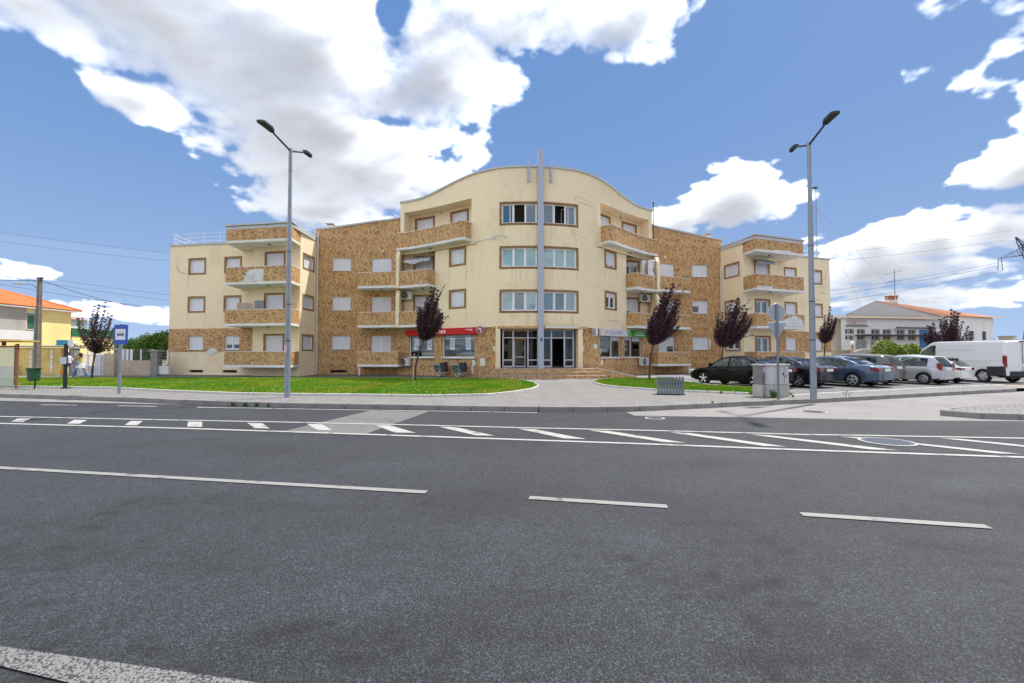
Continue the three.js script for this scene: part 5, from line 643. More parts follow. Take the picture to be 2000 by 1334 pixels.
{ // black information post with a teal flag
  const o = thing('bus_info_post', 'black bus information post with a teal flag and a small grey panel', 'sign', [-20.0, 0.15, -20.42]); new MB().box(0, 1.0, 0, 0.12, 2.0, 0.1, 0, 0.01).build('post', M.black, o); new MB().box(-0.18, 2.05, 0, 0.5, 0.24, 0.03).build('flag', plain(0.02, 0.3, 0.45, 0.4), o); new MB().box(0.2, 2.05, 0, 0.24, 0.24, 0.028).build('flag_end', plain(0.75, 0.78, 0.8, 0.4), o); new MB().box(-0.05, 1.25, 0.07, 0.27, 0.3, 0.03, 0, 0.005).build('timetable', plain(0.55, 0.6, 0.66, 0.3), o); new MB().box(0, 0.02, 0, 0.24, 0.04, 0.2).build('base_plate', M.black, o);
}
{ // litter bin
  const o = thing('litter_bin', 'dark green litter bin tilted on a thin post', 'litter bin', [-21.05, 0.15, -20.1], 0.1); new MB().cyl([-0.02, 0, -0.05], [0.02, 0.7, -0.05], 0.028, 0.028, 8).build('post', M.darkMetal, o); const pts = []; for (const [r, y] of [[0, 0.36], [0.19, 0.36], [0.215, 0.42], [0.245, 0.88], [0.25, 0.9]]) pts.push(new THREE.Vector2(r, y)); const g = new THREE.LatheGeometry(pts, 20); g.scale(1, 1, 0.8); g.rotateZ(0.04); mesh('bucket', g, plain(0.012, 0.085, 0.035, 0.5, 0, { side: THREE.DoubleSide }), o); const q = new MB(); for (let i = 0; i < 20; i++) { const a = i / 20 * 6.283, e = (i + 1) / 20 * 6.283; q.cyl([Math.cos(a) * 0.265 - 0.03, 0.9, Math.sin(a) * 0.21], [Math.cos(e) * 0.265 - 0.03, 0.9, Math.sin(e) * 0.21], 0.03, 0.03, 6, false); } q.build('rim', plain(0.01, 0.05, 0.025, 0.5), o);
}
{ // bus shelter, cut by the left edge of the picture
  const o = thing('bus_shelter', 'bus shelter with brown posts, yellowish roof edge and glass walls', 'bus shelter', [-22.1, 0.15, -20.36]), br = plain(0.24, 0.11, 0.05, 0.6); for (const [x, z] of [[0, 0], [-3.6, 0.9], [-1.5, -1.3], [-4.6, -0.4]]) new MB().box(x, 1.0, z, 0.07, 2.0, 0.07).build('post', br, o);
  new MB().box(-1.8, 1.88, 0.45, 3.75, 0.05, 0.05, 0.245).build('top_rail', br, o); new MB().box(-3.05, 1.88, -0.85, 3.2, 0.05, 0.05, 0.245).build('top_rail', br, o); const rf = new MB(); rf.box(-2.0, 2.12, 0.1, 4.4, 0.07, 1.1, 0.245, 0.02); rf.build('roof', plain(0.5, 0.33, 0.06, 0.6), o);
  for (const x of [-0.35, -2.6]) new MB().box(x, 2.0, 0.25, 0.1, 0.18, 0.1).build('roof_bracket', M.black, o);
  for (const [x, w] of [[-0.78, 1.3], [-2.3, 1.5]]) { new MB().box(x, 0.98, -0.04 + (-x) * 0.25, w, 1.7, 0.012, 0.245).build('glass_panel', new THREE.MeshPhysicalMaterial({ color: lin(0.8, 0.84, 0.76), roughness: 0.25, transmission: 0.6, thickness: 0, ior: 1.45 }), o); }
  new MB().box(-1.75, 1.0, 0.45, 0.25, 0.95, 0.05, 0.245).build('notice_board', plain(0.02, 0.03, 0.08, 0.4), o); new MB().box(-2.0, 0.45, -0.3, 2.4, 0.05, 0.35, 0.245).build('bench', M.wood, o);
}
{ // slatted bench seen from behind
  const o = thing('slatted_bench', 'grey slatted bench of nine upright boards at the edge of the small lawn', 'bench', [6.03, 0.15, -17.38], -0.2), m = plain(0.15, 0.17, 0.22, 0.55);
  for (let i = 0; i < 9; i++) { const sh = new THREE.Shape([[0.0, 0], [0.1, 0], [0.13, 0.3], [0.2, 0.36], [0.48, 0.36], [0.48, 0.42], [0.17, 0.43], [0.06, 0.66], [-0.01, 0.66], [-0.03, 0.62], [0.04, 0.36]].map((p) => new THREE.Vector2(...p))), g = new THREE.ExtrudeGeometry(sh, { depth: 0.055, bevelEnabled: true, bevelSize: 0.008, bevelThickness: 0.008, bevelSegments: 1 }); g.rotateY(Math.PI / 2); g.translate(-0.47 + i * 0.11, 0.02, 0.1); mesh('slat', g, m, o); }
  for (const y of [0.09, 0.17]) new MB().cyl([-0.49, y, 0.06], [0.48, y, 0.06], 0.016, 0.016, 8).build('tie_rod', plain(0.5, 0.5, 0.52, 0.3, 0.6), o); new MB().box(0, 0.015, 0.02, 1.02, 0.03, 0.3).build('base_plate', M.darkMetal, o);
}
{ // utility cabinets
  const dirty = std({ map: makeTex(1024, 2.3, (s, t) => { const a = fbmT(s, t, 7, 5, 131), b = fbmT(s, t, 30, 4, 132), w = sstep(0.5, 0.68, a * 0.6 + b * 0.4), k = 0.9 + 0.2 * (b - 0.5); return [lerp(0.58, 0.15, w) * k, lerp(0.58, 0.15, w) * k, lerp(0.6, 0.155, w) * k]; }), bumpMap: fineBump, bumpScale: 0.004, roughness: 0.8 });
  const o = thing('utility_cabinet', 'weathered whitish utility cabinet covered in black stains and torn stickers', 'cabinet', [9.45, 0.15, -16.45], 0.42);
  new MB().box(0.1, 0.22, 0, 0.86, 0.44, 0.42, 0, 0.01).build('base', M.concrete, o); new MB().box(0.1, 0.79, 0, 0.84, 0.68, 0.4, 0, 0.012).build('body', dirty, o); new MB().box(0.1, 1.15, 0, 0.94, 0.06, 0.5, 0, 0.015).build('lid', M.concrete, o); new MB().box(0.26, 0.79, 0.202, 0.008, 0.62, 0.01).build('door_gap', M.black, o); new MB().box(0.2, 0.82, 0.21, 0.03, 0.09, 0.03).build('lock', M.darkMetal, o);
  const q = thing('utility_cabinet', 'narrow dark-fronted utility cabinet with a pink sticker, left of the white one', 'cabinet', [8.98, 0.15, -16.58], 0.42); new MB().box(0, 0.22, 0, 0.2, 0.44, 0.4, 0, 0.01).build('base', M.concrete, q); new MB().box(0, 0.79, 0, 0.19, 0.68, 0.38, 0, 0.012).build('body', std({ map: plasterTex([0.2, 0.2, 0.19], 141, 0.9, 0.6), roughness: 0.85 }), q); new MB().box(0, 1.15, 0, 0.24, 0.06, 0.46, 0, 0.015).build('lid', M.concrete, q); new MB().box(0, 0.98, 0.193, 0.12, 0.2, 0.006).build('sticker', plain(0.6, 0.42, 0.58, 0.6), q);
}
{ // the backs of two road signs
  const o = thing('road_sign', 'backs of a round and a triangular road sign on one grey post', 'sign', [8.95, 0.15, -15.34]), bk = plain(0.34, 0.38, 0.43, 0.4, 0.4); new MB().box(0, 1.62, 0, 0.075, 3.24, 0.04, 0, 0.006).build('post', plain(0.2, 0.22, 0.25, 0.5, 0.4), o); new MB().cyl([0, 2.95, -0.03], [0, 2.95, -0.055], 0.29, 0.29, 36).build('round_plate', bk, o); const rim = new MB(); for (let i = 0; i < 36; i++) { const a = i / 36 * 6.283, e = (i + 1) / 36 * 6.283; rim.cyl([Math.cos(a) * 0.285, 2.95 + Math.sin(a) * 0.285, -0.035], [Math.cos(e) * 0.285, 2.95 + Math.sin(e) * 0.285, -0.035], 0.012, 0.012, 5, false); } rim.build('rim', plain(0.6, 0.62, 0.64, 0.4, 0.3), o);
  const sh = new THREE.Shape(), A = [[-0.31, 2.58], [0.31, 2.58], [0, 2.06]]; sh.moveTo(-0.27, 2.6); sh.lineTo(0.27, 2.6); sh.quadraticCurveTo(0.335, 2.6, 0.3, 2.54); sh.lineTo(0.035, 2.07); sh.quadraticCurveTo(0, 2.02, -0.035, 2.07); sh.lineTo(-0.3, 2.54); sh.quadraticCurveTo(-0.335, 2.6, -0.27, 2.6); const g = new THREE.ExtrudeGeometry(sh, { depth: 0.025, bevelEnabled: true, bevelSize: 0.006, bevelThickness: 0.006, bevelSegments: 1 }); g.translate(0, 0, -0.055); mesh('triangle_plate', g, bk, o); for (const y of [2.3, 2.5, 2.8, 3.1]) new MB().box(0, y, -0.015, 0.14, 0.03, 0.05).build('clamp', M.galv, o);
}
function weed(x, d, h, n, col, label, y = 0.15) { const o = thing('weed', label, 'weed', [x, y, -d]), r = rng(Math.round(x * 77 + 900)), b = new MB(); for (let i = 0; i < n; i++) { const a = r() * 6.28, l = h * (0.5 + 0.6 * r()), px = (r() - 0.5) * h * 0.5, pz = (r() - 0.5) * h * 0.4, tx = px + Math.cos(a) * l * 0.5, tz = pz + Math.sin(a) * l * 0.5, w = 0.006 + 0.006 * r(); b.tri([px - w, 0, pz], [px + w, 0, pz], [tx, l, tz]); for (let k = 0; k < 3; k++) { const f = 0.3 + 0.25 * k, c = [lerp(px, tx, f), l * f, lerp(pz, tz, f)], e = h * (0.08 + 0.1 * r()); b.tri(c, [c[0] + e, c[1] + e * 0.6, c[2] + e * (r() - 0.5)], [c[0] + e * 0.3, c[1] + e, c[2] + 0.01]); } } b.build('blades', plain(...col, 0.8, 0, { side: THREE.DoubleSide }), o); }
weed(9.2, 16.05, 0.3, 50, [0.06, 0.13, 0.02], 'bushy green weed at the foot of the stained cabinet'); weed(10.05, 16.35, 0.1, 26, [0.22, 0.2, 0.05], 'low yellow-green weed right of the stained cabinet'); weed(10.55, 17.3, 0.12, 16, [0.05, 0.11, 0.02], 'small dark weed at the parking edge behind the right lamp'); weed(12.1, 16.5, 0.3, 5, [0.1, 0.09, 0.03], 'thin dry weed growing from the kerb right of the lamp'); weed(6.25, 14.25, 0.1, 10, [0.08, 0.12, 0.02], 'tiny weed in the kerb joint below the slatted bench'); weed(8.15, 17.8, 0.12, 14, [0.14, 0.12, 0.03], 'small brown weed on the edging of the small lawn');
for (let i = 0; i < 5; i++) weed(-9.0 + i * 0.42, 14.72 - i * 0.06, 0.13, 44, [0.05, 0.14, 0.02], ['leftmost', 'second from left', 'middle', 'second from right', 'rightmost'][i] + ' tuft of the grass in the gutter below the left lamp', 0.0);

// ---------------------------------------------------------------- vehicles (own frame: x forward, y up, z to the right)
const pl = (pts) => (x) => { if (x <= pts[0][0]) return pts[0][1]; for (let i = 0; i + 1 < pts.length; i++) if (x <= pts[i + 1][0]) return lerp(pts[i][1], pts[i + 1][1], sm(clamp((x - pts[i][0]) / (pts[i + 1][0] - pts[i][0]))) * 0.5 + 0.5 * (x - pts[i][0]) / (pts[i + 1][0] - pts[i][0])); return pts[pts.length - 1][1]; };
const paintM = (r, g, b, metal = 0.2, coat = 0.9) => new THREE.MeshPhysicalMaterial({ color: lin(r, g, b), roughness: 0.35, metalness: metal, specularIntensity: coat < 0.5 ? 0.15 : 0.4, clearcoat: coat, clearcoatRoughness: 0.05 });
M.redLens = new THREE.MeshPhysicalMaterial({ color: lin(0.2, 0.006, 0.012), roughness: 0.15, clearcoat: 1, clearcoatRoughness: 0.03 });
M.clearLens = new THREE.MeshPhysicalMaterial({ color: lin(0.65, 0.66, 0.68), roughness: 0.12, clearcoat: 1 });
M.carGlass = new THREE.MeshPhysicalMaterial({ color: lin(0.42, 0.54, 0.5), roughness: 0.02, transmission: 1, thickness: 0, ior: 1.52 }); M.seat = plain(0.03, 0.03, 0.033, 0.85);
M.plate = plain(0.78, 0.78, 0.76, 0.5); M.plastic = plain(0.022, 0.024, 0.028, 0.65); M.rimAlu = plain(0.62, 0.63, 0.66, 0.28, 0.6); M.rimWhite = plain(0.8, 0.8, 0.83, 0.4, 0.1);
/* spec: L length, W half width, deck [[x, height]] of bonnet, belt and boot, roof [[x, height]], gr [rear glass foot, rear roof edge, front roof edge, windscreen foot],
   pillars [[x0, x1] solid], wheels [rear x, front x], R tyre radius */
function vehicle(name, label, at, heading, spec, paint, group) {
  const { L, W, gr, wheels, R } = spec, o = thing(name, label, spec.kind || 'car', at, heading, group), deck = pl(spec.deck), roof = pl(spec.roof), x0 = -L / 2, x1 = L / 2, sill = spec.sill || 0.24, belly = spec.plan || 0.06;
  const plan = (x) => { const e = Math.max(0, Math.abs(x) - (L / 2 - 0.55)) / 0.55; return W * (1 - belly * Math.abs(x / (L / 2)) ** 2 - (spec.round || 0.17) * e * e * e); };
  const arch = (x) => { let y = sill + 0.1 * Math.max(0, Math.abs(x) - (L / 2 - 0.5)) / 0.5; for (const w of wheels) { const d = Math.abs(x - w), A = R + 0.05; if (d < A) y = Math.max(y, R + Math.sqrt(A * A - d * d)); } return y; };
  const xs = new Set([x0, x1]); for (let x = x0; x < x1; x += 0.16) xs.add(x); for (const w of wheels) for (let k = -9; k <= 9; k++) xs.add(w + Math.sin(k / 9 * Math.PI / 2) * (R + 0.05)); for (const g of gr) xs.add(g); for (const p of spec.pillars) p.forEach((x) => xs.add(x));
  const X = [...xs].filter((x) => x >= x0 && x <= x1).sort((a, b) => a - b).filter((x, i, A) => i === 0 || x - A[i - 1] > 0.004 || x === x1);
  // lower body: half rings from the sill over the shoulder to the middle of the deck
  const half = (x) => { const w = plan(x), d = deck(x), b = Math.min(arch(x), d - 0.16), mid = lerp(b, d, 0.45); return [[b, w * 0.955], [b + 0.03, w * 0.985], [mid, w], [lerp(mid, d, 0.62), w * 0.985], [d - 0.045, w * (spec.shoulder || 0.945)], [d, w * (spec.shoulder || 0.945) - 0.05], [d + 0.012, w * 0.45], [d + 0.018, 0]]; };
  const body = new MB(), ring = X.map((x) => { const h = half(x); return [...h.map(([y, z]) => [x, y, z]), ...h.slice(0, -1).reverse().map(([y, z]) => [x, y, -z])]; });
  const N = ring[0].length, nv = (grid, i, j) => { const a = grid[Math.max(0, i - 1)][j], b = grid[Math.min(grid.length - 1, i + 1)][j], c = grid[i][Math.max(0, j - 1)], d = grid[i][Math.min(grid[0].length - 1, j + 1)]; return norm(cross(sub(d, c), sub(b, a)).map((v) => v)); };
  const loft = (mb, grid, pick) => { for (let i = 0; i + 1 < grid.length; i++) for (let j = 0; j + 1 < grid[0].length; j++) if (!pick || pick(i, j)) { const q = [[i, j], [i + 1, j], [i + 1, j + 1], [i, j + 1]]; let P = q.map(([a, b]) => grid[a][b]), n = q.map(([a, b]) => nv(grid, a, b)); const f = cross(sub(P[2], P[0]), sub(P[3], P[1])), c = [(P[0][0] + P[2][0]) / 2, 0.55, 0], out = [P[0][0] - c[0], (P[0][1] + P[2][1]) / 2 - c[1], (P[0][2] + P[2][2]) / 2]; if (f[0] * out[0] + f[1] * out[1] + f[2] * out[2] < 0) { P = [P[0], P[3], P[2], P[1]]; n = [n[0], n[3], n[2], n[1]]; } const g = norm(cross(sub(P[2], P[0]), sub(P[3], P[1]))); n = n.map((m) => (m[0] * g[0] + m[1] * g[1] + m[2] * g[2] < 0 ? [-m[0], -m[1], -m[2]] : m)); mb.quad(P[0], P[1], P[2], P[3], n); } };
  loft(body, ring);
  for (const i of [0, ring.length - 1]) { const r = ring[i], c = [r[0][0] + (i ? 0.03 : -0.03), lerp(r[0][1], r[7][1], 0.5), 0]; for (let j = 0; j + 1 < N; j++) i ? body.tri(r[j], r[j + 1], c) : body.tri(r[j + 1], r[j], c); body.tri(r[N - 1], r[0], c); }
  // cabin: rings from the belt to the middle of the roof
  const [g0, g1, g2, g3] = gr, cabX = X.filter((x) => x >= g0 - 1e-6 && x <= g3 + 1e-6), cw = spec.cab || 0.9, rw = spec.roofW || 0.7;
  const cab = cabX.map((x) => { const w = plan(x) * cw, d = deck(x) - 0.015, r = Math.max(roof(x), d + 0.003), k = clamp((r - d) / 0.45), wr = lerp(w * 0.97, plan(x) * rw, k); const h = [[d, w], [lerp(d, r, 0.82), lerp(w, wr, 0.8)], [r - 0.035 * k, wr], [r, wr - 0.08 * k - 0.004], [r + 0.022 * k, wr * 0.5], [r + 0.03 * k, 0]]; return [...h.map(([y, z]) => [x, y, z]), ...h.slice(0, -1).reverse().map(([y, z]) => [x, y, -z])]; });
  const solid = (x) => spec.pillars.some(([a, b]) => x > a && x < b), mid = (i) => (cabX[i] + cabX[i + 1]) / 2, kind = (i, j) => { const x = mid(i), jj = Math.min(j, 9 - j); if (x < g1) return jj >= 3 && !spec.blindRear ? 'rear_window' : jj === 0 && spec.quarter && !solid(x) ? 'side_window' : 'body'; if (x > g2) return jj >= 3 ? 'windscreen' : jj === 0 && !solid(x) ? 'side_window' : 'body'; return jj === 0 && !solid(x) ? 'side_window' : 'body'; };
  loft(body, cab, (i, j) => kind(i, j) === 'body'); for (const i of [0, cab.length - 1]) { const r = cab[i], c = [r[0][0], lerp(r[0][1], r[5][1], 0.5), 0]; for (let j = 0; j + 1 < r.length; j++) i ? body.tri(r[j], r[j + 1], c) : body.tri(r[j + 1], r[j], c); i ? body.tri(r[r.length - 1], r[0], c) : body.tri(r[0], r[r.length - 1], c); } body.build('body', paint, o);
  for (const k of ['rear_window', 'windscreen']) { const m = new MB(); loft(m, cab, (i, j) => kind(i, j) === k); if (m.p.length) m.build(k, M.carGlass, o); }
  for (const side of [0, 1]) { let run = []; const flush = () => { if (!run.length) return; const m = new MB(); loft(m, cab, (i, j) => run.includes(i) && (side ? j > 4 : j <= 4) && kind(i, j) === 'side_window'); if (m.p.length) m.build('side_window', M.carGlass, o); run = []; }; for (let i = 0; i + 1 < cabX.length; i++) { if (solid(mid(i)) || !(kind(i, 0) === 'side_window')) flush(); else run.push(i); } flush(); }
  new MB().box(0, (sill + 0.62) / 2, 0, L - 0.5, 0.62 - sill + 0.05, W * 2 - 0.56).build('underbody', M.black, o);
  if (spec.kind !== 'van') for (const [x, zs] of [[(g2 + g1) / 2 + 0.25, [-0.36, 0.36]], [(g2 + g1) / 2 - 0.65, [-0.36, 0, 0.36]]]) for (const z of zs) { const s = new MB(); s.box(x, 0.66, z, 0.5, 0.2, 0.48, 0, 0.05).box(x - 0.24, 0.92, z, 0.14, 0.52, 0.46, 0, 0.05).box(x - 0.27, 1.24, z, 0.1, 0.16, 0.24, 0, 0.04); s.build('seat', M.seat, o); }
  if (spec.kind !== 'van') { const s = new MB(); for (let i = 0; i < 16; i++) { const a = i / 16 * 6.283, e = (i + 1) / 16 * 6.283, P = (w) => [g2 + 0.1 + Math.sin(w) * 0.06, 0.94 + Math.sin(w) * 0.17, -0.36 + Math.cos(w) * 0.17]; s.cyl(P(a), P(e), 0.014, 0.014, 5, false); } s.build('steering_wheel', M.black, o); new MB().box(g3 - 0.35, 0.84, 0, 0.5, 0.16, W * 1.6, 0, 0.05).build('dashboard', M.seat, o); }
  const trim = new MB(), strip = (y, pr, h) => { for (const s of [-1, 1]) for (let i = 0; i + 1 < X.length; i++) { if (X[i] < wheels[0] + R + 0.12 || X[i + 1] > wheels[1] - R - 0.12) continue; const a = plan(X[i]) + pr, b = plan(X[i + 1]) + pr, P = [[X[i], y, s * a], [X[i + 1], y, s * b], [X[i + 1], y + h, s * b], [X[i], y + h, s * a]]; s > 0 ? trim.quad(P[0], P[1], P[2], P[3]) : trim.quad(P[1], P[0], P[3], P[2]); } };
  if (spec.strip) { strip(spec.strip, 0.004, 0.05); trim.build('side_moulding', spec.stripMat || M.plastic, o); }
  // rear and front fittings
  const yr = spec.lampY || 0.78, tw = plan(x0 + 0.12);
  for (const s of [-1, 1]) {
    const tl = spec.tail || [0.34, 0.2], b = new MB(); // lamps wrap round the corners
    const wrap = spec.wrap || 0.28, A = [x0 + wrap, plan(x0 + wrap) + 0.006], C = [x0 + wrap * 0.25, plan(x0 + wrap * 0.25) + 0.004], D = [x0 - 0.012, Math.max(0.2, plan(x0) - tl[0])], yb = (k) => yr - tl[1] / 2 + (k === 0 ? tl[1] * 0.35 : 0), yt = (k) => yr + tl[1] / 2 - (k === 2 ? tl[1] * 0.08 : 0), pts = [A, C, [x0 - 0.006, plan(x0) + 0.002], D];
    for (let i = 0; i < 3; i++) { const p = pts[i], q = pts[i + 1], P = [[p[0], yb(i), s * p[1]], [q[0], yb(i + 1), s * q[1]], [q[0], yt(i + 1), s * q[1]], [p[0], yt(i), s * p[1]]]; s < 0 ? b.quad(P[1], P[0], P[3], P[2]) : b.quad(P[0], P[1], P[2], P[3]); }
    b.build('tail_light', M.redLens, o);
    const f = new MB(), yf = spec.headY || 0.68; f.box(x1 - 0.12, yf, s * (plan(x1 - 0.12) - 0.16), 0.3, 0.15, 0.34, s * 0.35, 0.04); f.build('headlight', M.clearLens, o);
    const mir = new MB(); mir.box(g3 - 0.42, deck(g3 - 0.4) + 0.1, s * (plan(g3 - 0.4) + 0.09), 0.16, 0.14, 0.2, 0, 0.04); mir.build('mirror', spec.mirror || paint, o);
    for (const x of spec.handles || []) new MB().box(x, deck(x) - 0.16, s * (plan(x) + 0.012), 0.17, 0.028, 0.035, 0, 0.01).build('door_handle', spec.handleMat || paint, o);
    for (const x of spec.seams || []) new MB().box(x, lerp(sill + 0.12, deck(x), 0.5) + 0.02, s * (plan(x) - 0.012), 0.012, deck(x) - sill - 0.2, 0.03).build('door_seam', M.black, o);
  }
  new MB().box(x0 - 0.035, spec.plateY || 0.74, 0, 0.02, 0.12, 0.5, 0, 0.004).build('number_plate', M.plate, o);
  { const bm = new MB(), yb = spec.bumperY || 0.5; for (let k = 0; k < 10; k++) { const z0 = lerp(-1, 1, k / 10), z1 = lerp(-1, 1, (k + 1) / 10), e = (z) => [x0 - 0.06 + 0.14 * z ** 4, z * (plan(x0) + 0.01)]; const p = e(z0), q = e(z1); bm.quad([p[0], yb - 0.17, p[1]], [p[0], yb + 0.07, p[1]], [q[0], yb + 0.07, q[1]], [q[0], yb - 0.17, q[1]]); bm.quad([p[0], yb + 0.07, p[1]], [x0 + 0.05, yb + 0.09, p[1]], [x0 + 0.05, yb + 0.09, q[1]], [q[0], yb + 0.07, q[1]]); bm.quad([x0 + 0.08, yb - 0.2, p[1]], [p[0], yb - 0.17, p[1]], [q[0], yb - 0.17, q[1]], [x0 + 0.08, yb - 0.2, q[1]]); } bm.build('rear_bumper', spec.bumper || paint, o); }
  // wheels
  for (const wx of wheels) for (const s of [-1, 1]) {
    const zc = s * (W * 0.975 - 0.115), t = new MB(), wd = 0.1, seg = 28, prof = [[R - 0.1, wd], [R - 0.02, wd], [R, wd - 0.025], [R, -wd + 0.025], [R - 0.02, -wd], [R - 0.1, -wd]];
    for (let i = 0; i < seg; i++) { const a = i / seg * 6.28319, e = (i + 1) / seg * 6.28319; for (let k = 0; k + 1 < prof.length; k++) { const P = (ang, [r, z]) => [wx + Math.cos(ang) * r, R + Math.sin(ang) * r, zc + z]; t.quad(P(a, prof[k]), P(a, prof[k + 1]), P(e, prof[k + 1]), P(e, prof[k])); } }
    const w = t.build('wheel', M.rubber, o), rim = new MB(), zo = zc + s * (wd - 0.015), Rr = R - 0.095;
    if (spec.star) for (let i = 0; i < 5; i++) { const a = i / 5 * 6.283 + (wx > 0 ? 0.3 : 0.9); for (const q of [-0.12, 0.12]) rim.cyl([wx, R, zo], [wx + Math.cos(a + q * 0.5) * Rr, R + Math.sin(a + q * 0.5) * Rr, zo - s * 0.01], 0.022, 0.028, 6); }
    else { for (let i = 0; i < 28; i++) { const a = i / 28 * 6.283, e = (i + 1) / 28 * 6.283; rim.quad([wx + Math.cos(a) * Rr, R + Math.sin(a) * Rr, zo], [wx + Math.cos(e) * Rr, R + Math.sin(e) * Rr, zo], [wx + Math.cos(e) * (Rr - 0.035), R + Math.sin(e) * (Rr - 0.035), zo + s * 0.012], [wx + Math.cos(a) * (Rr - 0.035), R + Math.sin(a) * (Rr - 0.035), zo + s * 0.012]); } const n = spec.spokes || 5, hw = spec.spokes > 6 ? 0.018 : 0.042; for (let i = 0; i < n; i++) { const a = i / n * 6.283 + 0.25, c = Math.cos(a), d = Math.sin(a), P = (r, k) => [wx + c * r - d * k, R + d * r + c * k, zo + s * 0.006]; s > 0 ? rim.quad(P(0.03, -hw), P(Rr, -hw * 0.8), P(Rr, hw * 0.8), P(0.03, hw)) : rim.quad(P(0.03, hw), P(Rr, hw * 0.8), P(Rr, -hw * 0.8), P(0.03, -hw)); } }
    rim.cyl([wx, R, zo - s * 0.02], [wx, R, zo + s * 0.016], 0.06, 0.05, 12); rim.build('rim', spec.star ? M.rimWhite : M.rimAlu, w);
    new MB().cyl([wx, R, zc + s * (wd - 0.06)], [wx, R, zc + s * (wd - 0.055)], Rr, Rr, 24).build('brake_disc', spec.steel ? M.rimAlu : M.black, w);
  }
  return o;
}
const sedan = { L: 4.62, W: 0.9, deck: [[-2.31, 0.9], [-2.2, 1.0], [-1.5, 1.02], [-0.2, 0.95], [0.9, 0.93], [1.5, 0.86], [2.1, 0.74], [2.31, 0.6]], roof: [[-1.72, 1.0], [-1.2, 1.24], [-0.75, 1.38], [-0.25, 1.43], [0.2, 1.42], [0.55, 1.34], [1.28, 0.9]], gr: [-1.72, -0.85, 0.35, 1.28], pillars: [[-1.72, -1.15], [-0.06, 0.04], [1.0, 1.28]], wheels: [-1.38, 1.42], R: 0.32, quarter: true, handles: [-0.75, 0.22], seams: [-0.0, -1.08, 0.98], tail: [0.26, 0.15], lampY: 0.82, plateY: 0.8, bumperY: 0.52, shoulder: 0.95 };
const estate = { L: 4.5, W: 0.89, deck: [[-2.25, 0.92], [-2.0, 0.98], [0.9, 0.96], [1.5, 0.9], [2.05, 0.78], [2.25, 0.62]], roof: [[-2.22, 0.95], [-2.02, 1.3], [-1.8, 1.46], [-0.6, 1.53], [0.1, 1.52], [0.45, 1.44], [1.25, 0.96]], gr: [-2.22, -1.84, 0.3, 1.25], pillars: [[-2.22, -1.62], [-0.72, -0.62], [0.14, 0.22], [1.0, 1.25]], wheels: [-1.36, 1.38], R: 0.325, handles: [-0.6, 0.35], seams: [0.18, -0.95, 1.0], tail: [0.3, 0.17], lampY: 0.97, plateY: 0.86, bumperY: 0.5 };
const hatch = { L: 3.7, W: 0.83, deck: [[-1.85, 0.84], [-1.65, 0.93], [0.6, 0.92], [1.1, 0.88], [1.65, 0.76], [1.85, 0.58]], roof: [[-1.82, 0.88], [-1.66, 1.2], [-1.45, 1.4], [-0.5, 1.48], [0.05, 1.46], [0.35, 1.38], [1.1, 0.9]], gr: [-1.82, -1.5, 0.25, 1.1], pillars: [[-1.82, -1.32], [-0.2, -0.1], [0.85, 1.1]], wheels: [-1.18, 1.16], R: 0.29, handles: [-0.0], seams: [-0.14, 0.86], tail: [0.16, 0.34], wrap: 0.14, lampY: 0.9, plateY: 0.78, bumperY: 0.45, spokes: 10 };
const hatch2 = { ...hatch, L: 3.85, W: 0.82, deck: [[-1.92, 0.82], [-1.75, 0.9], [0.6, 0.88], [1.1, 0.84], [1.7, 0.72], [1.92, 0.56]], roof: [[-1.86, 0.86], [-1.5, 1.12], [-1.15, 1.36], [-0.5, 1.42], [0.05, 1.41], [0.35, 1.34], [1.15, 0.86]], gr: [-1.86, -1.1, 0.25, 1.15], pillars: [[-1.86, -1.0], [-0.2, -0.1], [0.9, 1.15]], tail: [0.3, 0.13], wrap: 0.2, lampY: 0.76, plateY: 0.72 };
const vanS = { kind: 'van', L: 5.4, W: 1.02, deck: [[-2.7, 1.18], [1.5, 1.18], [1.9, 1.1], [2.4, 0.98], [2.7, 0.75]], roof: [[-2.7, 2.16], [-2.5, 2.24], [0.9, 2.26], [1.15, 2.22], [1.5, 1.98], [2.25, 1.12]], gr: [-2.7, -2.55, 1.2, 2.25], pillars: [[-2.7, 0.86], [1.98, 2.25]], wheels: [-1.62, 1.8], R: 0.34, blindRear: true, cab: 0.985, roofW: 0.9, shoulder: 0.985, belly: 0.02, plan: 0.012, round: 0.05, strip: 0.55, seams: [0.78, -0.6], handles: [0.95], tail: [0.06, 0.62], wrap: 0.13, lampY: 1.15, plateY: 0.95, bumperY: 0.55, sill: 0.3, steel: true, headY: 0.85, mirror: M.plastic, handleMat: M.plastic, bumper: M.plastic, spokes: 6 };
// rear-left wheel stands at [x, depth]; heading = direction of travel on the plan, degrees from straight ahead, left is positive
function park(name, label, x, d, deg, spec, paint, y = 0.16) { const a = deg * Math.PI / 180, h = [-Math.sin(a), Math.cos(a)], r = [Math.cos(a), Math.sin(a)], wx = spec.wheels[0], off = spec.W * 0.9, cx = x - h[0] * wx + r[0] * off, cd = d - h[1] * wx + r[1] * off; return vehicle(name, label, [cx, y, -cd], Math.atan2(h[1], h[0]), spec, paint, 'vehicles in the parking bays'); }
park('parked_car', 'black saloon with pale star-shaped wheels, nearest the small lawn', 10.95, 20.5, 27, { ...sedan, star: true, L: 4.7, wheels: [-1.4, 1.42] }, paintM(0.004, 0.005, 0.007, 0, 0.3));
park('parked_car', 'dark navy saloon half hidden behind the street lamp', 13.15, 21.0, 27, { ...sedan, strip: 0.6, stripMat: M.alu }, paintM(0.006, 0.009, 0.022, 0.1, 0.6));
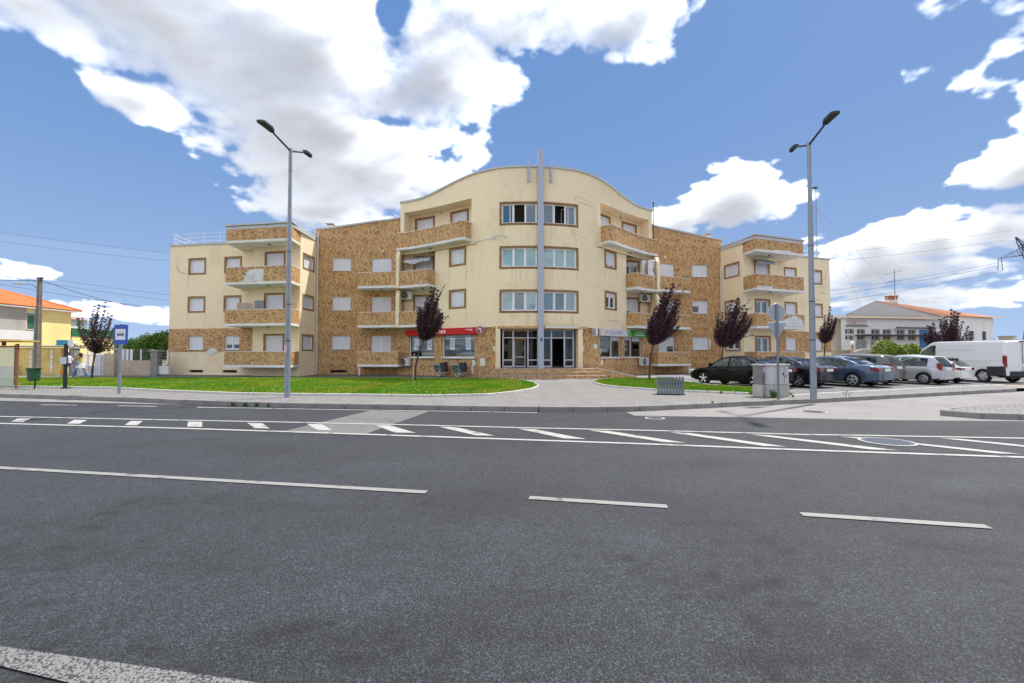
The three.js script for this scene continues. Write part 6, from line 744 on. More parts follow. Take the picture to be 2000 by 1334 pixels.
park('parked_car', 'steel blue saloon with five-spoke alloy wheels', 15.95, 21.35, 27, { ...sedan, L: 4.8, W: 0.91, wheels: [-1.4, 1.46] }, paintM(0.05, 0.085, 0.15, 0.35));
park('parked_car', 'grey estate car with a dark tailgate window behind the blue saloon', 17.95, 22.9, 27, estate, paintM(0.13, 0.125, 0.13, 0.35));
park('parked_car', 'silver two-door hatchback with large upright red tail lights', 20.75, 23.0, 24, hatch, paintM(0.46, 0.47, 0.5, 0.35));
park('parked_car', 'white hatchback with slim tail lights beside the van', 22.75, 24.1, 24, { ...hatch2, strip: 0.5 }, paintM(0.76, 0.76, 0.75, 0));
const van = park('delivery_van', 'white delivery van with black lower corners at the right edge', 25.75, 24.9, 6, vanS, paintM(0.74, 0.75, 0.77, 0));
{ const b = new MB(); for (const s of [-1, 1]) b.box(-2.25, 0.62, s * 0.965, 0.86, 0.55, 0.14, 0, 0.05); b.build('corner_guard', M.plastic, van); const r = new MB(); for (const s of [-1, 1]) for (const [x, y, w, h] of [[-0.3, 1.75, 2.0, 0.015], [-0.3, 1.08, 3.4, 0.012], [-0.3, 0.88, 3.4, 0.012]]) r.box(x, y, s * 1.016, w, h, 0.008); r.build('panel_rib', plain(0.45, 0.46, 0.48, 0.5), van); new MB().box(-2.73, 1.3, 0, 0.02, 1.75, 0.012).build('door_gap', M.black, van); new MB().box(-2.735, 2.2, 0, 0.03, 0.06, 0.4).build('brake_light', M.redLens, van); new MB().box(-2.75, 1.2, 0.16, 0.05, 0.2, 0.07, 0, 0.01).build('door_handle', M.plastic, van); }

// ---------------------------------------------------------------- trees and shrubs
M.plumLeaf = std({ vertexColors: true, roughness: 0.42, side: THREE.DoubleSide }); M.greenLeaf = std({ vertexColors: true, roughness: 0.55, side: THREE.DoubleSide });
M.bark = std({ map: makeTex(256, 0.5, (s, t) => { const k = 0.6 + 0.8 * fbmT(s, t, 8, 4, 151); return [0.075 * k, 0.058 * k, 0.045 * k]; }), roughness: 0.9 });
function leaf(b, c, len, wid, r, col) { const a = r() * 6.283, t = (r() - 0.35) * 1.6, u = [Math.cos(a) * Math.cos(t), Math.sin(t), Math.sin(a) * Math.cos(t)], h = norm([r() - 0.5, r() - 0.5, r() - 0.5]), w = norm(cross(u, h)), n = cross(u, w), m = [c[0] + u[0] * len / 2, c[1] + u[1] * len / 2, c[2] + u[2] * len / 2], e = [c[0] + u[0] * len, c[1] + u[1] * len, c[2] + u[2] * len], f = 0.12 * len; b.col = col; const L = [m[0] + w[0] * wid / 2 + n[0] * f, m[1] + w[1] * wid / 2 + n[1] * f, m[2] + w[2] * wid / 2 + n[2] * f], R = [m[0] - w[0] * wid / 2 + n[0] * f, m[1] - w[1] * wid / 2 + n[1] * f, m[2] - w[2] * wid / 2 + n[2] * f]; b.tri(c, L, e); b.tri(c, e, R); }
function plum(x, d, spec, label) {
  const o = thing('plum_tree', label, 'tree', [x, 0.16, -d], 0, 'young purple-leaved plum trees'), r = rng(spec.seed), wood = new MB(), crown = new MB([1, 1, 1]);
  const F = [spec.fx, spec.fy, 0], tr = spec.tr || 0.055; for (const q of spec.twin ? [-0.12, 0.12] : [0]) wood.tube([[q, -0.1, 0], [q * 0.8 + F[0] * 0.12, F[1] * 0.35, 0.02], [F[0] * 0.45, F[1] * 0.7, -0.01], F], [tr * 1.25, tr, tr * 0.9, tr * 0.8], 9);
  wood.build('trunk', M.bark, o); const limbs = new MB();
  const put = (p, spread, n) => { for (let i = 0; i < n; i++) { const q = [p[0] + (r() + r() - 1) * spread, p[1] + (r() + r() - 1) * spread, p[2] + (r() + r() - 1) * spread], v = r(), red = v > 0.8 ? 2.6 : 0.6 + 1.1 * v; leaf(crown, q, spec.leaf * (0.7 + 0.6 * r()), spec.leaf * 0.62, r, [0.042 * red, 0.0135 * red * (v > 0.8 ? 0.8 : 1), 0.024 * red]); } };
  for (let i = 0; i < spec.shoots; i++) {
    const a = r() * 6.283, rad = Math.sqrt(r()), ex = spec.cx + Math.cos(a) * rad * spec.w / 2, ez = Math.sin(a) * rad * spec.w * 0.42, edge = 1 - 0.55 * rad * rad, H = spec.low + (spec.top - spec.low) * (0.42 + 0.58 * r()) * edge * (1.05 - 0.1 * r()), tip = [ex + spec.lean * (H - F[1]) * (0.6 + 0.5 * r()), H, ez], c1 = [lerp(F[0], ex, 0.75), lerp(F[1], H, 0.35), ez * 0.75], len = Math.hypot(...sub(tip, F)), K = 8, pts = [];
    for (let k = 0; k <= K; k++) { const t = k / K, s = 1 - t; pts.push([0, 1, 2].map((q) => s * s * F[q] + 2 * s * t * c1[q] + t * t * tip[q])); }
    limbs.tube(pts, pts.map((_, k) => lerp(0.022, 0.005, k / K)), 5, false);
    for (let k = 1; k <= K; k++) { const t = k / K, sp = spec.spread * (t < 0.25 ? 0.6 : 1.15 - 0.75 * t); put(pts[k], sp, Math.round(spec.density * len * (t < 0.2 ? 0.4 : 1))); if (k < K) put(pts[k].map((v, q) => lerp(v, pts[k + 1][q], 0.5)), sp, Math.round(spec.density * len)); }
  }
  for (const [dx, dy, l] of spec.strays || []) { const p0 = [F[0] + dx * 0.3, F[1] + dy * 0.55, 0], p1 = [F[0] + dx, F[1] + dy, 0.1]; limbs.tube([p0, p1], [0.01, 0.004], 4, false); for (let k = 0; k < 7; k++) put(p0.map((v, q) => lerp(v, p1[q], 0.45 + 0.55 * k / 6)), 0.06, l); }
  limbs.build('limbs', M.bark, o); crown.build('crown', M.plumLeaf, o);
  if (spec.stake) new MB().cyl([spec.stake, 0, 0.12], [spec.stake + 0.04, 1.55, 0.1], 0.032, 0.03, 8).build('stake', spec.stakeMat || M.beigeWall, o);
  return o;
}
plum(-25.6, 27.8, { seed: 1, fx: 0.15, fy: 1.55, cx: 0.35, w: 2.7, low: 1.8, top: 5.2, lean: 0.12, shoots: 30, density: 5, spread: 0.16, leaf: 0.1, tr: 0.05, stake: 0.14, stakeMat: M.bark, strays: [[-1.0, 1.7, 5], [-0.7, 1.0, 4], [-1.1, 0.5, 3]] }, 'sparse dark plum tree before the yellow house, by the walking people');
plum(-5.41, 25.25, { seed: 2, fx: 0.5, fy: 2.25, cx: 0.72, w: 1.55, low: 2.3, top: 5.5, lean: 0.13, shoots: 56, density: 13, spread: 0.17, leaf: 0.085, stake: -0.02, strays: [[1.35, 1.35, 8], [1.2, 3.1, 6], [1.0, 2.7, 7]] }, 'dense purple plum tree with a pale stake before the red shop sign');
plum(8.04, 26.73, { seed: 3, fx: 0.22, fy: 2.05, cx: 0.6, w: 1.85, low: 2.1, top: 5.7, lean: 0.24, shoots: 64, density: 13, spread: 0.18, leaf: 0.085, stake: 0.0, strays: [[1.5, 1.1, 7], [1.9, 3.3, 7], [1.6, 3.6, 6]] }, 'wind-bent purple plum tree before the green pharmacy sign');
plum(13.15, 28.6, { seed: 4, fx: 0.1, fy: 1.95, cx: 0.55, w: 2.3, low: 2.0, top: 5.2, lean: 0.14, shoots: 60, density: 12, spread: 0.19, leaf: 0.085, strays: [[1.9, 0.8, 6], [1.9, 2.6, 6], [1.7, 3.0, 6]] }, 'purple plum tree behind the black saloon');
plum(22.6, 33, { seed: 5, fx: 0.1, fy: 2.3, cx: 0.25, w: 1.25, low: 2.4, top: 5.0, lean: 0.1, shoots: 26, density: 9, spread: 0.17, leaf: 0.09, twin: true, tr: 0.04 }, 'slim two-stemmed plum tree at the corner of the right wing');
plum(31.7, 33.2, { seed: 6, fx: 0.1, fy: 1.4, cx: 0.1, w: 2.9, low: 1.7, top: 4.75, lean: 0.02, shoots: 52, density: 9, spread: 0.2, leaf: 0.1 }, 'broad reddish plum tree behind the white van');
function shrub(x, d, lumps, n, size, cols, label, seed, y = 0.14, name = 'shrub') { const o = thing(name, label, 'shrub', [x, y, -d]), r = rng(seed), b = new MB([1, 1, 1]), w = new MB(); for (const [cx, cy, cz, rx, ry, rz] of lumps) { for (let i = 0; i < n; i++) { const a = r() * 6.283, t = Math.acos(2 * r() - 1), q = 0.55 + 0.5 * Math.sqrt(r()), bump = 0.8 + 0.45 * noise3(Math.cos(a) * 3 + cx * 5, Math.cos(t) * 3, Math.sin(a) * 3 + seed), c = cols[Math.floor(r() * cols.length)], k = 0.75 + 0.5 * r(); leaf(b, [cx + rx * q * bump * Math.sin(t) * Math.cos(a), Math.max(0.02, cy + ry * q * bump * Math.cos(t)), cz + rz * q * bump * Math.sin(t) * Math.sin(a)], size * (0.7 + 0.6 * r()), size * 0.6, r, c.map((v) => v * k)); } w.cyl([cx * 0.6, 0, cz], [cx, cy, cz], 0.05, 0.02, 6); } b.build('foliage', M.greenLeaf, o); w.build('stem', M.bark, o); return o; }

// ---------------------------------------------------------------- people
function person(name, label, at, turn, bones, H, extras) {
  const o = thing(name, label, 'person', at, turn), RES = 84, half = 0.98, mc = new MarchingCubes(RES, undefined, false, false, 60000); mc.isolation = 0; const f = mc.field, c0 = [0, 0.86, 0];
  const dist = (p, [a, b, ra, rb]) => { const ab = sub(b, a), ap = sub(p, a), t = clamp((ap[0] * ab[0] + ap[1] * ab[1] + ap[2] * ab[2]) / (ab[0] ** 2 + ab[1] ** 2 + ab[2] ** 2 + 1e-9)); return Math.hypot(ap[0] - ab[0] * t, ap[1] - ab[1] * t, ap[2] - ab[2] * t) - lerp(ra, rb, t); };
  for (let z = 0; z < RES; z++) for (let y = 0; y < RES; y++) for (let x = 0; x < RES; x++) { const p = [c0[0] + (x / (RES / 2) - 1) * half, c0[1] + (y / (RES / 2) - 1) * half, c0[2] + (z / (RES / 2) - 1) * half]; let m = 9; for (const b of bones) { const d = dist(p, b), h = clamp(0.5 + 0.5 * (m - d) / 0.035); m = lerp(m, d, h) - 0.035 * h * (1 - h); } f[z * RES * RES + y * RES + x] = -m; }
  mc.update(); const n = mc.count, P = new Float32Array(n * 3), N = new Float32Array(n * 3), C = new Float32Array(n * 3);
  for (let i = 0; i < n; i++) { const p = [0, 1, 2].map((q) => c0[q] + mc.positionArray[i * 3 + q] * half); let best = 9, col = [0, 0, 0]; for (const b of bones) { const d = dist(p, b); if (d < best) { best = d; col = b[4]; } } for (let q = 0; q < 3; q++) { P[i * 3 + q] = p[q]; N[i * 3 + q] = mc.normalArray[i * 3 + q]; C[i * 3 + q] = col[q]; } }
  const g = new THREE.BufferGeometry(); g.setAttribute('position', new THREE.BufferAttribute(P, 3)); g.setAttribute('color', new THREE.BufferAttribute(C, 3)); g.computeVertexNormals(); mesh('body', g, std({ vertexColors: true, roughness: 0.75, side: THREE.DoubleSide }), o); extras(o); return o;
}
const SKIN = [0.42, 0.23, 0.14];
const fingers = (o, h, dir, col = SKIN) => { const b = new MB(); for (let i = 0; i < 4; i++) { const s = (i - 1.5) * 0.019, a = [h[0] + s * dir[2], h[1], h[2] + s], m = [a[0] + dir[0] * 0.045, a[1] + dir[1] * 0.045, a[2] + 0.01], e = [m[0] + dir[0] * 0.02, m[1] + dir[1] * 0.02 - 0.022, m[2]]; b.tube([a, m, e], [0.0095, 0.009, 0.007], 6); } b.tube([[h[0], h[1] + 0.01, h[2] + 0.03], [h[0] + dir[0] * 0.03, h[1] + 0.03, h[2] + 0.05], [h[0] + dir[0] * 0.05, h[1] + 0.03, h[2] + 0.05]], [0.011, 0.01, 0.008], 6); b.build('fingers', plain(...col, 0.7), o); };
const head = (o, c, hair, face) => { const f = new MB(); f.ball([c[0] + face[0] * 0.098, c[1] - 0.01, c[2] + face[2] * 0.098], 0.018, 6, 1.4); f.build('nose', plain(...SKIN, 0.6), o); const e = new MB(); for (const s of [-1, 1]) e.ball([c[0] + face[0] * 0.085 - face[2] * 0.033 * s, c[1] + 0.012, c[2] + face[2] * 0.085 + face[0] * 0.033 * s], 0.011, 5); e.build('eyes', M.black, o); const m = new MB(); m.box(c[0] + face[0] * 0.092, c[1] - 0.05, c[2] + face[2] * 0.092, 0.02, 0.01, 0.045); m.build('mouth', plain(0.3, 0.08, 0.07, 0.6), o); const q = new MB(); for (const s of [-1, 1]) q.ball([c[0] - face[2] * 0.085 * s, c[1], c[2] + face[0] * 0.085 * s], 0.024, 6, 1.3); q.build('ears', plain(...SKIN, 0.7), o); hair.build('hair', plain(0.012, 0.008, 0.007, 0.6), o); };
{ // walking left, away from us: lilac-white shirt, grey trousers
  const sh = [0.62, 0.62, 0.74], tr = [0.2, 0.2, 0.23], sk = SKIN, so = [0.03, 0.02, 0.02];
  person('person', 'person in a pale lilac shirt and grey trousers walking behind the black post', [-30.00, 0.142, -30.8], 0, [[[-0.06, 1.58, 0], [-0.07, 1.5, 0], 0.095, 0.08, sk], [[-0.05, 1.42, 0], [-0.06, 1.5, 0], 0.055, 0.05, sk], [[0.03, 1.33, 0.15], [0.0, 1.35, -0.15], 0.075, 0.075, sh], [[-0.01, 1.28, 0.0], [0.04, 0.98, 0], 0.15, 0.135, sh], [[0.05, 0.93, 0.07], [0.05, 0.93, -0.07], 0.125, 0.125, tr], [[0.05, 0.9, 0.09], [-0.06, 0.5, 0.09], 0.09, 0.062, tr], [[-0.06, 0.5, 0.09], [0.0, 0.1, 0.09], 0.06, 0.042, tr], [[0.05, 0.9, -0.09], [0.12, 0.5, -0.09], 0.09, 0.062, tr], [[0.12, 0.5, -0.09], [0.34, 0.18, -0.09], 0.06, 0.042, tr], [[0.02, 0.05, 0.09], [-0.16, 0.035, 0.09], 0.045, 0.035, so], [[0.36, 0.14, -0.09], [0.28, 0.03, -0.09], 0.045, 0.035, so], [[0.03, 1.33, 0.19], [-0.12, 1.08, 0.24], 0.055, 0.045, sh], [[-0.12, 1.08, 0.24], [-0.38, 1.02, 0.2], 0.038, 0.03, sk], [[-0.38, 1.02, 0.2], [-0.45, 1.01, 0.2], 0.035, 0.03, sk], [[0.0, 1.35, -0.19], [0.14, 1.1, -0.24], 0.055, 0.045, sh], [[0.14, 1.1, -0.24], [0.02, 0.9, -0.25], 0.038, 0.03, sk], [[0.02, 0.9, -0.25], [-0.01, 0.85, -0.25], 0.035, 0.03, sk]], 1.65, (o) => { head(o, [-0.07, 1.55, 0], new MB().ball([-0.04, 1.6, 0], 0.108, 9, 0.9), [-1, 0, 0]); fingers(o, [-0.46, 1.01, 0.19], [-1, 0, 0]); fingers(o, [-0.02, 0.83, -0.26], [-0.3, -0.9, 0]); });
}
{ // long stride to the left, hands at the face: yellow top, blue jeans, pale jacket round the waist, dark cap
  const top = [0.55, 0.5, 0.16], je = [0.13, 0.26, 0.48], sk = SKIN, sho = [0.6, 0.6, 0.62];
  person('person', 'person in blue jeans and a yellow top striding with both hands raised to the face', [-28.83, 0.142, -30.4], 0, [[[0.02, 1.53, 0], [0.0, 1.46, 0], 0.092, 0.078, sk], [[0.03, 1.38, 0], [0.02, 1.46, 0], 0.05, 0.046, sk], [[0.03, 1.3, 0.13], [0.03, 1.3, -0.13], 0.068, 0.068, sk], [[0.02, 1.24, 0], [0.03, 1.05, 0], 0.125, 0.11, top], [[0.03, 1.05, 0], [0.04, 0.97, 0], 0.105, 0.11, sk], [[0.04, 0.9, 0.07], [0.04, 0.9, -0.07], 0.125, 0.125, je], [[0.04, 0.88, 0.09], [-0.22, 0.5, 0.09], 0.095, 0.075, je], [[-0.22, 0.5, 0.09], [-0.33, 0.1, 0.09], 0.075, 0.075, je], [[0.04, 0.88, -0.09], [0.26, 0.5, -0.09], 0.095, 0.072, je], [[0.26, 0.5, -0.09], [0.52, 0.12, -0.09], 0.07, 0.075, je], [[-0.34, 0.05, 0.09], [-0.5, 0.035, 0.09], 0.042, 0.034, sho], [[0.54, 0.08, -0.09], [0.44, 0.03, -0.09], 0.042, 0.034, sho], [[0.03, 1.3, 0.17], [-0.17, 1.16, 0.22], 0.048, 0.04, sk], [[-0.17, 1.16, 0.22], [-0.09, 1.42, 0.1], 0.036, 0.028, sk], [[-0.09, 1.42, 0.1], [-0.08, 1.48, 0.08], 0.034, 0.03, sk], [[0.03, 1.3, -0.17], [-0.15, 1.18, -0.22], 0.048, 0.04, sk], [[-0.15, 1.18, -0.22], [-0.1, 1.44, -0.1], 0.036, 0.028, sk], [[-0.1, 1.44, -0.1], [-0.09, 1.5, -0.08], 0.034, 0.03, sk]], 1.62, (o) => {
    head(o, [0.01, 1.5, 0], new MB().ball([0.045, 1.54, 0], 0.105, 9, 0.95).ball([0.12, 1.42, 0], 0.06, 7, 1.5), [-1, 0, 0]); fingers(o, [-0.08, 1.5, 0.08], [-0.2, 0.9, 0]); fingers(o, [-0.09, 1.52, -0.08], [-0.2, 0.9, 0]);
    new MB().cyl([0.02, 1.58, 0], [0.02, 1.64, 0], 0.105, 0.08, 14).box(0.17, 1.57, 0, 0.16, 0.012, 0.15).build('cap', M.black, o); const j = new MB(), N = 16; for (let i = 0; i < N; i++) { const q = (k, y, R) => [0.05 + Math.cos(k / N * 6.283) * R, y + 0.03 * Math.sin(k * 2.3), Math.sin(k / N * 6.283) * R]; j.quad(q(i, 0.62, 0.25), q(i + 1, 0.62, 0.25), q(i + 1, 0.98, 0.15), q(i, 0.98, 0.15)); } j.build('jacket', plain(0.62, 0.62, 0.6, 0.85, 0, { side: THREE.DoubleSide }), o);
  });
}

// ---------------------------------------------------------------- left: yellow house, walls, gates, pole
M.tile = std({ map: makeTex(512, 2.0, (s, t) => { const n = fbmT(s, t, 12, 4, 161), k = 0.75 + 0.5 * n; return [0.62 * k, 0.19 * k, 0.06 * k]; }), roughness: 0.8 });
M.tileOld = std({ map: makeTex(512, 2.0, (s, t) => { const n = fbmT(s, t, 12, 4, 171), k = 0.75 + 0.5 * n; return [0.46 * k, 0.22 * k, 0.13 * k]; }), roughness: 0.85 });
// a tiled roof plane: corner a, along the eave to b, up the slope to c (above b) and d (above a); rows of round tiles as ridges
function tiledSlope(b, a, e, c, d, n) { for (let i = 0; i < n; i++) for (let k = 0; k < 6; k++) { const P = (q, r) => { const f = (i + q / 6) / n, lo = [0, 1, 2].map((z) => lerp(a[z], e[z], f)), hi = [0, 1, 2].map((z) => lerp(d[z], c[z], f)), h = 0.075 * Math.abs(Math.sin(q / 6 * Math.PI)); const p = r ? hi : lo; return [p[0], p[1] + h, p[2]]; }; b.quad(P(k, 0), P(k + 1, 0), P(k + 1, 1), P(k, 1)); } return b; }
{
  const o = thing('yellow_house', 'two-storey pale yellow house with an orange tiled hip roof and a green shutter', 'house', [-41.7, 0.1, -43]), z = (d) => 43 - d; // local z = towards the camera
  const w = new MB(); // walls as a shell with a window opening in the street side
  const south = (t) => [0, 16 - t]; gridWall(w, south, 5.2, 16, 0, 5.6, [[12.1, 13.15, 3.75, 5.1]], 9, 0.2); w.build('wall', M.yellow, o);
  const gr = new MB(); gridWall(gr, inset(south, -0.03), 4.2, 12.02, 3.45, 5.6); gr.build('grey_panel', M.greyPlaster, o); const w2 = new MB(); gridWall(w2, south, 0, 5.2, 0, 5.6); w2.box(-5.2, 2.8, 8, 10, 5.6, 15.9); w2.build('wall', M.yellow, o);
  { const f = new MB(); f.box(0, 0.675, -0.1, 1.05, 1.35, 0.05); const s = f.build('shutter', plain(0.02, 0.12, 0.07, 0.5), o); s.position.set(0, 3.75, 16 - 12.62); s.rotation.y = Math.PI / 2; new MB().box(0, 1.27, -0.02, 1.1, 0.2, 0.12).build('shutter_box', plain(0.12, 0.28, 0.27, 0.5), s); new MB().box(0, -0.03, 0.02, 1.25, 0.05, 0.2).build('sill', M.white, s); }
  const E = 5.65, T = 8.0, X0 = 0.55, X1 = -10.8, Z0 = 16.5, Z1 = -0.55, R0 = [-5.1, T, 10.6], R1 = [-5.1, T, 5.1], rf = new MB();
  tiledSlope(rf, [X0, E, Z0], [X0, E, Z1], R1, R0, 76); tiledSlope(rf, [X0, E, Z1], [X1, E, Z1], R1, R1, 48); tiledSlope(rf, [X1, E, Z1], [X1, E, Z0], R0, R1, 76); tiledSlope(rf, [X1, E, Z0], [X0, E, Z0], R0, R0, 48); const roof = rf.build('roof', M.tile, o); new MB().box(-5.1, E - 0.06, 8, 11.2, 0.1, 16.9).build('eave_board', M.white, roof); new MB().tube([[X0, E + 0.08, Z1], R1, R0, [X0, E + 0.08, Z0]], 0.11, 8).build('ridge_tiles', M.tile, roof); new MB().cyl([R1[0], T, R1[2]], [R1[0], T + 0.55, R1[2]], 0.1, 0.02, 8).build('finial', plain(0.3, 0.05, 0.1, 0.7), roof);
  new MB().box(0.05, 3.2, 4.9, 0.04, 0.78, 3.4).build('white_panel', M.oldWhite, o);
}
{
  const o = thing('low_house', 'single-storey pale yellow house with a dark green band below the roof', 'house', [-41.75, 0.1, -43.1]); new MB().box(-2.5, 1.65, -2.35, 5, 3.3, 4.6).build('wall', M.yellow, o); new MB().box(-2.5, 3.68, -2.35, 5.1, 0.76, 4.7).build('green_band', plain(0.015, 0.13, 0.05, 0.6), o); new MB().box(-4.2, 4.6, -2.3, 3, 1.1, 4.4).build('upper_wall', M.oldWhite, o); const r = new MB(); r.quad([-2.4, 5.1, 0], [-2.4, 5.1, -4.7], [-5.4, 5.7, -4.7], [-5.4, 5.7, 0]); r.build('roof_edge', std({ map: M.tileOld.map, side: THREE.DoubleSide }), o);
}
{
  const D = 34, o = thing('garden_wall', 'peeling yellow garden wall with a grey canopy slab on top', 'wall', [-35.11, 0.12, -34]); new MB().box(0, 1.02, 0, 3.2, 2.04, 0.22).build('wall', std({ map: plasterTex([0.74, 0.56, 0.2], 181, 3.3, 0.6), bumpMap: fineBump, bumpScale: 0.006, roughness: 0.9 }), o); new MB().box(0.3, 2.15, -0.2, 4.4, 0.12, 1.2, 0, 0.015).build('canopy', M.concrete, o); for (const x of [-0.65, 0.9]) { const q = new MB(); for (let k = 0; k < 5; k++) q.box(x, 0.3 + k * 0.36, 0.13, 0.16 + 0.04 * (k % 2), 0.3, 0.06, 0, 0.01); q.build('quoin', M.white, o); } new MB().box(-2.6, 0.35, 0.2, 2.2, 0.7, 0.2).build('plinth', M.oldWhite, o);
}
const pillar = (px, d, w, h, m, label, cap = true) => { const o = thing('gate_pillar', label, 'pillar', [px, 0.14, -d]); new MB().box(0, h / 2, 0, w, h, w, 0, 0.012).build('shaft', m, o); if (cap) new MB().box(0, h + 0.05, 0, w + 0.14, 0.1, w + 0.14, 0, 0.015).build('cap', M.concrete, o); return o; };
M.stone = std({ map: makeTex(512, 1.2, (s, t) => { const y = t * 6, j = Math.floor(y), x = s * 4 + (j % 2) * 0.5, i = Math.floor(x) % 4, e = Math.min(Math.min(x - Math.floor(x), 1 - x + Math.floor(x)) * 3, Math.min(y - j, 1 - y + j) * 2), k = 0.7 + 0.6 * fbmT(s, t, 30, 3, 191), q = hash3(i, j, 5); return e < 0.12 ? [0.32, 0.31, 0.29] : [(0.24 + 0.12 * q) * k, (0.23 + 0.12 * q) * k, (0.21 + 0.11 * q) * k]; }), roughness: 0.9 });
{ const p = pillar(-31.70, 33, 0.42, 1.95, M.stone, 'grey stone gate pillar with a round lamp, behind the walking people'); new MB().cyl([0, 2.05, 0], [0, 2.2, 0], 0.03, 0.03, 8).build('lamp_stem', M.darkMetal, p); new MB().ball([0, 2.32, 0], 0.13, 9).build('lamp_globe', plain(0.8, 0.78, 0.7, 0.25), p); }
pillar(-28.88, 33, 0.75, 1.6, M.beigeWall, 'wide beige pillar between the white gate and the bus sign', false); pillar(-28.70, 33.4, 0.42, 1.85, M.stone, 'dark stone pillar directly behind the bus sign post'); pillar(-25.76, 33, 0.5, 1.75, M.stone, 'grey block pillar beside the left end of the building');
{
  const o = thing('metal_gate', 'white barred metal gate with a round no-entry disc', 'gate', [-30.29, 0.14, -33]), W = 2.3; new MB().box(0, 0.05, 0, W, 0.06, 0.05).box(0, 0.72, 0, W, 0.05, 0.05).box(0, 1.5, 0, W, 0.05, 0.05).build('rails', M.frameWhite, o); for (let i = 0; i <= 22; i++) new MB().box(-W / 2 + i * W / 22, 0.8 + (i < 9 ? -0.0 : 0.05), 0, 0.03, 1.5 + (i < 9 ? 0.05 * i / 9 : 0.12), 0.03).build('bar', M.frameWhite, o); new MB().box(0, 0.38, -0.01, W, 0.62, 0.015).build('lower_panel', plain(0.6, 0.63, 0.68, 0.5), o); new MB().box(0.62, 1.1, -0.012, 1.05, 0.75, 0.012).build('back_panel', plain(0.72, 0.72, 0.74, 0.5), o); for (const x of [-0.4, 0.48, 1.1]) new MB().box(x, 0.95, 0.02, 0.09, 1.9, 0.09).build('post', M.frameWhite, o); new MB().cyl([0.75, 1.2, 0.02], [0.75, 1.2, 0.03], 0.16, 0.16, 22).build('disc', plain(0.45, 0.42, 0.43, 0.5), o); new MB().box(0.75, 1.2, 0.034, 0.2, 0.05, 0.006).build('disc_bar', M.frameWhite, o);
}
{
  const o = thing('boundary_wall', 'low beige wall with an iron fence, left of the building', 'wall', [-27.10, 0.14, -33]); new MB().box(0, 0.55, 0, 2.3, 1.1, 0.2, 0, 0.01).build('wall', M.beigeWall, o); for (let i = 0; i < 6; i++) new MB().box(0, 1.2 + i * 0.14, -0.02, 2.3, 0.025, 0.02).build('fence_rail', plain(0.3, 0.3, 0.24, 0.6), o); for (const x of [-1.05, -0.75, -0.45, 0.25, 1.1]) new MB().box(x, 1.5, 0.03, x < -0.4 ? 0.2 : 0.09, 0.78, 0.03).build('fence_post', M.frameWhite, o);
  const q = thing('fence_panel', 'mesh fence panel above a white block between the pillar and the building', 'fence', [-25.17, 0.14, -33]); new MB().box(0, 0.4, 0, 0.75, 0.6, 0.2).build('block', M.white, q); for (let i = 0; i < 9; i++) new MB().box(-0.34 + i * 0.085, 1.25, 0, 0.018, 1.1, 0.018).build('fence_bar', M.darkMetal, q); for (let i = 0; i < 6; i++) new MB().box(0, 0.78 + i * 0.2, 0, 0.75, 0.02, 0.02).build('fence_rail', plain(0.5, 0.5, 0.44, 0.6), q); new MB().box(0.25, 1.4, 0.04, 0.08, 0.9, 0.04).build('fence_post', M.frameWhite, q);
}
shrub(-29.30, 37, [[-1.2, 1.7, 0, 0.9, 1.0, 0.8], [-0.2, 2.0, 0, 1.0, 1.1, 0.9], [0.9, 2.2, 0, 1.0, 1.1, 0.9], [1.9, 2.3, 0, 1.0, 1.1, 0.9]], 3800, 0.15, [[0.06, 0.17, 0.015], [0.09, 0.22, 0.02], [0.22, 0.33, 0.03], [0.03, 0.1, 0.012]], 'large glossy green hedge behind the fence left of the building', 201);
for (const [x, d, l] of [[-29.60, 30, 'orange marker post left of the walking people'], [-28.54, 30.5, 'orange marker post right of the walking people']]) { const o = thing('marker_post', l, 'post', [x, 0.14, -d]); new MB().cyl([0, 0, 0], [0, 0.2, 0], 0.05, 0.05, 10).build('foot', M.galv, o); new MB().cyl([0, 0.2, 0], [0, 0.55, 0], 0.09, 0.09, 12).build('head', plain(0.55, 0.22, 0.03, 0.5), o); }
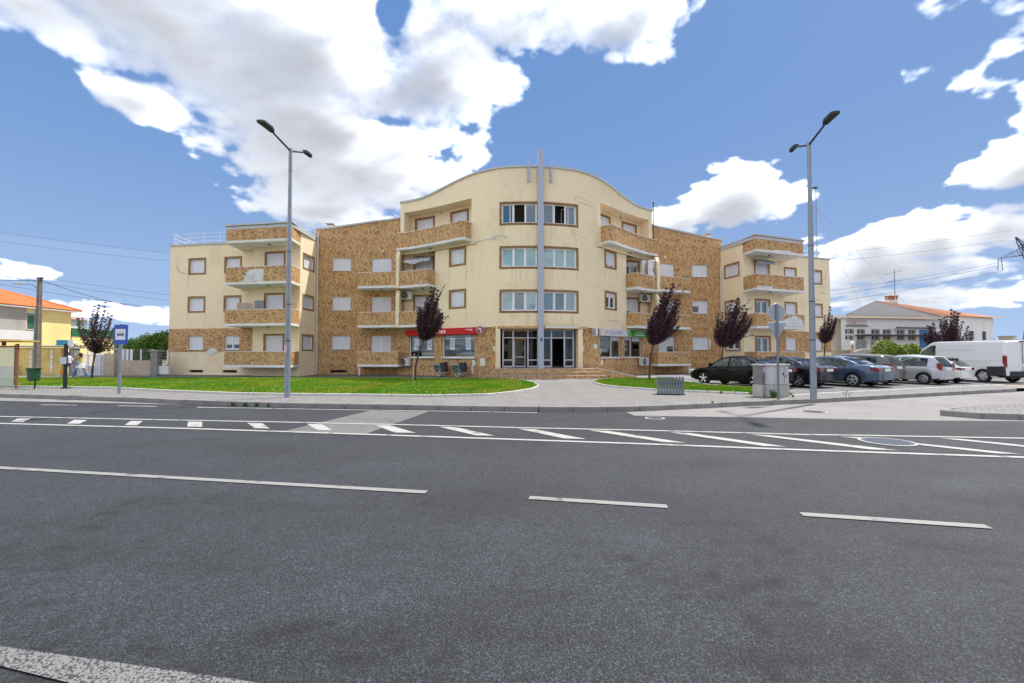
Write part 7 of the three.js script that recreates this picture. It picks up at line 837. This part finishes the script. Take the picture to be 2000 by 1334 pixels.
{ // concrete pole with a lamp, and its wires
  const D = 30, x = -31.25, o = thing('utility_pole', 'tapered concrete utility pole with bolt holes and a small lamp arm', 'utility pole', [x, 0.12, -D]); const b = new MB(), H = 6.55; b.quad([-0.1, 0, 0.15], [0.12, 0, 0.15], [0.1, H, 0.1], [-0.06, H, 0.1]).quad([0.12, 0, 0.15], [0.12, 0, -0.15], [0.1, H, -0.1], [0.1, H, 0.1]).quad([0.12, 0, -0.15], [-0.1, 0, -0.15], [-0.06, H, -0.1], [0.1, H, -0.1]).quad([-0.1, 0, -0.15], [-0.1, 0, 0.15], [-0.06, H, 0.1], [-0.06, H, -0.1]).quad([-0.1, H, 0.1], [0.12, H, 0.1], [0.12, H, -0.1], [-0.1, H, -0.1]); b.build('shaft', std({ map: plasterTex([0.22, 0.185, 0.16], 261, 1.3, 0.5), roughness: 0.9 }), o); new MB().tube([[-0.16, 0, 0.1], [-0.11, 4.5, 0.1]], [0.045, 0.04], 8).build('conduit', M.galv, o); for (let i = 0; i < 7; i++) new MB().cyl([0.06, 1.4 + i * 0.62, 0.08], [0.06, 1.4 + i * 0.62, 0.156 - (1.4 + i * 0.62) * 0.0076], 0.035, 0.035, 8).build('bolt_hole', M.black, o); new MB().tube([[-0.1, 5.9, 0.05], [-0.35, 6.15, 0.1], [-0.8, 6.18, 0.2]], 0.022, 6).build('lamp_arm', M.galv, o); new MB().box(-1.1, 6.2, 0.25, 0.6, 0.09, 0.16, 0.2, 0.03).build('lamp_head', plain(0.5, 0.48, 0.38, 0.5), o); new MB().box(0.02, H + 0.05, 0, 0.4, 0.1, 0.1).build('crosspiece', M.darkMetal, o);
  const sag = (a, c, s, n = 14) => [...Array(n + 1)].map((_, i) => { const t = i / n; return [lerp(a[0], c[0], t), lerp(a[1], c[1], t) - s * 4 * t * (1 - t), lerp(a[2], c[2], t)]; });
  const e = site(-27.0, 4.95, -7.3); tag(new MB().tube(sag([x + 0.1, 6.6, -D], e, 0.35), 0.016, 5).build('overhead_cable', M.black), 'black cable from the concrete pole to the building', 'cable'); tag(new MB().tube(sag([x - 0.1, 6.55, -D], [x - 14, 6.9, -22], 0.4), 0.016, 5).build('overhead_cable', M.black), 'black cable running left from the concrete pole', 'cable');
  // high-voltage line far behind
  const D2 = 150; [[29.2, 21, 0.06, 'lowest power line sagging behind the right wing'], [31.6, 20.5, 0.05, 'middle power line sagging behind the right wing'], [33, 20, 0.05, 'upper power line sagging behind the right wing'], [40.4, 15, 0.04, 'thin earth wire from the top of the pylon'], [44, 16, 0.035, 'thin highest wire far behind the right wing']].forEach(([h, s, r, l], i) => tag(new MB().tube(sag([162 + i * 2, h, -D2 - i], [-205, h + 4, -D2 + 10 - i * 2], s, 40), r, 4, false).build('power_line', plain(0.12, 0.12, 0.15, 0.7)), l, 'power line'));
  const py = thing('pylon', 'lattice steel pylon at the right edge against the clouds', 'pylon', [175, 0, -150]), st = plain(0.09, 0.08, 0.13, 0.6, 0.3), body = new MB(), lv = [[0, 3.6], [10, 2.8], [20, 2.0], [28, 1.5], [34, 1.2], [38, 0.6], [40.5, 0.1]]; for (let i = 0; i + 1 < lv.length; i++) { const [y0, a] = lv[i], [y1, c] = lv[i + 1], C0 = [[-a, -a], [a, -a], [a, a], [-a, a]], C1 = [[-c, -c], [c, -c], [c, c], [-c, c]]; for (let k = 0; k < 4; k++) { const n = (k + 1) % 4, P = (q, y) => [q[0] - (y > 30 ? (y - 30) * 0.75 : 0), y, q[1]]; body.cyl(P(C0[k], y0), P(C1[k], y1), 0.13, 0.12, 5); body.cyl(P(C0[k], y0), P(C1[n], y1), 0.08, 0.08, 4); body.cyl(P(C0[n], y0), P(C1[k], y1), 0.08, 0.08, 4); body.cyl(P(C1[k], y1), P(C1[n], y1), 0.08, 0.08, 4); } } body.build('tower', st, py);
  const arm = new MB(); for (const [s, tip] of [[-1, -13.4], [1, 7]]) { for (const z of [-1, 1]) { arm.cyl([s * 1.2 - 4, 37.2, z], [tip, 33.7, 0], 0.1, 0.08, 5).cyl([s * 1.4 - 3.4, 34.6, z], [tip, 33.5, 0], 0.1, 0.08, 5); for (let k = 1; k < 5; k++) { const t = k / 5; arm.cyl([lerp(s * 1.2 - 4, tip, t), lerp(37.2, 33.7, t), z * (1 - t)], [lerp(s * 1.4 - 3.4, tip, t - 0.1), lerp(34.6, 33.5, t), z * (1 - t)], 0.06, 0.06, 4); } } } arm.build('cross_arm', st, py); const ins = new MB(); for (const t of [-13.4, 7]) for (const q of [-0.5, 0.5]) ins.cyl([t + q, 33.5, 0], [t + q * 1.6, 29.3, 0], 0.11, 0.11, 6); ins.build('insulator', plain(0.18, 0.16, 0.22, 0.4), py);
}

// ---------------------------------------------------------------- right: mast, workshop, walls, garden
{ const X = 47.01, o = thing('radio_mast', 'thin lattice radio mast behind the right wing', 'mast', [X, 0.1, -70], 0.3), b = new MB(), L = [[0.28, 0], [-0.2, 0.2], [-0.2, -0.2]], H = 27.4; for (const [x, z] of L) b.cyl([x, 0, z], [x, H, z], 0.035, 0.035, 5); const st = new MB(); for (let y = 0; y < H - 0.5; y += 0.5) for (let k = 0; k < 3; k++) { const p = L[k], q = L[(k + 1) % 3]; st.cyl([p[0], y, p[1]], [q[0], y + 0.5, q[1]], 0.016, 0.016, 3, false); } b.build('legs', plain(0.3, 0.33, 0.42, 0.5, 0.3), o); st.build('bracing', plain(0.3, 0.33, 0.42, 0.5, 0.3), o); new MB().box(0, H, 0, 0.7, 0.15, 0.5).build('head', M.darkMetal, o); const g = new MB(); for (const [x, y, z] of [[22, 24.6, 6], [18, 24.6, -2], [-14, 24.6, 6]]) g.cyl([0, y, 0], [x, 0, z], 0.018, 0.018, 4, false); g.build('guy_wires', plain(0.3, 0.32, 0.38, 0.5), o); }
{
  const o = thing('workshop', 'old white workshop with grimy windows, a blue door and an orange roof', 'building', [0, 0, 0]); const P = (x, y, d) => [x, y, -d];
  M.grime = plain(0.045, 0.05, 0.055, 0.45); // front annex
  const A = [32.55, 45], Bq = [45.24, 47.2], len = Math.hypot(Bq[0] - A[0], Bq[1] - A[1]), wp = (t) => [lerp(A[0], Bq[0], t / len), -lerp(A[1], Bq[1], t / len)];
  const xs = [[0.45, 1.51], [1.83, 2.79], [3.51, 4.52], [4.88, 5.87], [6.56, 7.49], [7.93, 8.86]], up = xs.map(([a, c]) => [a, c, 3.68, 4.2]), lo = xs.map(([a, c]) => [a, c, 3.1, 3.58]);
  gridWall(new MB(), wp, 0, len, 0.1, 5.25, [...up, ...lo], 9, 0.25).build('front_wall', M.oldWhite, o);
  for (const [a, c, y0, y1] of [...up, ...lo]) { const w = win(wp, a, c, y0, y1, 'glass2', { parent: o, sill: false }); w.material = M.greyPlaster; w.children.filter((c) => c.name === 'pane').forEach((c) => { c.material = M.grime; }); w.children.filter((c) => c.name === 'sash').forEach((c) => { c.material = M.greyPlaster; c.scale.z = 0.3; }); }
  const dir = [(Bq[0] - A[0]) / len, -(Bq[1] - A[1]) / len]; // on x, z
  { const b = new MB(), e = [[A[0] - 0.35, -A[1] + 0.4], [Bq[0] + 0.3, -Bq[1] + 0.4]]; const n = 60; for (let i = 0; i < n; i++) { const q = (f, up2) => [lerp(e[0][0], e[1][0], f), up2 ? 5.75 : 5.24, lerp(e[0][1], e[1][1], f) - (up2 ? 3.5 : 0)]; const f0 = i / n, f1 = (i + 0.5) / n, f2 = (i + 1) / n, l = (p, h) => [p[0], p[1] + h, p[2]]; b.quad(q(f0, 0), l(q(f1, 0), 0.07), l(q(f1, 1), 0.07), q(f0, 1)).quad(l(q(f1, 0), 0.07), q(f2, 0), q(f2, 1), l(q(f1, 1), 0.07)); } b.build('annex_roof', std({ map: makeTex(512, 3, (s, t) => { const k = 0.6 + 0.7 * fbmT(s, t, 14, 4, 211); return [0.3 * k, 0.22 * k, 0.16 * k]; }), roughness: 0.95, side: THREE.DoubleSide }), o); }
  new MB().ribbon([wp(1.60), wp(11.33)], 1.2, 0, 3.5, 3.62).build('canopy', plain(0.05, 0.045, 0.04, 0.8), o); new MB().ribbon([wp(6.50), wp(11.21)], 0.3, 0, 4.35, 4.42).build('ledge', plain(0.06, 0.05, 0.05, 0.8), o);
  for (const [a, c] of [[1.66, 2.91], [3.45, 4.54]]) new MB().ribbon([wp(a), wp(c)], 0.03, 0.02, 0.2, 3.05).build('grey_boarding', std({ map: plasterTex([0.34, 0.33, 0.32], 221, 1.4, 0.7), roughness: 0.95 }), o);
  for (let i = 0; i < 4; i++) new MB().ribbon([wp(9.30 + i * 0.42 + 0.01), wp(9.30 + i * 0.42 + 0.41)], 0.05, 0.02, 0.2, 4.2).build('door_plank', plain(0.03 + 0.01 * (i % 2), 0.17 + 0.03 * (i % 3), 0.42, 0.65), o);
  // lettered sign
  { const g0 = wp(0.71), g1 = wp(2.91), sg = new MB(); sg.ribbon([g0, g1], 0.1, 0, 4.55, 5.1); const s = sg.build('sign_board', plain(0.5, 0.48, 0.48, 0.6), o), b = new MB(), q0 = [g0[0], 4.57, g0[1] + 0.105], q1 = [g1[0], 4.57, g1[1] + 0.105]; b.quad(q0, q1, [q1[0], 5.08, q1[2]], [q0[0], 5.08, q0[2]], null, [[0, 0], [1, 0], [1, 1], [0, 1]]); b.build('lettering', textMat(512, 136, (c) => { c.fillStyle = '#b7aead'; c.fillRect(0, 0, 512, 136); c.textAlign = 'center'; ['', 'L', 'A', 'D', 'A'].forEach((ch, i) => { const x = 62 + i * 94; c.fillStyle = i ? '#8d6a5c' : '#453a42'; c.fillRect(x - 38, 18, 76, 104); c.fillStyle = '#efe3dd'; if (i) { c.font = 'bold 100px sans-serif'; c.fillText(ch, x, 106); } else { c.fillRect(x - 24, 34, 48, 76); c.fillStyle = '#453a42'; c.fillRect(x - 10, 40, 9, 42); c.fillRect(x - 10, 74, 26, 9); c.fillRect(x + 8, 82, 9, 16); } }); }), s); new MB().ribbon([wp(0.47), wp(3.09)], 0.14, 0, 4.47, 4.53).build('sign_rail', M.darkMetal, s); }
  // main hall behind: gable towards us, roof sloping to the right
  const a = [36.3, 49.2], pk = [39.7, 49.6], c = [47.8, 50.5], e = [57.2, 54], r2 = [59.4, 56.2], bk = [51, 64]; const hall = new MB(); hall.quad(P(a[0], 0, a[1]), P(c[0], 0, c[1]), P(c[0], 6, c[1]), P(a[0], 6, a[1])).tri(P(a[0], 6, a[1]), P(c[0], 6, c[1]), P(pk[0], 7.45, pk[1])); hall.build('gable_wall', std({ map: M.oldWhite.map, color: lin(0.72, 0.72, 0.74), bumpMap: fineBump, bumpScale: 0.005, roughness: 0.95 }), o); new MB().quad(P(c[0], 0, c[1]), P(e[0], 0, e[1]), P(e[0], 5.95, e[1]), P(c[0], 5.95, c[1])).quad(P(e[0], 0, e[1]), P(r2[0] + 1, 0, r2[1] + 6), P(r2[0] + 1, 5.95, r2[1] + 6), P(e[0], 5.95, e[1])).build('side_wall', M.white, o);
  { const b = new MB(), n = 40; const q = (f, g) => { const l = [lerp(c[0] - 0.4, e[0] + 1.1, f), 5.95, lerp(c[1] - 0.2, e[1] - 0.3, f)], h = [lerp(pk[0], r2[0], f), lerp(7.5, 6.3, f), lerp(pk[1], r2[1], f)]; return P(lerp(l[0], h[0], g), lerp(l[1], h[1], g), lerp(l[2], h[2], g)); }; for (let i = 0; i < n; i++) { const f0 = i / n, f1 = (i + 0.5) / n, f2 = (i + 1) / n, l = (p) => [p[0], p[1] + 0.06, p[2]]; b.quad(q(f0, 0), l(q(f1, 0)), l(q(f1, 1)), q(f0, 1)).quad(l(q(f1, 0)), q(f2, 0), q(f2, 1), l(q(f1, 1))); } b.quad(P(pk[0], 7.5, pk[1]), P(r2[0], 6.3, r2[1]), P(bk[0] + 16, 6, bk[1]), P(bk[0], 6, bk[1])).quad(P(pk[0], 7.5, pk[1]), P(bk[0], 6, bk[1]), P(a[0] * 1.16, 6, a[1] * 1.16), P(a[0] - 0.1, 6.0, a[1])); b.build('hall_roof', std({ map: M.tileOld.map, roughness: 0.85, side: THREE.DoubleSide }), o); }
  for (const [x, d] of [[52.57, 52.1], [55.11, 53.2]]) { new MB().box(x, 3.85, -d + 0.05, 0.34, 1.0, 0.12, -0.35).build('slit_window', M.darkGlass, o); } for (let i = 0; i < 12; i++) { const f = i / 11; new MB().box(lerp(51, 57, f), 2.55, -lerp(51.7, 53.95, f) + 0.1, 0.28, 0.2, 0.1, -0.35).build('vent_block', plain(0.2, 0.2, 0.2, 0.9), o); }
  const ch = new MB(); ch.box(42.62, 7.35, -51, 0.9, 0.7, 0.7); const cm = ch.build('chimney', M.oldWhite, o), cc = new MB(); for (const x of [-0.4, -0.13, 0.13, 0.4]) cc.box(42.62 + x, 7.98, -51 + 0.25, 0.12, 0.36, 0.12).box(42.62 + x, 7.98, -51 - 0.25, 0.12, 0.36, 0.12); cc.box(42.62, 8.2, -51, 1.1, 0.1, 0.85, 0, 0.03).build('chimney_pots', M.tileOld, cm);
  new MB().box(33.16, 2.7, -47.5, 1.7, 5.3, 2).build('pale_block', M.white, o);
}
{ const o = thing('tv_antenna', 'spindly television antenna beside the workshop chimney', 'antenna', [43.45, 7.2, -51.5]), b = new MB(); b.cyl([0, 0, 0], [0, 4.1, 0], 0.03, 0.025, 6); b.build('mast', M.darkMetal, o); const r = new MB(); r.cyl([-1.2, 3.5, 0], [0.9, 4.0, 0], 0.022, 0.022, 4).cyl([-0.7, 2.75, 0], [0.9, 2.8, 0], 0.022, 0.022, 4); for (let i = 0; i < 7; i++) r.cyl([-1.1 + i * 0.3, 3.53 + i * 0.07, -0.3], [-1.1 + i * 0.3, 3.53 + i * 0.07, 0.3], 0.012, 0.012, 4); r.build('elements', M.darkMetal, o); }
{
  const D = 40, o = thing('boundary_wall', 'long stained beige wall before the workshop', 'wall', [33.07, 0.14, -40]); new MB().box(0, 0.95, 0, 10.2, 1.9, 0.25).build('wall', std({ map: plasterTex([0.46, 0.38, 0.26], 231, 3.7, 0.8), bumpMap: fineBump, bumpScale: 0.008, roughness: 0.95 }), o); for (const x of [-3.25, -1.15, 2.9]) new MB().box(x, 1.02, 0.06, 0.5, 2.05, 0.42, 0, 0.015).build('pier', M.beigeWall, o);
  for (const [x, l] of [[29.83, 'white globe lamp on the workshop wall, left of the bush'], [31.99, 'white globe lamp on the workshop wall, at the bush']]) { const g = thing('globe_lamp', l, 'lamp', [x, 2.2, -39.9], 0, 'globe lamps on the workshop wall'); new MB().cyl([0, 0, 0], [0, 0.3, 0], 0.05, 0.04, 8).build('stem', M.darkMetal, g); new MB().ball([0, 0.44, 0], 0.17, 10).build('globe', plain(0.85, 0.84, 0.8, 0.2), g); }
  const q = thing('arched_gate', 'white arched metal gate in the workshop wall', 'gate', [30.65, 0.14, -39.6]); for (let i = 0; i <= 12; i++) { const x = -0.9 + i * 0.15; new MB().box(x, 0.85 + 0.13 * Math.cos(x * 1.6), 0, 0.035, 1.7 + 0.26 * Math.cos(x * 1.6), 0.03).build('bar', M.frameWhite, q); } const t = new MB(); for (let i = 0; i < 12; i++) { const x0 = -0.9 + i * 0.15, x1 = x0 + 0.15; t.cyl([x0, 1.72 + 0.26 * Math.cos(x0 * 1.6), 0], [x1, 1.72 + 0.26 * Math.cos(x1 * 1.6), 0], 0.04, 0.04, 6); } t.build('arch', M.frameWhite, q); new MB().box(0, 0.3, 0.02, 1.8, 0.06, 0.03).build('rail', M.frameWhite, q);
  const s = thing('small_gate', 'small white barred gate at the corner of the right wing', 'gate', [27.68, 0.14, -39]); for (let i = 0; i < 6; i++) new MB().box(-0.28 + i * 0.11, 0.75, 0, 0.03, 1.3, 0.03).build('bar', M.frameWhite, s); new MB().box(0, 1.4, 0, 0.62, 0.05, 0.04).box(0, 0.2, 0, 0.62, 0.05, 0.04).build('rail', M.frameWhite, s);
  const w = thing('ramp_wall', 'sloping beige wall running down behind the grey estate car', 'wall', [30.45, 0.14, -36]), b = new MB(); b.quad([-1.6, 0, 0.1], [1.9, 0, 0.1], [1.9, 1.15, 0.1], [-1.6, 1.6, 0.1]).quad([-1.6, 1.6, 0.1], [1.9, 1.15, 0.1], [1.9, 1.15, -0.1], [-1.6, 1.6, -0.1]).quad([1.9, 0, 0.1], [1.9, 0, -0.1], [1.9, 1.15, -0.1], [1.9, 1.15, 0.1]).quad([1.9, 0, -0.1], [-1.6, 0, -0.1], [-1.6, 1.6, -0.1], [1.9, 1.15, -0.1]).quad([-1.6, 0, -0.1], [-1.6, 0, 0.1], [-1.6, 1.6, 0.1], [-1.6, 1.6, -0.1]); b.build('wall', M.beigeWall, w);
}
shrub(32.65, 38.5, [[-1.0, 1.55, 0, 0.95, 1.15, 0.8], [-0.2, 1.3, 0.2, 0.9, 1.0, 0.7], [1.0, 1.4, 0, 0.85, 0.95, 0.7]], 3200, 0.15, [[0.17, 0.26, 0.015], [0.26, 0.34, 0.02], [0.11, 0.19, 0.012], [0.34, 0.4, 0.05]], 'bright yellow-green bush against the workshop wall', 301);
shrub(64.59, 60, [[-1.6, 2.2, 0, 1.4, 1.4, 1], [0.6, 2.6, -4, 1.6, 1.7, 1]], 500, 0.3, [[0.08, 0.15, 0.02], [0.14, 0.22, 0.03]], 'distant green bush beyond the van', 311);
{ const o = thing('concrete_hut', 'small square concrete hut far behind the van', 'hut', [63.09, 0.1, -58]); new MB().box(0, 1.85, 0, 1.15, 3.9, 1.2, 0.5).build('wall', M.beigeWall, o); new MB().box(0, 3.85, 0, 1.35, 0.14, 1.4, 0.5).build('roof', M.concrete, o); const h = thing('distant_house', 'distant low house with an orange roof at the right edge', 'house', [89.27, 0.1, -80]); new MB().box(0, 1.2, 0, 6, 2.4, 4).build('wall', M.greyPlaster, h); const r = new MB(); tiledSlope(r, [-3.3, 2.3, 2.3], [3.3, 2.3, 2.3], [3.3, 3.6, 0], [-3.3, 3.6, 0], 26); tiledSlope(r, [3.3, 2.3, -2.3], [-3.3, 2.3, -2.3], [-3.3, 3.6, 0], [3.3, 3.6, 0], 26); r.build('roof', M.tile, h); }
for (const [i, [x, d, w]] of [[-110.07, 95, 16], [-99.62, 120, 15], [93.59, 130, 20], [149.29, 140, 26], [128.68, 110, 22]].entries()) shrub(x, d, [[-w * 0.35, 2.4, 0, w * 0.25, 2.2, 2], [0, 2.8, 1, w * 0.25, 2.6, 2], [w * 0.35, 2.2, 0, w * 0.25, 2.0, 2]], 500, 0.7, [[0.05, 0.09, 0.02], [0.08, 0.13, 0.03]], ['far tree clump at the left edge', 'far tree clump behind the hedge', 'far tree clump behind the workshop wall', 'far tree clump right of the workshop', 'far tree clump at the right edge'][i], 400 + i, 0, 'tree_clump');

// ---------------------------------------------------------------- houses across the street, mirrored in the shop windows
function acrossHouse(x, d, w, m, label) { const o = thing('street_house', label, 'house', [x, 0.1, d]); new MB().box(0, 2.6, 4, w, 5.2, 8).build('wall', m, o); const r = new MB(), W = w / 2 + 0.5; tiledSlope(r, [-W, 5.2, -0.5], [W, 5.2, -0.5], [W, 7.4, 4], [-W, 7.4, 4], Math.round(w * 3)); tiledSlope(r, [W, 5.2, 8.5], [-W, 5.2, 8.5], [-W, 7.4, 4], [W, 7.4, 4], Math.round(w * 3)); r.build('roof', std({ map: M.tile.map, roughness: 0.8, side: THREE.DoubleSide }), o); for (let i = 0; i < 3; i++) for (const y of [1.5, 3.9]) new MB().box(-w / 2 + w * (i + 0.5) / 3, y, -0.02, 1.1, 1.2, 0.08).build('window', M.darkGlass, o); }
acrossHouse(-9, 11, 13, M.white, 'white house with an orange roof across the street, on the left'); acrossHouse(7, 12, 11, M.beigeWall, 'beige house with an orange roof across the street, on the right');

// ---------------------------------------------------------------- shadows, renderer
scene.traverse((o) => { if (o.isMesh) { o.castShadow = true; o.receiveShadow = true; } });
const renderer = new THREE.WebGLRenderer({ antialias: true });
renderer.setSize(1024, 683); renderer.shadowMap.enabled = true; renderer.shadowMap.type = THREE.PCFSoftShadowMap;
renderer.toneMapping = THREE.LinearToneMapping; renderer.toneMappingExposure = EXPOSURE;
renderer.render(scene, camera);
